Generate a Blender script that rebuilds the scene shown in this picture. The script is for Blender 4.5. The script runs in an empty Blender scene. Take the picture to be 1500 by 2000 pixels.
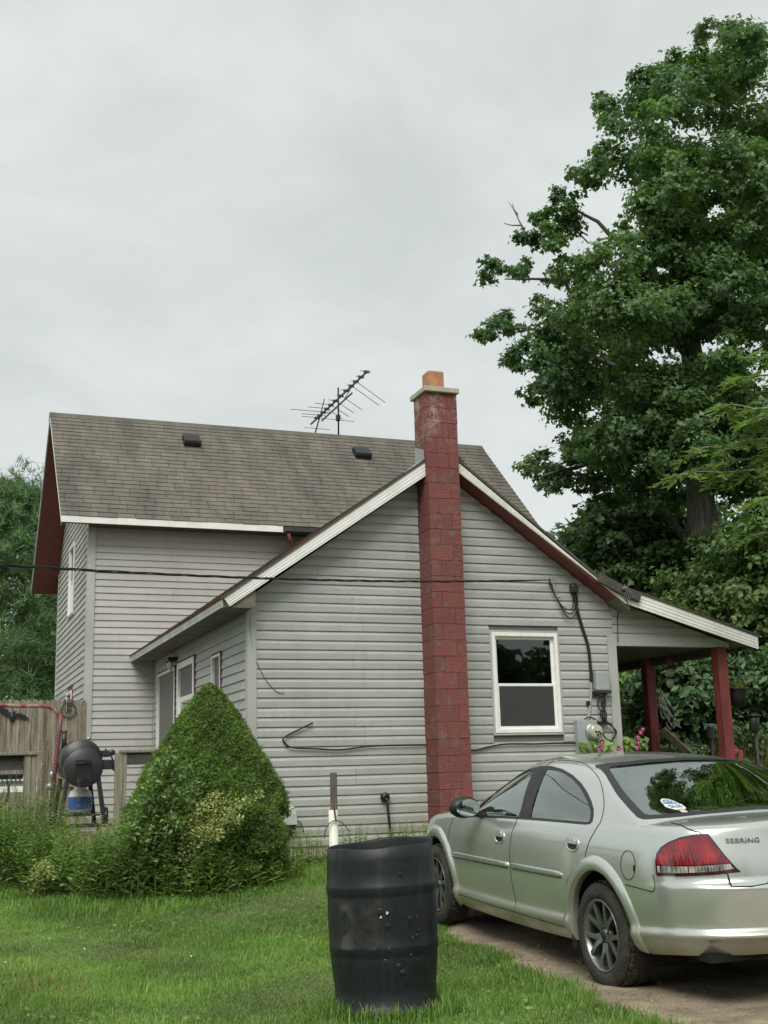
import bpy, bmesh, math, random
import numpy as np
from mathutils import Vector, Matrix
from mathutils.bvhtree import BVHTree

S = bpy.context.scene
COL = S.collection
rnd = random.Random(7)
rng = np.random.default_rng(11)
R = math.radians

# ------------------------------------------------------------------ camera
ZC = 1.30                                   # eye height
FPX, PITCH, ROLL = 2333.28, 0.2167475, 0.0273996
cp, sp = math.cos(PITCH), math.sin(PITCH)
cr, sr = math.cos(ROLL), math.sin(ROLL)
fwd = Vector((0, cp, sp)); rt0 = Vector((1, 0, 0)); dn0 = Vector((0, sp, -cp))
rt = rt0 * cr + dn0 * sr; dn = rt0 * -sr + dn0 * cr
cd = bpy.data.cameras.new('camera'); cam = bpy.data.objects.new('camera', cd); COL.objects.link(cam)
cam.matrix_world = Matrix(((rt.x, -dn.x, -fwd.x, 0), (rt.y, -dn.y, -fwd.y, 0), (rt.z, -dn.z, -fwd.z, ZC), (0, 0, 0, 1)))
cd.sensor_fit = 'VERTICAL'; cd.sensor_height = 24.0; cd.lens = 24.0 * FPX / 2000.0
cd.clip_start = 0.05; cd.clip_end = 3000
S.camera = cam

# ------------------------------------------------------------------ sky, sun, exposure
SUN_EL, SUN_AZ = R(50), R(190)              # azimuth clockwise from +Y (behind the camera, to the left)
W = bpy.data.worlds.new('World'); S.world = W; W.use_nodes = True
nt = W.node_tree; nt.nodes.clear()
out = nt.nodes.new('ShaderNodeOutputWorld')
sky = nt.nodes.new('ShaderNodeTexSky'); sky.sky_type = 'NISHITA'; sky.sun_disc = False
sky.sun_elevation = SUN_EL; sky.sun_rotation = SUN_AZ; sky.dust_density = 3.0
bg1 = nt.nodes.new('ShaderNodeBackground'); bg1.inputs['Strength'].default_value = 0.08
nt.links.new(sky.outputs[0], bg1.inputs['Color'])
tc = nt.nodes.new('ShaderNodeTexCoord')
mp = nt.nodes.new('ShaderNodeMapping'); mp.inputs['Scale'].default_value = (1.0, 1.0, 1.9); mp.inputs['Rotation'].default_value = (0.3, 0.2, 0.5)
nt.links.new(tc.outputs['Generated'], mp.inputs['Vector'])
n1 = nt.nodes.new('ShaderNodeTexNoise'); n1.inputs['Scale'].default_value = 4.2; n1.inputs['Detail'].default_value = 8; n1.inputs['Roughness'].default_value = 0.58; n1.inputs['Distortion'].default_value = 0.35
nt.links.new(mp.outputs[0], n1.inputs['Vector'])
rp = nt.nodes.new('ShaderNodeValToRGB')
rp.color_ramp.elements[0].position = 0.30; rp.color_ramp.elements[0].color = (0.458, 0.490, 0.478, 1)
rp.color_ramp.elements[1].position = 0.68; rp.color_ramp.elements[1].color = (0.574, 0.608, 0.590, 1)
nt.links.new(n1.outputs['Fac'], rp.inputs['Fac'])
bg2 = nt.nodes.new('ShaderNodeBackground'); bg2.inputs['Strength'].default_value = 0.745
nt.links.new(rp.outputs[0], bg2.inputs['Color'])
mx = nt.nodes.new('ShaderNodeMixShader'); mx.inputs[0].default_value = 0.94
nt.links.new(bg1.outputs[0], mx.inputs[1]); nt.links.new(bg2.outputs[0], mx.inputs[2])
nt.links.new(mx.outputs[0], out.inputs['Surface'])
sl = bpy.data.lights.new('sun', 'SUN'); sl.energy = 1.5; sl.angle = R(35); sl.color = (1.0, 0.965, 0.90)
so = bpy.data.objects.new('sun', sl); COL.objects.link(so)
sd = Vector((math.sin(SUN_AZ) * math.cos(SUN_EL), math.cos(SUN_AZ) * math.cos(SUN_EL), math.sin(SUN_EL)))
so.rotation_euler = sd.to_track_quat('Z', 'Y').to_euler(); so.location = sd * 60
S.view_settings.view_transform = 'Standard'; S.view_settings.look = 'None'
S.view_settings.exposure = 0.92; S.view_settings.gamma = 1.0; S.view_settings.use_curve_mapping = False
S.render.engine = 'CYCLES'
S.cycles.max_bounces = 8; S.cycles.transparent_max_bounces = 16

# ------------------------------------------------------------------ helpers
def link(o, parent=None):
    COL.objects.link(o)
    if parent is not None: o.parent = parent
    return o

def tag(o, label=None, cat=None, group=None, kind=None):
    if label: o['label'] = label
    if cat: o['category'] = cat
    if group: o['group'] = group
    if kind: o['kind'] = kind
    return o

def thing(name, label, cat, loc=(0, 0, 0), rotz=0.0, group=None):
    o = bpy.data.objects.new(name, None); o.empty_display_size = 0.2
    o.location = loc; o.rotation_euler = (0, 0, rotz); link(o)
    return tag(o, label, cat, group)

def copy_tree(o, parent=None):
    c = o.copy(); COL.objects.link(c); c.parent = parent
    for ch in list(o.children): copy_tree(ch, c)
    return c

class MB:
    """collects shapes and links them as ONE mesh object"""
    def __init__(s): s.v = []; s.f = []; s.m = []; s.sm = []
    def add(s, vs, fs, mi=0, smooth=False):
        b = len(s.v); s.v += [tuple(v) for v in vs]
        for f in fs: s.f.append(tuple(b + i for i in f)); s.m.append(mi); s.sm.append(smooth)
        return s
    def box(s, a, b, mi=0):
        x0, y0, z0 = a; x1, y1, z1 = b
        return s.add([(x0, y0, z0), (x1, y0, z0), (x1, y1, z0), (x0, y1, z0), (x0, y0, z1), (x1, y0, z1), (x1, y1, z1), (x0, y1, z1)],
                     [(0, 3, 2, 1), (4, 5, 6, 7), (0, 1, 5, 4), (1, 2, 6, 5), (2, 3, 7, 6), (3, 0, 4, 7)], mi)
    def beam(s, p, q, w, h, mi=0, up=(0, 0, 1)):
        p = Vector(p); q = Vector(q); d = (q - p).normalized(); u = Vector(up)
        if abs(d.dot(u)) > .99: u = Vector((0, 1, 0))
        a = d.cross(u).normalized(); u = a.cross(d).normalized()
        vs = [e + a * (i * w / 2) + u * (j * h / 2) for e in (p, q) for i, j in ((-1, -1), (1, -1), (1, 1), (-1, 1))]
        return s.add(vs, [(0, 3, 2, 1), (4, 5, 6, 7), (0, 1, 5, 4), (1, 2, 6, 5), (2, 3, 7, 6), (3, 0, 4, 7)][:6], mi)
    def tube(s, pts, r, n=8, mi=0, caps=True, smooth=True):
        pts = [Vector(p) for p in pts]; k = len(pts)
        rs = r if hasattr(r, '__len__') else [r] * k
        vs = []; prev = None
        for i, p in enumerate(pts):
            d = (pts[min(i + 1, k - 1)] - pts[max(i - 1, 0)])
            d = d.normalized() if d.length > 1e-9 else Vector((0, 0, 1))
            if prev is None:
                prev = d.orthogonal().normalized()
            a = (prev - d * prev.dot(d))
            a = a.normalized() if a.length > 1e-6 else d.orthogonal().normalized()
            prev = a; b = d.cross(a)
            for j in range(n):
                t = 2 * math.pi * j / n
                vs.append(p + (a * math.cos(t) + b * math.sin(t)) * rs[i])
        fs = [(i * n + j, i * n + (j + 1) % n, (i + 1) * n + (j + 1) % n, (i + 1) * n + j) for i in range(k - 1) for j in range(n)]
        s.add(vs, fs, mi, smooth)
        if caps:
            b = len(s.v) - len(vs)
            s.f.append(tuple(b + j for j in range(n - 1, -1, -1))); s.m.append(mi); s.sm.append(False)
            s.f.append(tuple(b + (k - 1) * n + j for j in range(n))); s.m.append(mi); s.sm.append(False)
        return s
    def lathe(s, prof, n=24, origin=(0, 0, 0), axis='z', mi=0, smooth=True):
        o = Vector(origin); vs = []
        for r, h in prof:
            for j in range(n):
                t = 2 * math.pi * j / n; c, q = r * math.cos(t), r * math.sin(t)
                vs.append(o + (Vector((c, q, h)) if axis == 'z' else Vector((c, h, q)) if axis == 'y' else Vector((h, c, q))))
        fs = [(i * n + j, i * n + (j + 1) % n, (i + 1) * n + (j + 1) % n, (i + 1) * n + j) for i in range(len(prof) - 1) for j in range(n)]
        return s.add(vs, fs, mi, smooth)
    def ell(s, c, r, nu=14, nv=8, mi=0):
        c = Vector(c)
        prof = [(math.sin(math.pi * i / nv), -math.cos(math.pi * i / nv)) for i in range(nv + 1)]
        vs = [c + Vector((p * r[0] * math.cos(2 * math.pi * j / nu), p * r[1] * math.sin(2 * math.pi * j / nu), h * r[2])) for p, h in prof for j in range(nu)]
        fs = [(i * nu + j, i * nu + (j + 1) % nu, (i + 1) * nu + (j + 1) % nu, (i + 1) * nu + j) for i in range(nv) for j in range(nu)]
        return s.add(vs, fs, mi, True)
    def prism(s, poly, d0, d1, axes=(0, 2, 1), mi=0):
        """poly in (axes[0], axes[1]), extruded along axes[2] from d0 to d1"""
        n = len(poly); vs = []
        for d in (d0, d1):
            for a, b in poly:
                v = [0, 0, 0]; v[axes[0]] = a; v[axes[1]] = b; v[axes[2]] = d; vs.append(v)
        fs = [tuple(range(n)), tuple(range(2 * n - 1, n - 1, -1))] + [(i, n + i, n + (i + 1) % n, (i + 1) % n) for i in range(n)]
        return s.add(vs, fs, mi)
    def build(s, name, mats, parent=None, bevel=0.0, fixn=True):
        me = bpy.data.meshes.new(name); me.from_pydata(s.v, [], s.f)
        if not isinstance(mats, (list, tuple)): mats = [mats]
        for m in mats: me.materials.append(m)
        me.polygons.foreach_set('material_index', s.m); me.polygons.foreach_set('use_smooth', s.sm)
        if fixn or bevel:
            bm = bmesh.new(); bm.from_mesh(me)
            if fixn: bmesh.ops.recalc_face_normals(bm, faces=bm.faces)
            if bevel:
                es = [e for e in bm.edges if len(e.link_faces) == 2 and e.calc_face_angle(0) > 0.6]
                bmesh.ops.bevel(bm, geom=es, offset=bevel, segments=2, affect='EDGES', profile=0.6)
            bm.to_mesh(me); bm.free()
        me.update()
        o = bpy.data.objects.new(name, me)
        return link(o, parent)

def np_mesh(name, V, F, mat, parent=None, attrs=None, smooth=False):
    """V (n,3), F (m,k) arrays of equal sized faces"""
    me = bpy.data.meshes.new(name)
    V = np.ascontiguousarray(V, dtype=np.float32); F = np.ascontiguousarray(F, dtype=np.int32); k = F.shape[1]
    me.vertices.add(len(V)); me.vertices.foreach_set('co', V.ravel())
    me.loops.add(F.size); me.loops.foreach_set('vertex_index', F.ravel())
    me.polygons.add(len(F)); me.polygons.foreach_set('loop_start', np.arange(0, F.size, k, dtype=np.int32))
    if smooth: me.polygons.foreach_set('use_smooth', np.ones(len(F), dtype=bool))
    for n, arr in (attrs or {}).items():
        a = me.attributes.new(n, 'FLOAT', 'POINT'); a.data.foreach_set('value', np.ascontiguousarray(arr, dtype=np.float32))
    me.materials.append(mat); me.update(calc_edges=True); me.validate()
    return link(bpy.data.objects.new(name, me), parent)

def smoothpath(pts, k=6):
    P = [Vector(p) for p in pts]; o = []
    for i in range(len(P) - 1):
        a, b, c, d = P[max(i - 1, 0)], P[i], P[i + 1], P[min(i + 2, len(P) - 1)]
        for j in range(k):
            t = j / k
            o.append(0.5 * ((2 * b) + (c - a) * t + (2 * a - 5 * b + 4 * c - d) * t * t + (3 * b - a - 3 * c + d) * t ** 3))
    return o + [P[-1]]

# ------------------------------------------------------------------ materials
def pmat(name, col, rough=.6, metal=0.0, var=0.0, vscale=6.0, col2=None, lo=.35, hi=.65, bump=0.0, bscale=40.0, attr=0.0, stretch=(1, 1, 1), spec=.5, coat=0.0, trans=0.0, detail=5.0, fine=0.0, fscale=90.0, rnd_obj=0.0, thr=0.0):
    m = bpy.data.materials.new(name); m.use_nodes = True; t = m.node_tree; N = t.nodes; L = t.links
    p = N['Principled BSDF']; p.inputs['Roughness'].default_value = rough; p.inputs['Metallic'].default_value = metal
    p.inputs['Specular IOR Level'].default_value = spec; p.inputs['Coat Weight'].default_value = coat; p.inputs['Coat Roughness'].default_value = .06
    tc = N.new('ShaderNodeTexCoord'); mp = N.new('ShaderNodeMapping'); mp.inputs['Scale'].default_value = stretch
    L.new(tc.outputs['Object'], mp.inputs['Vector'])
    c = None
    def mixrgb(a, b, fac, mode='MIX'):
        q = N.new('ShaderNodeMix'); q.data_type = 'RGBA'; q.blend_type = mode
        for sock, val in ((q.inputs['A'], a), (q.inputs['B'], b)):
            if hasattr(val, 'links') or hasattr(val, 'is_output'): L.new(val, sock)
            else: sock.default_value = (*val, 1)
        if hasattr(fac, 'is_output'): L.new(fac, q.inputs['Factor'])
        else: q.inputs['Factor'].default_value = fac
        return q.outputs['Result']
    def rng_(fac, a, b, x, y):
        q = N.new('ShaderNodeMapRange'); q.inputs['From Min'].default_value = a; q.inputs['From Max'].default_value = b
        q.inputs['To Min'].default_value = x; q.inputs['To Max'].default_value = y; L.new(fac, q.inputs['Value']); return q.outputs[0]
    if var or col2:
        n = N.new('ShaderNodeTexNoise'); n.inputs['Scale'].default_value = vscale; n.inputs['Detail'].default_value = detail; n.inputs['Roughness'].default_value = .6
        L.new(mp.outputs[0], n.inputs['Vector'])
        f = rng_(n.outputs['Fac'], lo, hi, 0, 1)
        a = tuple(min(1, x * (1 + var)) for x in col); b = col2 if col2 else tuple(x * (1 - var) for x in col)
        c = mixrgb(a, b, f)
    if fine:
        n = N.new('ShaderNodeTexNoise'); n.inputs['Scale'].default_value = fscale; n.inputs['Detail'].default_value = 3
        L.new(mp.outputs[0], n.inputs['Vector'])
        g = rng_(n.outputs['Fac'], .3, .7, 1 - fine, 1 + fine)
        cc = N.new('ShaderNodeCombineColor'); [L.new(g, cc.inputs[i]) for i in range(3)]
        c = mixrgb(c if c is not None else col, cc.outputs[0], 1.0, 'MULTIPLY')
    if attr or rnd_obj:
        if attr:
            at = N.new('ShaderNodeAttribute'); at.attribute_name = 'tint'; src = at.outputs['Fac']
            g = rng_(src, 0, 1, 1 - attr, 1 + attr)
        else:
            oi = N.new('ShaderNodeObjectInfo'); g = rng_(oi.outputs['Random'], 0, 1, 1 - rnd_obj, 1 + rnd_obj)
        cc = N.new('ShaderNodeCombineColor'); [L.new(g, cc.inputs[i]) for i in range(3)]
        c = mixrgb(c if c is not None else col, cc.outputs[0], 1.0, 'MULTIPLY')
    if c is None: p.inputs['Base Color'].default_value = (*col, 1)
    else: L.new(c, p.inputs['Base Color'])
    if bump:
        n = N.new('ShaderNodeTexNoise'); n.inputs['Scale'].default_value = bscale; n.inputs['Detail'].default_value = 4
        L.new(mp.outputs[0], n.inputs['Vector'])
        b = N.new('ShaderNodeBump'); b.inputs['Strength'].default_value = bump; b.inputs['Distance'].default_value = .02
        L.new(n.outputs['Fac'], b.inputs['Height']); L.new(b.outputs[0], p.inputs['Normal'])
    if trans:
        tr = N.new('ShaderNodeBsdfTranslucent')
        if c is None: tr.inputs['Color'].default_value = (*col, 1)
        else:
            q = mixrgb(c, (1.5, 1.6, .55), 1.0, 'MULTIPLY'); L.new(q, tr.inputs['Color'])
        ms = N.new('ShaderNodeMixShader'); ms.inputs[0].default_value = trans
        L.new(p.outputs[0], ms.inputs[1]); L.new(tr.outputs[0], ms.inputs[2]); L.new(ms.outputs[0], N['Material Output'].inputs['Surface'])
    return m

def glassmat(name, tint, rough=.01, refl=1.0):
    m = bpy.data.materials.new(name); m.use_nodes = True; N = m.node_tree.nodes; L = m.node_tree.links; N.remove(N['Principled BSDF'])
    t = N.new('ShaderNodeBsdfTransparent'); t.inputs[0].default_value = (*tint, 1)
    g = N.new('ShaderNodeBsdfGlossy'); g.inputs['Roughness'].default_value = rough; g.inputs['Color'].default_value = (.93, 1.0, .97, 1)
    f = N.new('ShaderNodeFresnel'); f.inputs['IOR'].default_value = 1.6
    mm = N.new('ShaderNodeMath'); mm.operation = 'MULTIPLY'; mm.inputs[1].default_value = refl; mm.use_clamp = True
    L.new(f.outputs[0], mm.inputs[0])
    x = N.new('ShaderNodeMixShader'); L.new(mm.outputs[0], x.inputs[0]); L.new(t.outputs[0], x.inputs[1]); L.new(g.outputs[0], x.inputs[2])
    L.new(x.outputs[0], N['Material Output'].inputs['Surface'])
    return m

M = {}
def stain(m, ground=1.0):
    N = m.node_tree.nodes; L = m.node_tree.links; p = N['Principled BSDF']; src = p.inputs['Base Color'].links[0].from_socket
    tc = N.new('ShaderNodeTexCoord')
    def noise(sc, det, lo, hi):
        mp = N.new('ShaderNodeMapping'); mp.inputs['Scale'].default_value = sc; L.new(tc.outputs['Object'], mp.inputs[0]); n = N.new('ShaderNodeTexNoise'); n.inputs['Scale'].default_value = 1; n.inputs['Detail'].default_value = det; n.inputs['Roughness'].default_value = .65; L.new(mp.outputs[0], n.inputs['Vector'])
        q = N.new('ShaderNodeMapRange'); q.inputs[1].default_value = lo; q.inputs[2].default_value = hi; L.new(n.outputs['Fac'], q.inputs[0]); return q.outputs[0]
    def mix(a, fac, col, mode='MULTIPLY'):
        x = N.new('ShaderNodeMix'); x.data_type = 'RGBA'; x.blend_type = mode; L.new(fac, x.inputs['Factor']); L.new(a, x.inputs['A']); x.inputs['B'].default_value = (*col, 1); return x.outputs['Result']
    c = mix(src, noise((4, 4, 1.3), 7, .50, .80), (.86, .87, .83)); c = mix(c, noise((1.1, 1.1, .8), 7, .52, .75), (.88, .89, .86))
    sx = N.new('ShaderNodeSeparateXYZ'); L.new(tc.outputs['Object'], sx.inputs[0])
    h = N.new('ShaderNodeMapRange'); h.inputs[1].default_value = 1.15; h.inputs[2].default_value = .5; L.new(sx.outputs['Z'], h.inputs[0])
    k = N.new('ShaderNodeMath'); k.operation = 'MULTIPLY'; L.new(h.outputs[0], k.inputs[0]); L.new(noise((6, 6, 4), 8, .35, .72), k.inputs[1]); c = mix(c, k.outputs[0], (.34, .33, .24), 'MIX')
    L.new(c, p.inputs['Base Color']); return m
M['siding'] = pmat('vinyl_siding', (.405, .415, .395), .5, var=.06, vscale=1.3, col2=(.355, .366, .350), stretch=(.6, .6, 3), fine=.05, fscale=30, rnd_obj=.05, bump=.05, bscale=60)
M['clap'] = pmat('clapboard_siding', (.455, .452, .430), .55, var=.06, vscale=1.2, col2=(.39, .39, .372), stretch=(.6, .6, 3), fine=.05, fscale=30, rnd_obj=.05)
stain(M['siding']); stain(M['clap'])
M['trim'] = pmat('grey_trim', (.43, .435, .41), .5, var=.06, vscale=3, col2=(.37, .38, .355), stretch=(1, 1, .4))
M['white'] = pmat('white_aluminium', (.80, .80, .77), .45, var=.04, vscale=4, col2=(.68, .69, .65), lo=.45, hi=.8)
M['fascia'] = pmat('grey_green_fascia', (.44, .47, .42), .5, var=.08, vscale=3, col2=(.34, .37, .33))
M['vinyl'] = pmat('white_window_vinyl', (.82, .82, .80), .35, var=.03, vscale=8, col2=(.70, .70, .66), lo=.5, hi=.8)
M['sheath'] = pmat('wall_sheathing', (.16, .16, .15), .8)
M['redsoffit'] = pmat('red_soffit', (.17, .045, .045), .7, var=.15, vscale=8)
M['redpost'] = pmat('red_painted_post', (.23, .045, .045), .65, var=.2, vscale=10, col2=(.14, .035, .03), stretch=(1, 1, .25), bump=.2, bscale=30)
M['dirtywood'] = pmat('weathered_wood', (.24, .215, .165), .85, var=.2, vscale=9, col2=(.13, .115, .085), stretch=(3, 3, .25), fine=.25, fscale=40, bump=.35, bscale=25, rnd_obj=.18)
M['postwood'] = pmat('greenish_post_wood', (.25, .235, .175), .85, var=.18, vscale=8, col2=(.155, .15, .105), stretch=(3, 3, .3), fine=.2, fscale=40, bump=.35, bscale=25)
M['darkwood'] = pmat('dark_weathered_wood', (.07, .065, .055), .85, var=.3, vscale=10, stretch=(1, 3, 3), bump=.3)
M['black'] = pmat('black_plastic', (.012, .013, .014), .45)
M['cable'] = pmat('black_cable', (.012, .012, .013), .5)
M['greycable'] = pmat('grey_cable', (.10, .10, .10), .5)
M['greybox'] = pmat('grey_utility_plastic', (.33, .37, .37), .4, var=.06, vscale=6)
M['galv'] = pmat('galvanised_metal', (.42, .43, .42), .4, metal=.7, var=.1, vscale=8)
M['darkmetal'] = pmat('dark_metal', (.03, .032, .033), .4, metal=.4, var=.2, vscale=12)
M['smoker'] = pmat('black_enamel', (.022, .024, .027), .38, var=.2, vscale=6, col2=(.035, .036, .036))
M['rust'] = pmat('rusty_metal', (.12, .06, .035), .8, var=.3, vscale=20)
M['concrete'] = pmat('concrete', (.42, .40, .33), .9, var=.12, vscale=8, fine=.1, bump=.2, bscale=60)
M['clay'] = pmat('clay_flue', (.46, .22, .12), .85, var=.12, vscale=6, col2=(.33, .15, .09))
M['bark'] = pmat('bark', (.27, .25, .21), .95, var=.25, vscale=5, col2=(.14, .13, .11), stretch=(3, 3, .5), bump=.8, bscale=14)
M['branchbark'] = pmat('dark_branch_bark', (.10, .092, .078), .95, var=.3, vscale=5, col2=(.05, .047, .04), stretch=(3, 3, .5), bump=.6, bscale=14)
M['brownred'] = pmat('brown_red_trim', (.105, .040, .034), .7, var=.2, vscale=8)
M['pane'] = glassmat('window_glass', (.36, .40, .38), .012, 1.6)
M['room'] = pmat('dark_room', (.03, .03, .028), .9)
M['screen'] = glassmat('insect_screen', (.62, .63, .62), .5, .9)
_n = M['screen'].node_tree; _d = _n.nodes.new('ShaderNodeBsdfDiffuse'); _d.inputs[0].default_value = (.20, .21, .20, 1); _x = [q for q in _n.nodes if q.type == 'MIX_SHADER'][0]; _n.links.remove(_x.inputs[0].links[0]); _x.inputs[0].default_value = .24; _n.links.new(_d.outputs[0], _x.inputs[2])
# ------------------------------------------------------------------ ground
def gz(x, y):
    return np.interp(y, [-60, 6.5, 8, 11, 14.2, 18, 60], [0, 0, -.015, .10, .40, .50, .55]) + .012 * np.sin(np.asarray(x) * 2.1 + np.asarray(y) * .9) + .008 * np.sin(np.asarray(x) * 4.3 - np.asarray(y) * 3.1)

def drive_left(y):      # left edge of the dirt track
    return np.interp(y, [0, 4, 6.67, 8.56, 10.06, 12, 15], [2.4, 1.75, 1.24, .78, .38, -.05, -.6]) + .05 * np.sin(y * 5) + .03 * np.sin(y * 13)

M['ground'] = pmat('lawn_soil', (.10, .135, .040), .95, var=.25, vscale=3, col2=(.085, .095, .045), fine=.3, fscale=60)
M['dirt'] = pmat('packed_dirt', (.30, .245, .165), .95, var=.16, vscale=4, col2=(.18, .145, .10), fine=.28, fscale=70, bump=.9, bscale=55, detail=8)
xs = np.concatenate([[-900, -300, -100, -50, -30, -20], np.arange(-12, 12.01, .25), [20, 30, 50, 100, 300, 900]])
ys = np.concatenate([[-900, -300, -100, -50, -20, -8], np.arange(-2, 20.01, .25), [25, 32, 40, 60, 100, 300, 900]])
GX, GY = np.meshgrid(xs, ys); V = np.stack([GX, GY, gz(GX, GY)], -1).reshape(-1, 3)
nx, ny = len(xs), len(ys); ii = (np.arange(ny - 1)[:, None] * nx + np.arange(nx - 1)[None]).ravel()
tag(np_mesh('ground', V, np.stack([ii, ii + 1, ii + 1 + nx, ii + nx], 1), M['ground'], smooth=True), kind='structure')
# dirt driveway: a sheet 4 mm above the ground
yy = np.arange(1, 14.6, .12); rows = []
for y in yy:
    x0 = float(drive_left(y)) - .06; xr = np.linspace(0, 1, 26)
    X = x0 + (x0 + 4.6 - x0) * xr
    z = gz(X, y) + .024 + .012 * np.sin(X * 9 + y * 3) * np.sin(y * 7 + X * 2) * np.minimum(1, xr * 8) - .05 * np.clip(1 - xr * 4.6 / .14, 0, 1)
    rows.append(np.stack([X, np.full_like(X, y), z], 1))
V = np.concatenate(rows); nx, ny = 26, len(yy); ii = (np.arange(ny - 1)[:, None] * nx + np.arange(nx - 1)[None]).ravel()
tag(np_mesh('driveway', V, np.stack([ii, ii + 1, ii + 1 + nx, ii + nx], 1), M['dirt'], smooth=True), kind='structure')

# ------------------------------------------------------------------ house frame: u along the gable wall, v away from the camera
HC = Vector((-1.63533, 14.15142, 0)); YAW = .36665576
cU, sU = math.cos(YAW), math.sin(YAW)
def hw(u, v, z=0.0): return Vector((HC.x + u * cU - v * sU, HC.y + u * sU + v * cU, z + ZC))   # z relative to the eye
house = thing('house', 'grey vinyl sided farmhouse with brown shingle roof and gabled wing', 'house', (HC.x, HC.y, 0), YAW)
def Z(z): return z + ZC
VI = 6.30                                           # front wall of the tall part
EX = .1143

def board(wall, mat, prof, a0, b0, a1, b1, zb, wallfn, h=EX, joint=True):
    """one siding course from a to b (a0,b0 at its foot, a1,b1 at its head)"""
    n = max(2, int(abs(b0 - a0) / .55) + 1); vs = []
    for i in range(n + 1):
        t = i / n; jz = rnd.uniform(-.0016, .0016); jd = rnd.uniform(-.0008, .0012)
        for d, hh in prof:
            k = hh / h; a = a0 + (a1 - a0) * k; b = b0 + (b1 - b0) * k
            vs.append(wallfn(a + (b - a) * t, max(d + (jd if d > .002 else 0), 0.0), zb + hh + (jz if 0 < k < .98 or d > .012 else 0)))
    m = len(prof)
    fs = [(i * m + j, (i + 1) * m + j, (i + 1) * m + j + 1, i * m + j + 1) for i in range(n) for j in range(m - 1)]
    fs += [tuple(range(m)), tuple(n * m + j for j in range(m - 1, -1, -1))]
    mb = MB(); mb.add(vs, fs); return mb.build('siding_board', mat, wall)

DUTCH = [(.0, .0), (.010, .001), (.022, -.003), (.022, .064), (.006, .100), (.004, EX + .004), (0, EX + .004)]
CLAP = [(.0, .0), (.010, .001), (.022, -.003), (.004, EX + .004), (0, EX + .004)]

def courses(wall, mat, prof, z0, z1, span, openings, wallfn, joints=3.66):
    """span(z) -> (a,b); openings: (a,b,zlo,zhi)"""
    z = z0; k = 0
    while z < z1 - .01:
        zt = z + EX
        s0 = span(z); s1 = span(min(zt, z1))
        if s0 is None: break
        if s1 is None: s1 = ((s0[0] + s0[1]) / 2,) * 2
        segs = [(s0[0], s0[1], s1[0], s1[1])]
        for oa, ob, ol, oh in openings:
            if zt > ol + .02 and z < oh - .02:
                new = []
                for a0, b0, a1, b1 in segs:
                    if ob <= a0 or oa >= b0: new.append((a0, b0, a1, b1)); continue
                    if oa > a0: new.append((a0, oa, a1, oa))
                    if ob < b0: new.append((ob, b0, ob, b1))
                segs = new
        for a0, b0, a1, b1 in segs:
            if b0 - a0 < .03: continue
            if b0 - a0 > joints * .8:
                j = a0 + ((.9 + 1.23 * (k // 2 % 3)) % (b0 - a0 - .8)) + .4
                board(wall, mat, prof, a0, j - .0015, a1, j - .0015, z, wallfn); board(wall, mat, prof, j + .0015, b0, j + .0015, b1, z, wallfn)
            else: board(wall, mat, prof, a0, b0, a1, b1, z, wallfn)
        z = zt; k += 1

AP = 2.49                                            # ridge of the wing
def rl(u): return 3.86 - .695 * (AP - u)             # underside of the rakes (relative to the eye)
def rr(u): return 3.87 - .705 * (u - AP)
ZB = 2.0767 - 25 * EX                                # foot of the wing's siding
def gspan(z):
    a = AP - (3.86 - z) / .695; b = AP + (3.87 - z) / .705
    a = max(a, .0); b = min(b, 4.955)
    return (a, b) if b - a > .05 else None
# gable wall of the wing
mb = MB(); mb.prism([(0.02, Z(-1.25)), (3.19, Z(-1.25)), (3.19, Z(.50)), (3.19, Z(1.73)), (4.09, Z(1.73)), (4.09, Z(.50)), (3.19, Z(.5)), (3.19, Z(-1.25)), (4.95, Z(-1.25)), (4.95, Z(rr(4.95) + .02)), (AP, Z(3.88)), (0.02, Z(rl(0) + .02))], .005, .12)
mb = MB()
for poly in ([(0.02, Z(-1.25)), (3.19, Z(-1.25)), (3.19, Z(rr(3.19))), (AP, Z(3.86)), (.02, Z(rl(.02)))], [(4.09, Z(-1.25)), (4.95, Z(-1.25)), (4.95, Z(rr(4.95))), (4.09, Z(rr(4.09)))],
             [(3.19, Z(-1.25)), (4.09, Z(-1.25)), (4.09, Z(.5)), (3.19, Z(.5))], [(3.19, Z(1.73)), (4.09, Z(1.73)), (4.09, Z(rr(4.09))), (3.19, Z(rr(3.19)))]):
    mb.prism(poly, .005, .12)
w_g = mb.build('wall', M['sheath'], house)
courses(w_g, M['siding'], DUTCH, Z(ZB), Z(3.86), lambda z: gspan(z - ZC), [(3.135, 4.135, Z(.445), Z(1.775)), (4.86, 4.97, Z(-2), Z(1.74))], lambda a, d, z: (a, -d, z))
# corner posts of the wing
mb = MB(); mb.box((-.022, -.034, Z(ZB)), (.075, .0, Z(1.965))); mb.box((-.034, -.034, Z(ZB)), (-.0222, .085, Z(1.965))); mb.box((-.036, -.037, Z(1.93)), (.08, .0, Z(1.968)))
mb.build('corner_trim', M['trim'], house)
mb = MB(); mb.box((4.862, -.036, Z(-1.0)), (4.985, .0, Z(1.742))); mb.box((4.9852, -.036, Z(-1.0)), (4.992, .12, Z(1.64)))
mb.build('corner_trim', M['trim'], house)
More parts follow.
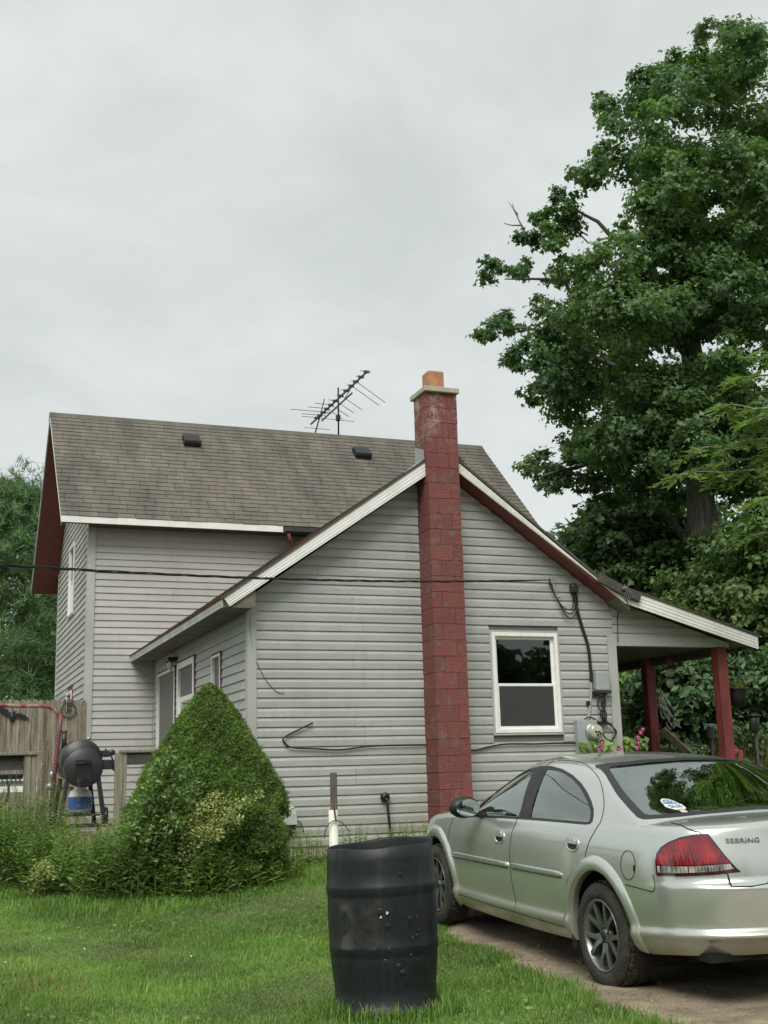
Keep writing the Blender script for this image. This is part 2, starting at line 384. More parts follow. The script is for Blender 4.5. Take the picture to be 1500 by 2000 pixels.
# receding side wall of the wing
mb = MB(); mb.box((.005, .13, Z(-1.25)), (.12, VI, Z(1.99)))
w_r = mb.build('wall', M['sheath'], house)
RW = [(1.40, 1.90, Z(.55), Z(1.60)), (3.02, 4.24, Z(.0), Z(1.72)), (4.44, 5.92, Z(-.55), Z(1.70))]
courses(w_r, M['siding'], CLAP, Z(ZB), Z(1.955), lambda z: (.085, VI - .05), [(a - .02, b + .02, c, d) for a, b, c, d in RW], lambda a, d, z: (-d, a, z))
mb = MB(); mb.box((-.03, VI - .05, Z(ZB)), (-.0005, VI - .021, Z(1.95))); mb.build('corner_trim', M['trim'], house)
# far right wall, foundation
mb = MB(); mb.box((4.84, .13, Z(-1.25)), (4.949, VI, Z(2.1))); mb.build('wall', M['clap'], house)
mb = MB(); mb.box((.03, -.0, Z(-1.5)), (4.94, .12, Z(ZB + .01))); mb.box((.006, .125, Z(-1.5)), (.12, VI - .01, Z(ZB + .01))); mb.build('foundation', M['concrete'], house)

# tall part: front, left and other walls
ML, MR, MB_ = -1.118, 6.90, 11.2
mb = MB(); mb.box((ML + .01, VI + .005, Z(-1.3)), (MR, VI + .12, Z(4.27))); w_m = mb.build('wall', M['sheath'], house)
z00 = Z(4.24) - 47 * EX
courses(w_m, M['clap'], CLAP, z00, Z(4.235), lambda z: (ML + .09, (MR if z > Z(1.8) else -.03)), [(-.032, 4.95, Z(-3), Z(1.90))], lambda a, d, z: (a, VI - d, z))
slope_f = (6.8434 - 4.30) / (8.607 - 5.90)
mb = MB(); mb.prism([(VI + .125, Z(-1.3)), (MB_, Z(-1.3)), (MB_, Z(4.25)), (8.607, Z(6.70)), (VI + .125, Z(4.55))], ML + .005, ML + .12, axes=(1, 2, 0)); w_l = mb.build('wall', M['sheath'], house)
def lspan(z):
    z -= ZC; a = VI + .07; b = MB_
    if z > 4.2: a = max(a, 8.607 - (6.70 - z) / slope_f); b = min(b, 8.607 + (6.70 - z) / .966)
    return (a, b) if b - a > .1 else None
courses(w_l, M['clap'], CLAP, z00, Z(6.6), lspan, [(8.30, 9.12, Z(3.0), Z(4.36)), (8.1, 8.95, Z(.3), Z(1.64))], lambda a, d, z: (ML - d, a, z), joints=9)
mb = MB(); mb.prism([(VI + .125, Z(-1.3)), (MB_, Z(-1.3)), (MB_, Z(4.25)), (8.607, Z(6.70)), (VI + .125, Z(4.55))], MR - .12, MR, axes=(1, 2, 0)); mb.box((ML + .12, MB_ - .12, Z(-1.3)), (MR - .12, MB_, Z(4.2))); mb.build('wall', M['clap'], house)
mb = MB(); mb.box((ML - .0279, VI - .036, Z(-1.2)), (ML + .092, VI, Z(4.24))); mb.box((ML - .036, VI - .036, Z(-1.2)), (ML - .028, VI + .09, Z(4.3))); mb.box((ML - .038, VI - .038, Z(1.575)), (ML + .094, VI + .02, Z(1.583)))
mb.build('corner_trim', M['trim'], house)
mb = MB(); mb.box((ML - .026, MB_ - .07, Z(-1.2)), (ML, MB_ + .02, Z(4.2))); mb.build('corner_trim', M['trim'], house)

# ---- tall roof: slab, soffits, fascia, shingles
UL, UR, VE, VR, ZE, ZR = -1.64, 7.34, 5.90, 8.607, 4.30, 6.8434
VB, ZBk = 11.6, 3.95
nrm = Vector((0, -(ZR - ZE), VR - VE)).normalized()
sdir = Vector((0, VR - VE, ZR - ZE)); SL = sdir.length; sdir.normalize()
mb = MB()
mb.prism([(VE + .02, Z(ZE - .03)), (VR, Z(ZR - .012)), (VB, Z(ZBk)), (VB, Z(ZBk - .09)), (VR, Z(ZR - .13)), (VE + .02, Z(ZE - .11))], UL + .012, UR - .012, axes=(1, 2, 0))
roof = mb.build('roof', M['sheath'], house)
mb = MB()   # red soffit boards below the left overhang and under the eave
for s_, (va, za, vb, zb) in enumerate(((VE + .03, ZE - .115, VR, ZR - .135), (VR, ZR - .135, VB - .02, ZBk - .095))):
    mb.prism([(va, Z(za)), (vb, Z(zb)), (vb, Z(zb - .012)), (va, Z(za - .012))], UL + .02, ML - .03, axes=(1, 2, 0))
mb.prism([(VE + .02, Z(ZE - .115)), (VI - .03, Z(ZE + .20)), (VI - .03, Z(4.19)), (VE + .02, Z(4.18))], UL + .03, UL + .05, axes=(1, 2, 0))
mb.build('soffit', M['redsoffit'], house)
mb = MB(); mb.box((ML - .029, VE + .03, Z(4.195)), (UR - .02, VI + .0, Z(4.205))); mb.build('soffit', M['darkwood'], house)
mb = MB(); mb.box((UL, VE - .012, Z(4.185)), (2.12, VE + .012, Z(4.295))); mb.build('fascia', M['white'], house)
mb = MB(); mb.box((2.12, VE + .0, Z(4.165)), (UR, VE + .02, Z(4.27))); mb.build('fascia', M['darkwood'], house)
mb = MB()
for u0 in (UL - .004, UR - .018):
    mb.prism([(VE - .01, Z(ZE - .10)), (VR, Z(ZR - .115)), (VR, Z(ZR + .008)), (VE - .01, Z(ZE - .005))], u0, u0 + .022, axes=(1, 2, 0))
mb.build('rake_board', M['white'], house)
mb = MB()
for u0 in (UL - .004, UR - .018):
    mb.prism([(VR + .001, Z(ZR - .115)), (VB, Z(ZBk - .09)), (VB, Z(ZBk + .02)), (VR + .001, Z(ZR + .008))], u0, u0 + .022, axes=(1, 2, 0))
mb.build('rake_board', M['fascia'], house)
# gutter and elbow at the end of the white fascia
mb = MB(); prof = [(VE - .012, 4.27), (VE - .10, 4.265), (VE - .105, 4.19), (VE - .07, 4.16), (VE - .012, 4.16)]
mb.prism([(v, Z(z)) for v, z in prof], 2.14, 3.9, axes=(1, 2, 0)); g = mb.build('gutter', M['smoker'], house)
mb = MB(); mb.tube([(2.2, VE - .05, Z(4.16)), (2.24, VE - .02, Z(4.05)), (2.36, VE + .12, Z(3.93)), (2.40, VE + .2, Z(3.80))], .035, 6); mb.build('elbow', M['redsoffit'], g)

def shingle_mat():
    m = pmat('asphalt_shingle', (.150, .136, .110), .95, var=.14, vscale=1.0, stretch=(2.4, .5, .5), col2=(.108, .101, .088), fine=.30, fscale=160, attr=.13, bump=.35, bscale=220)
    return m
M['shingle'] = shingle_mat()
NROW = 26; EXPO = SL / NROW; TAB = .305
def tab_geo(u0, u1, s0, lift, tint):
    s1 = s0 + EXPO * 1.25; e = nrm
    def P(u, s, h): return Vector((u, VE, Z(ZE))) + sdir * s + e * h
    g = .0045
    vs = [P(u0 + g, s0, .002), P(u1 - g, s0, .002), P(u0 + g, s0, .0145 + lift), P(u1 - g, s0, .0145 + lift), P(u0 + g, s1, .003), P(u1 - g, s1, .003)]
    return vs, [(0, 1, 3, 2), (2, 3, 5, 4), (0, 2, 4), (1, 5, 3)], [tint] * 6
tabs = []
for r in range(NROW):
    off = (r % 3) * TAB / 3 + (r % 2) * .09 - TAB; u = UL - .01 + off; s0 = r * EXPO - .012
    wob = rnd.uniform(-.003, .003)
    while u < UR:
        a, b = max(u, UL - .01), min(u + TAB, UR + .01)
        if b - a > .03: tabs.append((a, b, s0 + wob + rnd.uniform(-.004, .004), rnd.uniform(0, .004), min(1, max(0, rnd.gauss(.5, .24)))))
        u += TAB
# the three hundred that show largest: lower rows, clear of the wing's roof
def vis(t):
    u = (t[0] + t[1]) / 2; hide = max(0, u - 1.4) * .40 if u < 2.6 else 9
    return t[2] + (100 if t[2] < hide * 2 else 0) + .02 * u + (50 if t[1] - t[0] < .2 else 0) + (100 if u > 2.7 else 0)
tabs.sort(key=vis)
def tab_obj(group, name, kind=None):
    vs, fs, ts = [], [], []
    for t in group:
        v, f, q = tab_geo(*t); b = len(vs); vs += v; fs += [tuple(b + i for i in x) for x in f]; ts += q
    me = bpy.data.meshes.new(name); me.from_pydata(vs, [], fs); a = me.attributes.new('tint', 'FLOAT', 'POINT'); a.data.foreach_set('value', ts)
    me.materials.append(M['shingle']); o = link(bpy.data.objects.new(name, me), roof)
    if kind: o['kind'] = kind
for t in tabs[:300]: tab_obj([t], 'shingle')
tab_obj(tabs[300:], 'shingle_field', 'stuff')
mb = MB(); u = UL - .012   # ridge caps
mb.prism([(VR - .13, Z(ZR - .105)), (VR, Z(ZR + .022)), (VR + .13, Z(ZR - .105)), (VR + .12, Z(ZR - .125)), (VR, Z(ZR)), (VR - .12, Z(ZR - .125))], UL - .012, UR + .012, axes=(1, 2, 0))
o = mb.build('ridge_cap', M['shingle'], roof)
# two box vents
for (u0, u1) in ((.76, 1.08), (4.20, 4.53)):
    mb = MB(); s0, s1 = 2.72, 3.06
    def P(u, s, h): return Vector((u, VE, Z(ZE))) + sdir * s + nrm * h
    pr = [(s0, .02), (s0 - .01, .10), (s0 + .02, .145), (s1 - .05, .13), (s1, .02)]
    vs = [P(u, s, h) for u in (u0, u1) for s, h in pr]; n = 5
    mb.add(vs, [tuple(range(n)), tuple(range(2 * n - 1, n - 1, -1))] + [(i, n + i, n + (i + 1) % n, (i + 1) % n) for i in range(n)])
    vt = mb.build('roof_vent', M['black'], roof, bevel=.012)

# ---- wing roof
TL = lambda u: 4.05 - .70 * (AP - u); TR = lambda u: 4.05 - .75 * (u - AP)
def roofprof(a, b): return [(a, Z(TL(a))), (AP, Z(4.06)), (b, Z(TR(b))), (b, Z(TR(b) - .07)), (AP, Z(3.97)), (a, Z(TL(a) - .07))]
mb = MB()
mb.prism([(-.40, Z(2.03)), (AP, Z(4.05)), (AP, Z(3.98)), (-.40, Z(1.97))], -.285, VI - .001)
mb.prism([(AP + .001, Z(4.05)), (5.08, Z(2.11)), (5.08, Z(2.04)), (AP + .001, Z(3.98))], -.285, VI - .001)
wroof = mb.build('roof', M['sheath'], house)
M['redshingle'] = pmat('red_brown_shingle', (.17, .085, .06), .95, var=.25, vscale=6, col2=(.11, .08, .06), fine=.25, fscale=120)
sl_ = Vector((AP + .40, 0, 2.02)).normalized(); nl = Vector((-sl_.z, 0, sl_.x))
mb = MB()       # shingle courses of the left slope, seen edge on
L_ = Vector((AP + .40, 0, 2.02)).length; k = 0; s = 0
while s < L_ - .02:
    for j in range(12):
        v0 = -.30 + j * (VI + .29) / 12 + .003; v1 = v0 + (VI + .29) / 12 - .006; lf = rnd.uniform(0, .006); e = min(s + .16, L_)
        p = [Vector((-.42, v, Z(2.035))) + sl_ * q + nl * h for v in (v0, v1) for q, h in ((s, .004), (s, .018 + lf), (e, .006))]
        mb.add(p, [(0, 1, 4, 3), (1, 2, 5, 4), (0, 2, 1), (3, 4, 5)])
    s += .13
o = mb.build('shingle_field', M['redshingle'], wroof); o['kind'] = 'stuff'
mb = MB(); mb.prism([(AP + .002, Z(4.06)), (5.12, Z(2.10)), (5.12, Z(2.125)), (AP + .002, Z(4.085))], -.30, VI - .002); mb.build('roof_surface', M['shingle'], wroof)
# rake boards of the wing: ribbed white metal
def rake(poly, name, mat, v0=-.312, v1=-.287):
    mb = MB(); mb.prism([(u, Z(z)) for u, z in poly], v0, v1)
    (a, za), (b, zb), (c, zc), (d, zd) = poly           # top a-b, bottom c-d reversed
    for t in (.28, .52, .78):
        p = Vector((a + (d - a) * t, v0 - .002, Z(za + (zd - za) * t))); q = Vector((b + (c - b) * t, v0 - .002, Z(zb + (zc - zb) * t)))
        mb.beam(p, q, .006, .010)
    return mb.build(name, mat, house)
rake([(-.385, 2.055), (2.215, 3.868), (2.215, 3.685), (-.316, 1.957)], 'rake_board', M['white'])
rake([(2.645, 3.905), (4.60, 2.44), (4.986, 2.157 + .0), (2.645, 3.775)], 'rake_board', M['white'])
rake([(4.59, 2.43), (5.08, 2.28), (5.10, 2.135), (4.975, 2.148)], 'rake_board', M['white'], v0=-.309)
rake([(5.082, 2.303), (7.07, 1.715), (7.067, 1.545), (4.99, 2.132)], 'rake_board', M['white'], v0=-.31)
mb = MB()  # dark shingle edge above the rakes
for (a, za, b, zb) in ((-.42, 2.045, 2.21, 3.885), (2.65, 3.925, 4.62, 2.455), (4.62, 2.455, 5.07, 2.32), (5.07, 2.32, 7.09, 1.73)):
    mb.beam((a, -.30, Z(za)), (b, -.30, Z(zb)), .06, .022)
mb.build('drip_edge', M['darkwood'], house)
M['soffitgrey'] = pmat('weathered_soffit', (.13, .115, .095), .8, var=.3, vscale=5)
# eave of the receding side: fascia and soffit
mb = MB(); mb.box((-.412, -.30, Z(1.945)), (-.39, VI - .03, Z(2.045))); mb.box((-.416, -.30, Z(1.985)), (-.411, VI - .03, Z(1.99)))
mb.build('fascia', M['fascia'], house)
mb = MB(); mb.box((-.39, -.287, Z(1.95)), (-.03, VI - .03, Z(1.965))); mb.box((-.39, -.286, Z(1.965)), (-.31, -.280, Z(2.0))); mb.prism([(-.31, Z(1.966)), (.0, Z(1.966)), (.0, Z(2.165)), (-.31, Z(1.99))], -.284, -.278); mb.build('soffit', M['soffitgrey'], house)
# red soffit under the wing's rakes
mb = MB()
mb.prism([(-.03, Z(2.165)), (2.2, Z(3.69)), (2.2, Z(3.675)), (-.03, Z(2.15))], -.286, -.001)
mb.prism([(2.66, Z(3.79)), (4.95, Z(2.165)), (4.95, Z(2.14)), (2.66, Z(3.765))], -.286, -.001)
mb.build('soffit', M['redsoffit'], house)

# ---- porch on the right
mb = MB(); mb.prism([(4.96, Z(2.32)), (7.09, Z(1.70)), (7.09, Z(1.62)), (4.96, Z(2.24))], -.285, VI - .5); proof = mb.build('porch_roof', M['sheath'], house)
mb = MB(); mb.prism([(4.9, Z(2.36)), (7.10, Z(1.705)), (7.10, Z(1.725)), (4.9, Z(2.385))], -.30, VI - .5); mb.build('roof_surface', M['shingle'], proof)
mb = MB(); mb.prism([(4.99, Z(1.64)), (6.80, Z(1.60)), (6.80, Z(1.66)), (4.99, Z(2.22))], .005, .10); w_p = mb.build('wall', M['sheath'], house)
def pspan(z):
    z -= ZC
    b = 4.99 + (2.20 - z) / .30; b = min(b, 6.78); return (4.958, b) if b > 5.05 else None
zz = Z(1.662)
courses(w_p, M['siding'], DUTCH, zz, Z(2.2), pspan, [], lambda a, d, z: (a, -d, z), joints=9)
mb = MB(); mb.box((4.992, -.025, Z(1.60)), (6.80, .10, Z(1.658))); mb.build('beam', M['trim'], house)
mb = MB(); mb.box((5.0, .12, Z(1.60)), (6.95, VI - .6, Z(1.615))); mb.box((6.62, .12, Z(1.50)), (6.76, VI - .6, Z(1.595))); mb.build('porch_ceiling', M['darkwood'], house)
mb = MB(); mb.box((5.0, -.1, Z(-1.3)), (6.9, VI - .5, Z(-.62))); mb.build('porch_floor', M['dirtywood'], house)
for (u, v, w) in ((6.655, .03, .155), (6.60, 1.72, .15), (6.60, 4.4, .15)):
    mb = MB(); mb.box((u - w / 2, v - w / 2, Z(-.62)), (u + w / 2, v + w / 2, Z(1.595))); mb.build('porch_post', M['redpost'], house, bevel=.012)

# ---- chimney of painted blocks
def redblock():
    m = pmat('red_painted_block', (.185, .056, .050), .85, var=.18, vscale=5, col2=(.125, .041, .037), fine=.18, fscale=50, bump=.6, bscale=45, rnd_obj=.10)
    N = m.node_tree.nodes; L = m.node_tree.links; p = N['Principled BSDF']; src = p.inputs['Base Color'].links[0].from_socket
    tc = N.new('ShaderNodeTexCoord'); n = N.new('ShaderNodeTexNoise'); n.inputs['Scale'].default_value = 5; n.inputs['Detail'].default_value = 9; n.inputs['Roughness'].default_value = .72
    L.new(tc.outputs['Object'], n.inputs['Vector'])
    q = N.new('ShaderNodeMapRange'); q.inputs['From Min'].default_value = .49; q.inputs['From Max'].default_value = .70; L.new(n.outputs['Fac'], q.inputs[0])
    sx = N.new('ShaderNodeSeparateXYZ'); L.new(tc.outputs['Object'], sx.inputs[0])       # more flaking near the cap
    h = N.new('ShaderNodeMapRange'); h.inputs['From Min'].default_value = Z(4.0); h.inputs['From Max'].default_value = Z(4.75); h.inputs['To Min'].default_value = .45; h.inputs['To Max'].default_value = 2.2; L.new(sx.outputs['Z'], h.inputs[0])
    ad = N.new('ShaderNodeMath'); ad.operation = 'MULTIPLY'; ad.use_clamp = True; L.new(q.outputs[0], ad.inputs[0]); L.new(h.outputs[0], ad.inputs[1])
    mx = N.new('ShaderNodeMix'); mx.data_type = 'RGBA'; L.new(ad.outputs[0], mx.inputs['Factor']); L.new(src, mx.inputs['A']); mx.inputs['B'].default_value = (.34, .25, .22, 1)
    L.new(mx.outputs['Result'], p.inputs['Base Color']); return m
M['redblock'] = redblock()
c0, c1, cv0, cv1 = 2.208, 2.638, -.40, -.002
mb = MB(); mb.box((c0 + .012, cv0 + .012, Z(-1.3)), (c1 - .012, cv1, Z(4.74)))
M['mortar'] = pmat('red_mortar', (.15, .047, .042), .9, var=.2, vscale=20)
chim = mb.build('chimney', M['mortar'], house)
CH = .198; z = 4.765; k = 0
while z > -1.25:
    zb = z - CH; split = c0 + (.135 if k % 2 else .30); lean = 0
    top = Z(z - .0018); bot = Z(zb + .0018)
    cvb = cv1 if z < 3.9 else .0
    for a, b in ((c0, split - .002), (split + .002, c1)):
        j = rnd.uniform(-.003, .003)
        mb = MB(); mb.box((a + (j if a == c0 else 0), cv0 + rnd.uniform(-.004, .003), bot), (b + (j if b == c1 else 0), cv1 + .0, top)); mb.build('block', M['redblock'], chim, bevel=.0025)
    z = zb; k += 1
mb = MB(); mb.box((c0 - .028, cv0 - .05, Z(4.77)), (c1 + .026, .06, Z(4.835))); mb.build('chimney_cap', M['concrete'], chim, bevel=.008)
mb = MB(); a, b = 2.30, 2.52; mb.prism([(a, -.31), (b, -.31), (b, -.08), (a, -.08)], Z(4.836), Z(5.10), axes=(0, 1, 2)); mb.build('flue', M['clay'], chim, bevel=.025)
mb = MB(); mb.prism([(-.30, Z(3.72)), (-.012, Z(3.80)), (-.012, Z(4.13)), (-.30, Z(4.02))], c0 - .012, c0 - .004, axes=(1, 2, 0)); mb.prism([(c0 - .14, Z(3.80)), (c0 - .006, Z(3.90)), (c0 - .006, Z(3.912)), (c0 - .14, Z(3.812))], -.31, .05)
mb.build('flashing', M['galv'], chim)
mb = MB(); mb.prism([(c1 + .004, Z(3.96)), (c1 + .19, Z(3.82)), (c1 + .20, Z(3.86)), (c1 + .004, Z(4.08))], -.24, .1); mb.build('flashing', M['darkmetal'], chim)

# ---- windows
def window(wallfn, a0, a1, z0, z1, meet=None, trimw=.028, fw=.085, trimmat=None, sashmat=None, slider=False, depth=.040, curtain=None):
    trimmat = trimmat or M['trim']; sashmat = sashmat or M['vinyl']
    def bx(mb, p, q, d0, d1):
        (a, za), (b, zb) = p, q
        P = [Vector(wallfn(x, d, zz)) for d in (d0, d1) for x, zz in ((a, za), (b, za), (b, zb), (a, zb))]
        mb.add(P, [(0, 1, 2, 3), (7, 6, 5, 4), (0, 4, 5, 1), (1, 5, 6, 2), (2, 6, 7, 3), (3, 7, 4, 0)])
    mb = MB(); t = trimw
    bx(mb, (a0 - t, z0 - t), (a0, z1 + t), 0, .030); bx(mb, (a1, z0 - t), (a1 + t, z1 + t), 0, .030); bx(mb, (a0, z1), (a1, z1 + t), 0, .032); bx(mb, (a0, z0 - t), (a1, z0), 0, .032)
    w = mb.build('window', trimmat, house)
    mb = MB(); f = fw * .55
    bx(mb, (a0, z0), (a0 + f, z1), -.03, depth); bx(mb, (a1 - f, z0), (a1, z1), -.03, depth); bx(mb, (a0 + f, z1 - f), (a1 - f, z1), -.03, depth - .001); bx(mb, (a0 + f, z0), (a1 - f, z0 + f), -.03, depth - .001)
    mb.build('frame', sashmat, w, bevel=.004)
    mb = MB(); g = fw * .45; A0, A1, B0, B1 = a0 + f, a1 - f, z0 + f, z1 - f; panes = []
    if slider:
        mid = (A0 + A1) / 2; boxes = [(A0, mid, B0, B1, -.006), (mid, A1, B0, B1, -.02)]
    else:
        m_ = meet or (B0 + B1) / 2; boxes = [(A0, A1, B0, m_ + .012, .010), (A0, A1, m_ - .022, B1, -.012)]
    for x0, x1, y0, y1, d in boxes:
        mb = MB()
        bx(mb, (x0, y0), (x0 + g, y1), d - .02, d); bx(mb, (x1 - g, y0), (x1, y1), d - .02, d); bx(mb, (x0 + g, y0), (x1 - g, y0 + g), d - .02, d - .001); bx(mb, (x0 + g, y1 - g), (x1 - g, y1), d - .02, d - .001)
        mb.build('sash', sashmat, w, bevel=.003)
        mb = MB(); bx(mb, (x0 + g, y0 + g), (x1 - g, y1 - g), d - .013, d - .009); mb.build('pane', M['pane'], w)
    return w, boxes
gw, bxs = window(lambda a, d, z: (a, -d, z), 3.163, 4.109, Z(.478), Z(1.748), meet=Z(1.085))
mb = MB(); mb.box((3.215, -.0125, Z(.53)), (4.06, -.0115, Z(1.07)))
mb = MB()
x0, x1, y0, y1, d = bxs[0]; mb.box((x0 + .04, -.012, y0 + .04), (x1 - .04, -.011, y1 - .03)); mb.build('insect_screen', M['screen'], gw)
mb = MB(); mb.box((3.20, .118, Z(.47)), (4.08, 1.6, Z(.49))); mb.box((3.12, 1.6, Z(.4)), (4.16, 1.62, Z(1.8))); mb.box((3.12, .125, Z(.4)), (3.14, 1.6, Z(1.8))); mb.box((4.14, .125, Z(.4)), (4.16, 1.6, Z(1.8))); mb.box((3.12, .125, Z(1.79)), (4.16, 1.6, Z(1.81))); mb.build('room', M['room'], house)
mb = MB(); vs = []; n = 40
for i in range(n + 1):
    u = 3.60 + .46 * i / n; v = .22 + .022 * math.sin(i * 1.15) + .01 * math.sin(i * 2.7); vs += [(u, v, Z(.52)), (u, v, Z(1.72))]
mb.add(vs, [(2 * i, 2 * i + 2, 2 * i + 3, 2 * i + 1) for i in range(n)], smooth=True); mb.build('curtain', pmat('grey_curtain', (.30, .31, .29), .9, var=.25, vscale=6), gw, fixn=False)
M['bottle'] = pmat('pale_glass', (.5, .52, .48), .15); M['pot'] = pmat('red_pot', (.28, .09, .06), .5)
for nm, lab, cat, u, pr, mt in (('bottle', 'small round pale bottle on the sill inside the gable window', 'bottle', 3.36, [(0, 0), (.035, .005), (.045, .04), (.03, .085), (.012, .1), (.012, .13), (0, .13)], 'bottle'), ('bowl', 'low reddish bowl on the sill inside the gable window', 'bowl', 3.58, [(0, 0), (.05, .005), (.085, .05), (.08, .085), (.055, .10), (0, .10)], 'pot')):
    mb = MB(); mb.lathe(pr, 16, (0, 0, 0)); o = mb.build(nm, M[mt]); p = hw(u, .17, .491); o.location = p; tag(o, lab, cat)
window(lambda a, d, z: (-d, a, z), 1.40, 1.90, Z(.55), Z(1.60), fw=.06, trimmat=M['brownred'])
window(lambda a, d, z: (-d, a, z), 3.02, 4.24, Z(.0), Z(1.72), fw=.16, trimmat=M['brownred'], meet=Z(1.2))
window(lambda a, d, z: (-d, a, z), 4.44, 5.92, Z(-.55), Z(1.70), fw=.07, trimmat=M['brownred'], slider=True)
window(lambda a, d, z: (ML - d, a, z), 8.32, 9.10, Z(3.02), Z(4.34), fw=.09, trimmat=M['trim'], depth=.045)
window(lambda a, d, z: (ML - d, a, z), 8.12, 8.93, Z(.3), Z(1.62), fw=.09, trimmat=M['redpost'], depth=.045)
# wall lamp by the glazed door
wl = thing('wall_lamp', 'black wall lamp with frosted bulb above the sliding door', 'lamp', hw(-.02, 4.36, 1.80), YAW)
mb = MB(); mb.box((-.14, -.06, -.02), (0, .30, .035)); mb.build('bracket', M['black'], wl, bevel=.008)
mb = MB(); mb.ell((-.09, .02, -.09), (.05, .05, .075)); mb.build('bulb', M['bottle'], wl)
# ------------------------------------------------------------------ TV antenna on the ridge
ant = thing('tv_antenna', 'old rooftop TV antenna with bare rods on a thin mast', 'antenna', hw(4.10, 8.607, 6.86), YAW)
M['alu'] = pmat('dull_aluminium', (.10, .105, .105), .45, metal=.6)
def A(du, dv, dz): return (du, dv, dz)
mb = MB(); mb.tube([A(0, 0, -.05), A(.01, 0, .55), A(.015, 0, 1.02)], .018, 8); mb.build('mast', M['darkmetal'], ant)
mb = MB(); mb.box((-.04, -.05, .30), (.035, .045, .42)); mb.build('splitter_box', M['black'], ant, bevel=.006)
hb = .79
mb = MB(); mb.beam(A(.04, -1.68, hb + .02), A(.04, 2.0, hb + .02), .03, .03); mb.build('boom', M['alu'], ant)
mb = MB(); mb.beam(A(.05, -.75, hb - .12), A(.05, 1.25, hb - .12), .026, .026); mb.beam(A(.05, -.2, hb - .12), A(.04, -.75, hb), .012, .012); mb.beam(A(.05, .6, hb - .12), A(.04, 1.1, hb), .012, .012); mb.build('support_boom', M['alu'], ant)
for (v, lL, lR, sag) in ((-1.64, .13, .10, 0), (-1.32, .11, .08, 0), (-1.02, .10, 1.0, -.02), (-.74, .10, .95, -.02), (-.42, .12, .1, 0), (-.08, .1, .72, 0), (.28, .16, .62, 0), (.58, .35, .62, 0), (.86, .42, .55, .0), (1.12, .72, .18, 0), (1.36, .40, .16, 0), (1.55, .34, .15, 0)):
    mb = MB(); mb.tube([A(.04 - lL, v, hb + .04), A(.04, v, hb + .04), A(.04 + lR, v + (1.0 * lR if lR > .2 else 0), hb + .04 - .05 * lR)], .007, 5); mb.box((.04 - .055, v - .018, hb + .005), (.04 + .055, v + .018, hb + .055)); mb.build('element', M['alu'], ant)
mb = MB(); mb.beam(A(.04, 1.35, hb), A(.04, 2.35, hb - .78), .024, .024); mb.beam(A(.04, 1.35, hb), A(.04, 1.0, hb + .30), .016, .016); mb.build('reflector_arm', M['alu'], ant)
for i in range(6):
    t = .25 + i * .15; mb = MB(); mb.tube([A(.04 - .28, 1.35 + t, hb - .78 * t), A(.04 + .30, 1.35 + t, hb - .78 * t)], .006, 5); mb.build('reflector_rod', M['alu'], ant)
mb = MB(); mb.tube([A(.1, 1.3, hb - .05), A(.55, .55, hb - .3)], .006, 5); mb.build('element', M['alu'], ant)

# ------------------------------------------------------------------ service drop, weatherhead, meter and boxes on the gable wall
def cab(name, pts, r, label, cat, mat=None, k=6, n=6, group=None):
    mb = MB(); mb.tube(smoothpath(pts, k), r, n); return tag(mb.build(name, mat or M['cable']), label, cat, group)
end = hw(4.05, -.07, 2.447); s0_ = Vector((-3.408, 10.4, 3.350)); start = s0_ + (s0_ - end) * .5
mid = [start.lerp(end, t) - Vector((0, 0, .16 * 4 * t * (1 - t))) for t in np.linspace(0, 1, 60)]
def twist(ph, amp):
    o = []
    for i, p in enumerate(mid):
        a = i * 1.05 + ph; d = min(1, (len(mid) - 1 - i) / 4); o.append(p + Vector((0, math.cos(a), math.sin(a))) * amp * d)
    return o
sv = thing('service_drop', 'black twisted power line crossing in front of the house to the gable wall', 'power line', tuple(start))
for ph in (0, 2.1, 4.2):
    mb = MB(); mb.tube([p - start for p in smoothpath(twist(ph, .009), 3)], .0058, 5); mb.build('strand', M['cable'], sv)
br = thing('cable_bracket', 'small metal anchor bracket holding the power line on the gable', 'bracket', hw(4.07, -.02, 2.44), YAW)
mb = MB(); mb.box((-.03, -.06, -.035), (.04, 0, .045)); mb.tube([(0, -.05, -.03), (.05, -.055, -.16), (.075, -.05, -.19)], .007, 6); mb.build('anchor', M['galv'], br); mb = MB(); mb.ell((.08, -.05, -.21), (.025, .02, .02)); mb.build('insulator', M['greybox'], br)
for i, (x, s) in enumerate(((4.36, 0), (4.385, .02), (4.41, .045))):
    cab('drip_loop', [hw(4.02, -.06, 2.44), hw(4.08 + s * .6, -.07, 2.27 - s), hw(4.19 + s * .8, -.075, 2.10 - s * 2.2), hw(4.31 + s * .6, -.075, 2.06 - s * 2.6), hw(x + s * .4, -.07, 2.14), hw(x, -.06, 2.32)], .0075, ('shortest', 'middle', 'longest')[(.0, .02, .045).index(s)] + ' of three black cable loops sagging between power line anchor and weatherhead', 'cable', group='drip loops at the weatherhead')
wh = thing('weatherhead', 'black weatherhead with thick cable running down the gable to the meter', 'weatherhead', hw(4.385, 0, 2.34), YAW)
mb = MB(); mb.box((-.045, -.10, -.05), (.05, -.02, .03)); mb.ell((.0, -.055, .03), (.055, .05, .045)); mb.build('cap', M['smoker'], wh, bevel=.008)
pl = [(.02, -.04, -.03), (.035, -.045, -.24), (.10, -.045, -.5), (.17, -.045, -.75), (.19, -.045, -1.05), (.185, -.045, -1.22)]
mb = MB(); mb.tube(smoothpath(pl, 5), .021, 8); mb.build('service_cable', M['cable'], wh)
mb = MB(); mb.tube(smoothpath([(.185, -.04, -1.2), (.17, -.04, -1.40), (.13, -.04, -1.62), (.10, -.045, -1.72)], 5), .016, 8); mb.build('conduit', M['greybox'], wh)
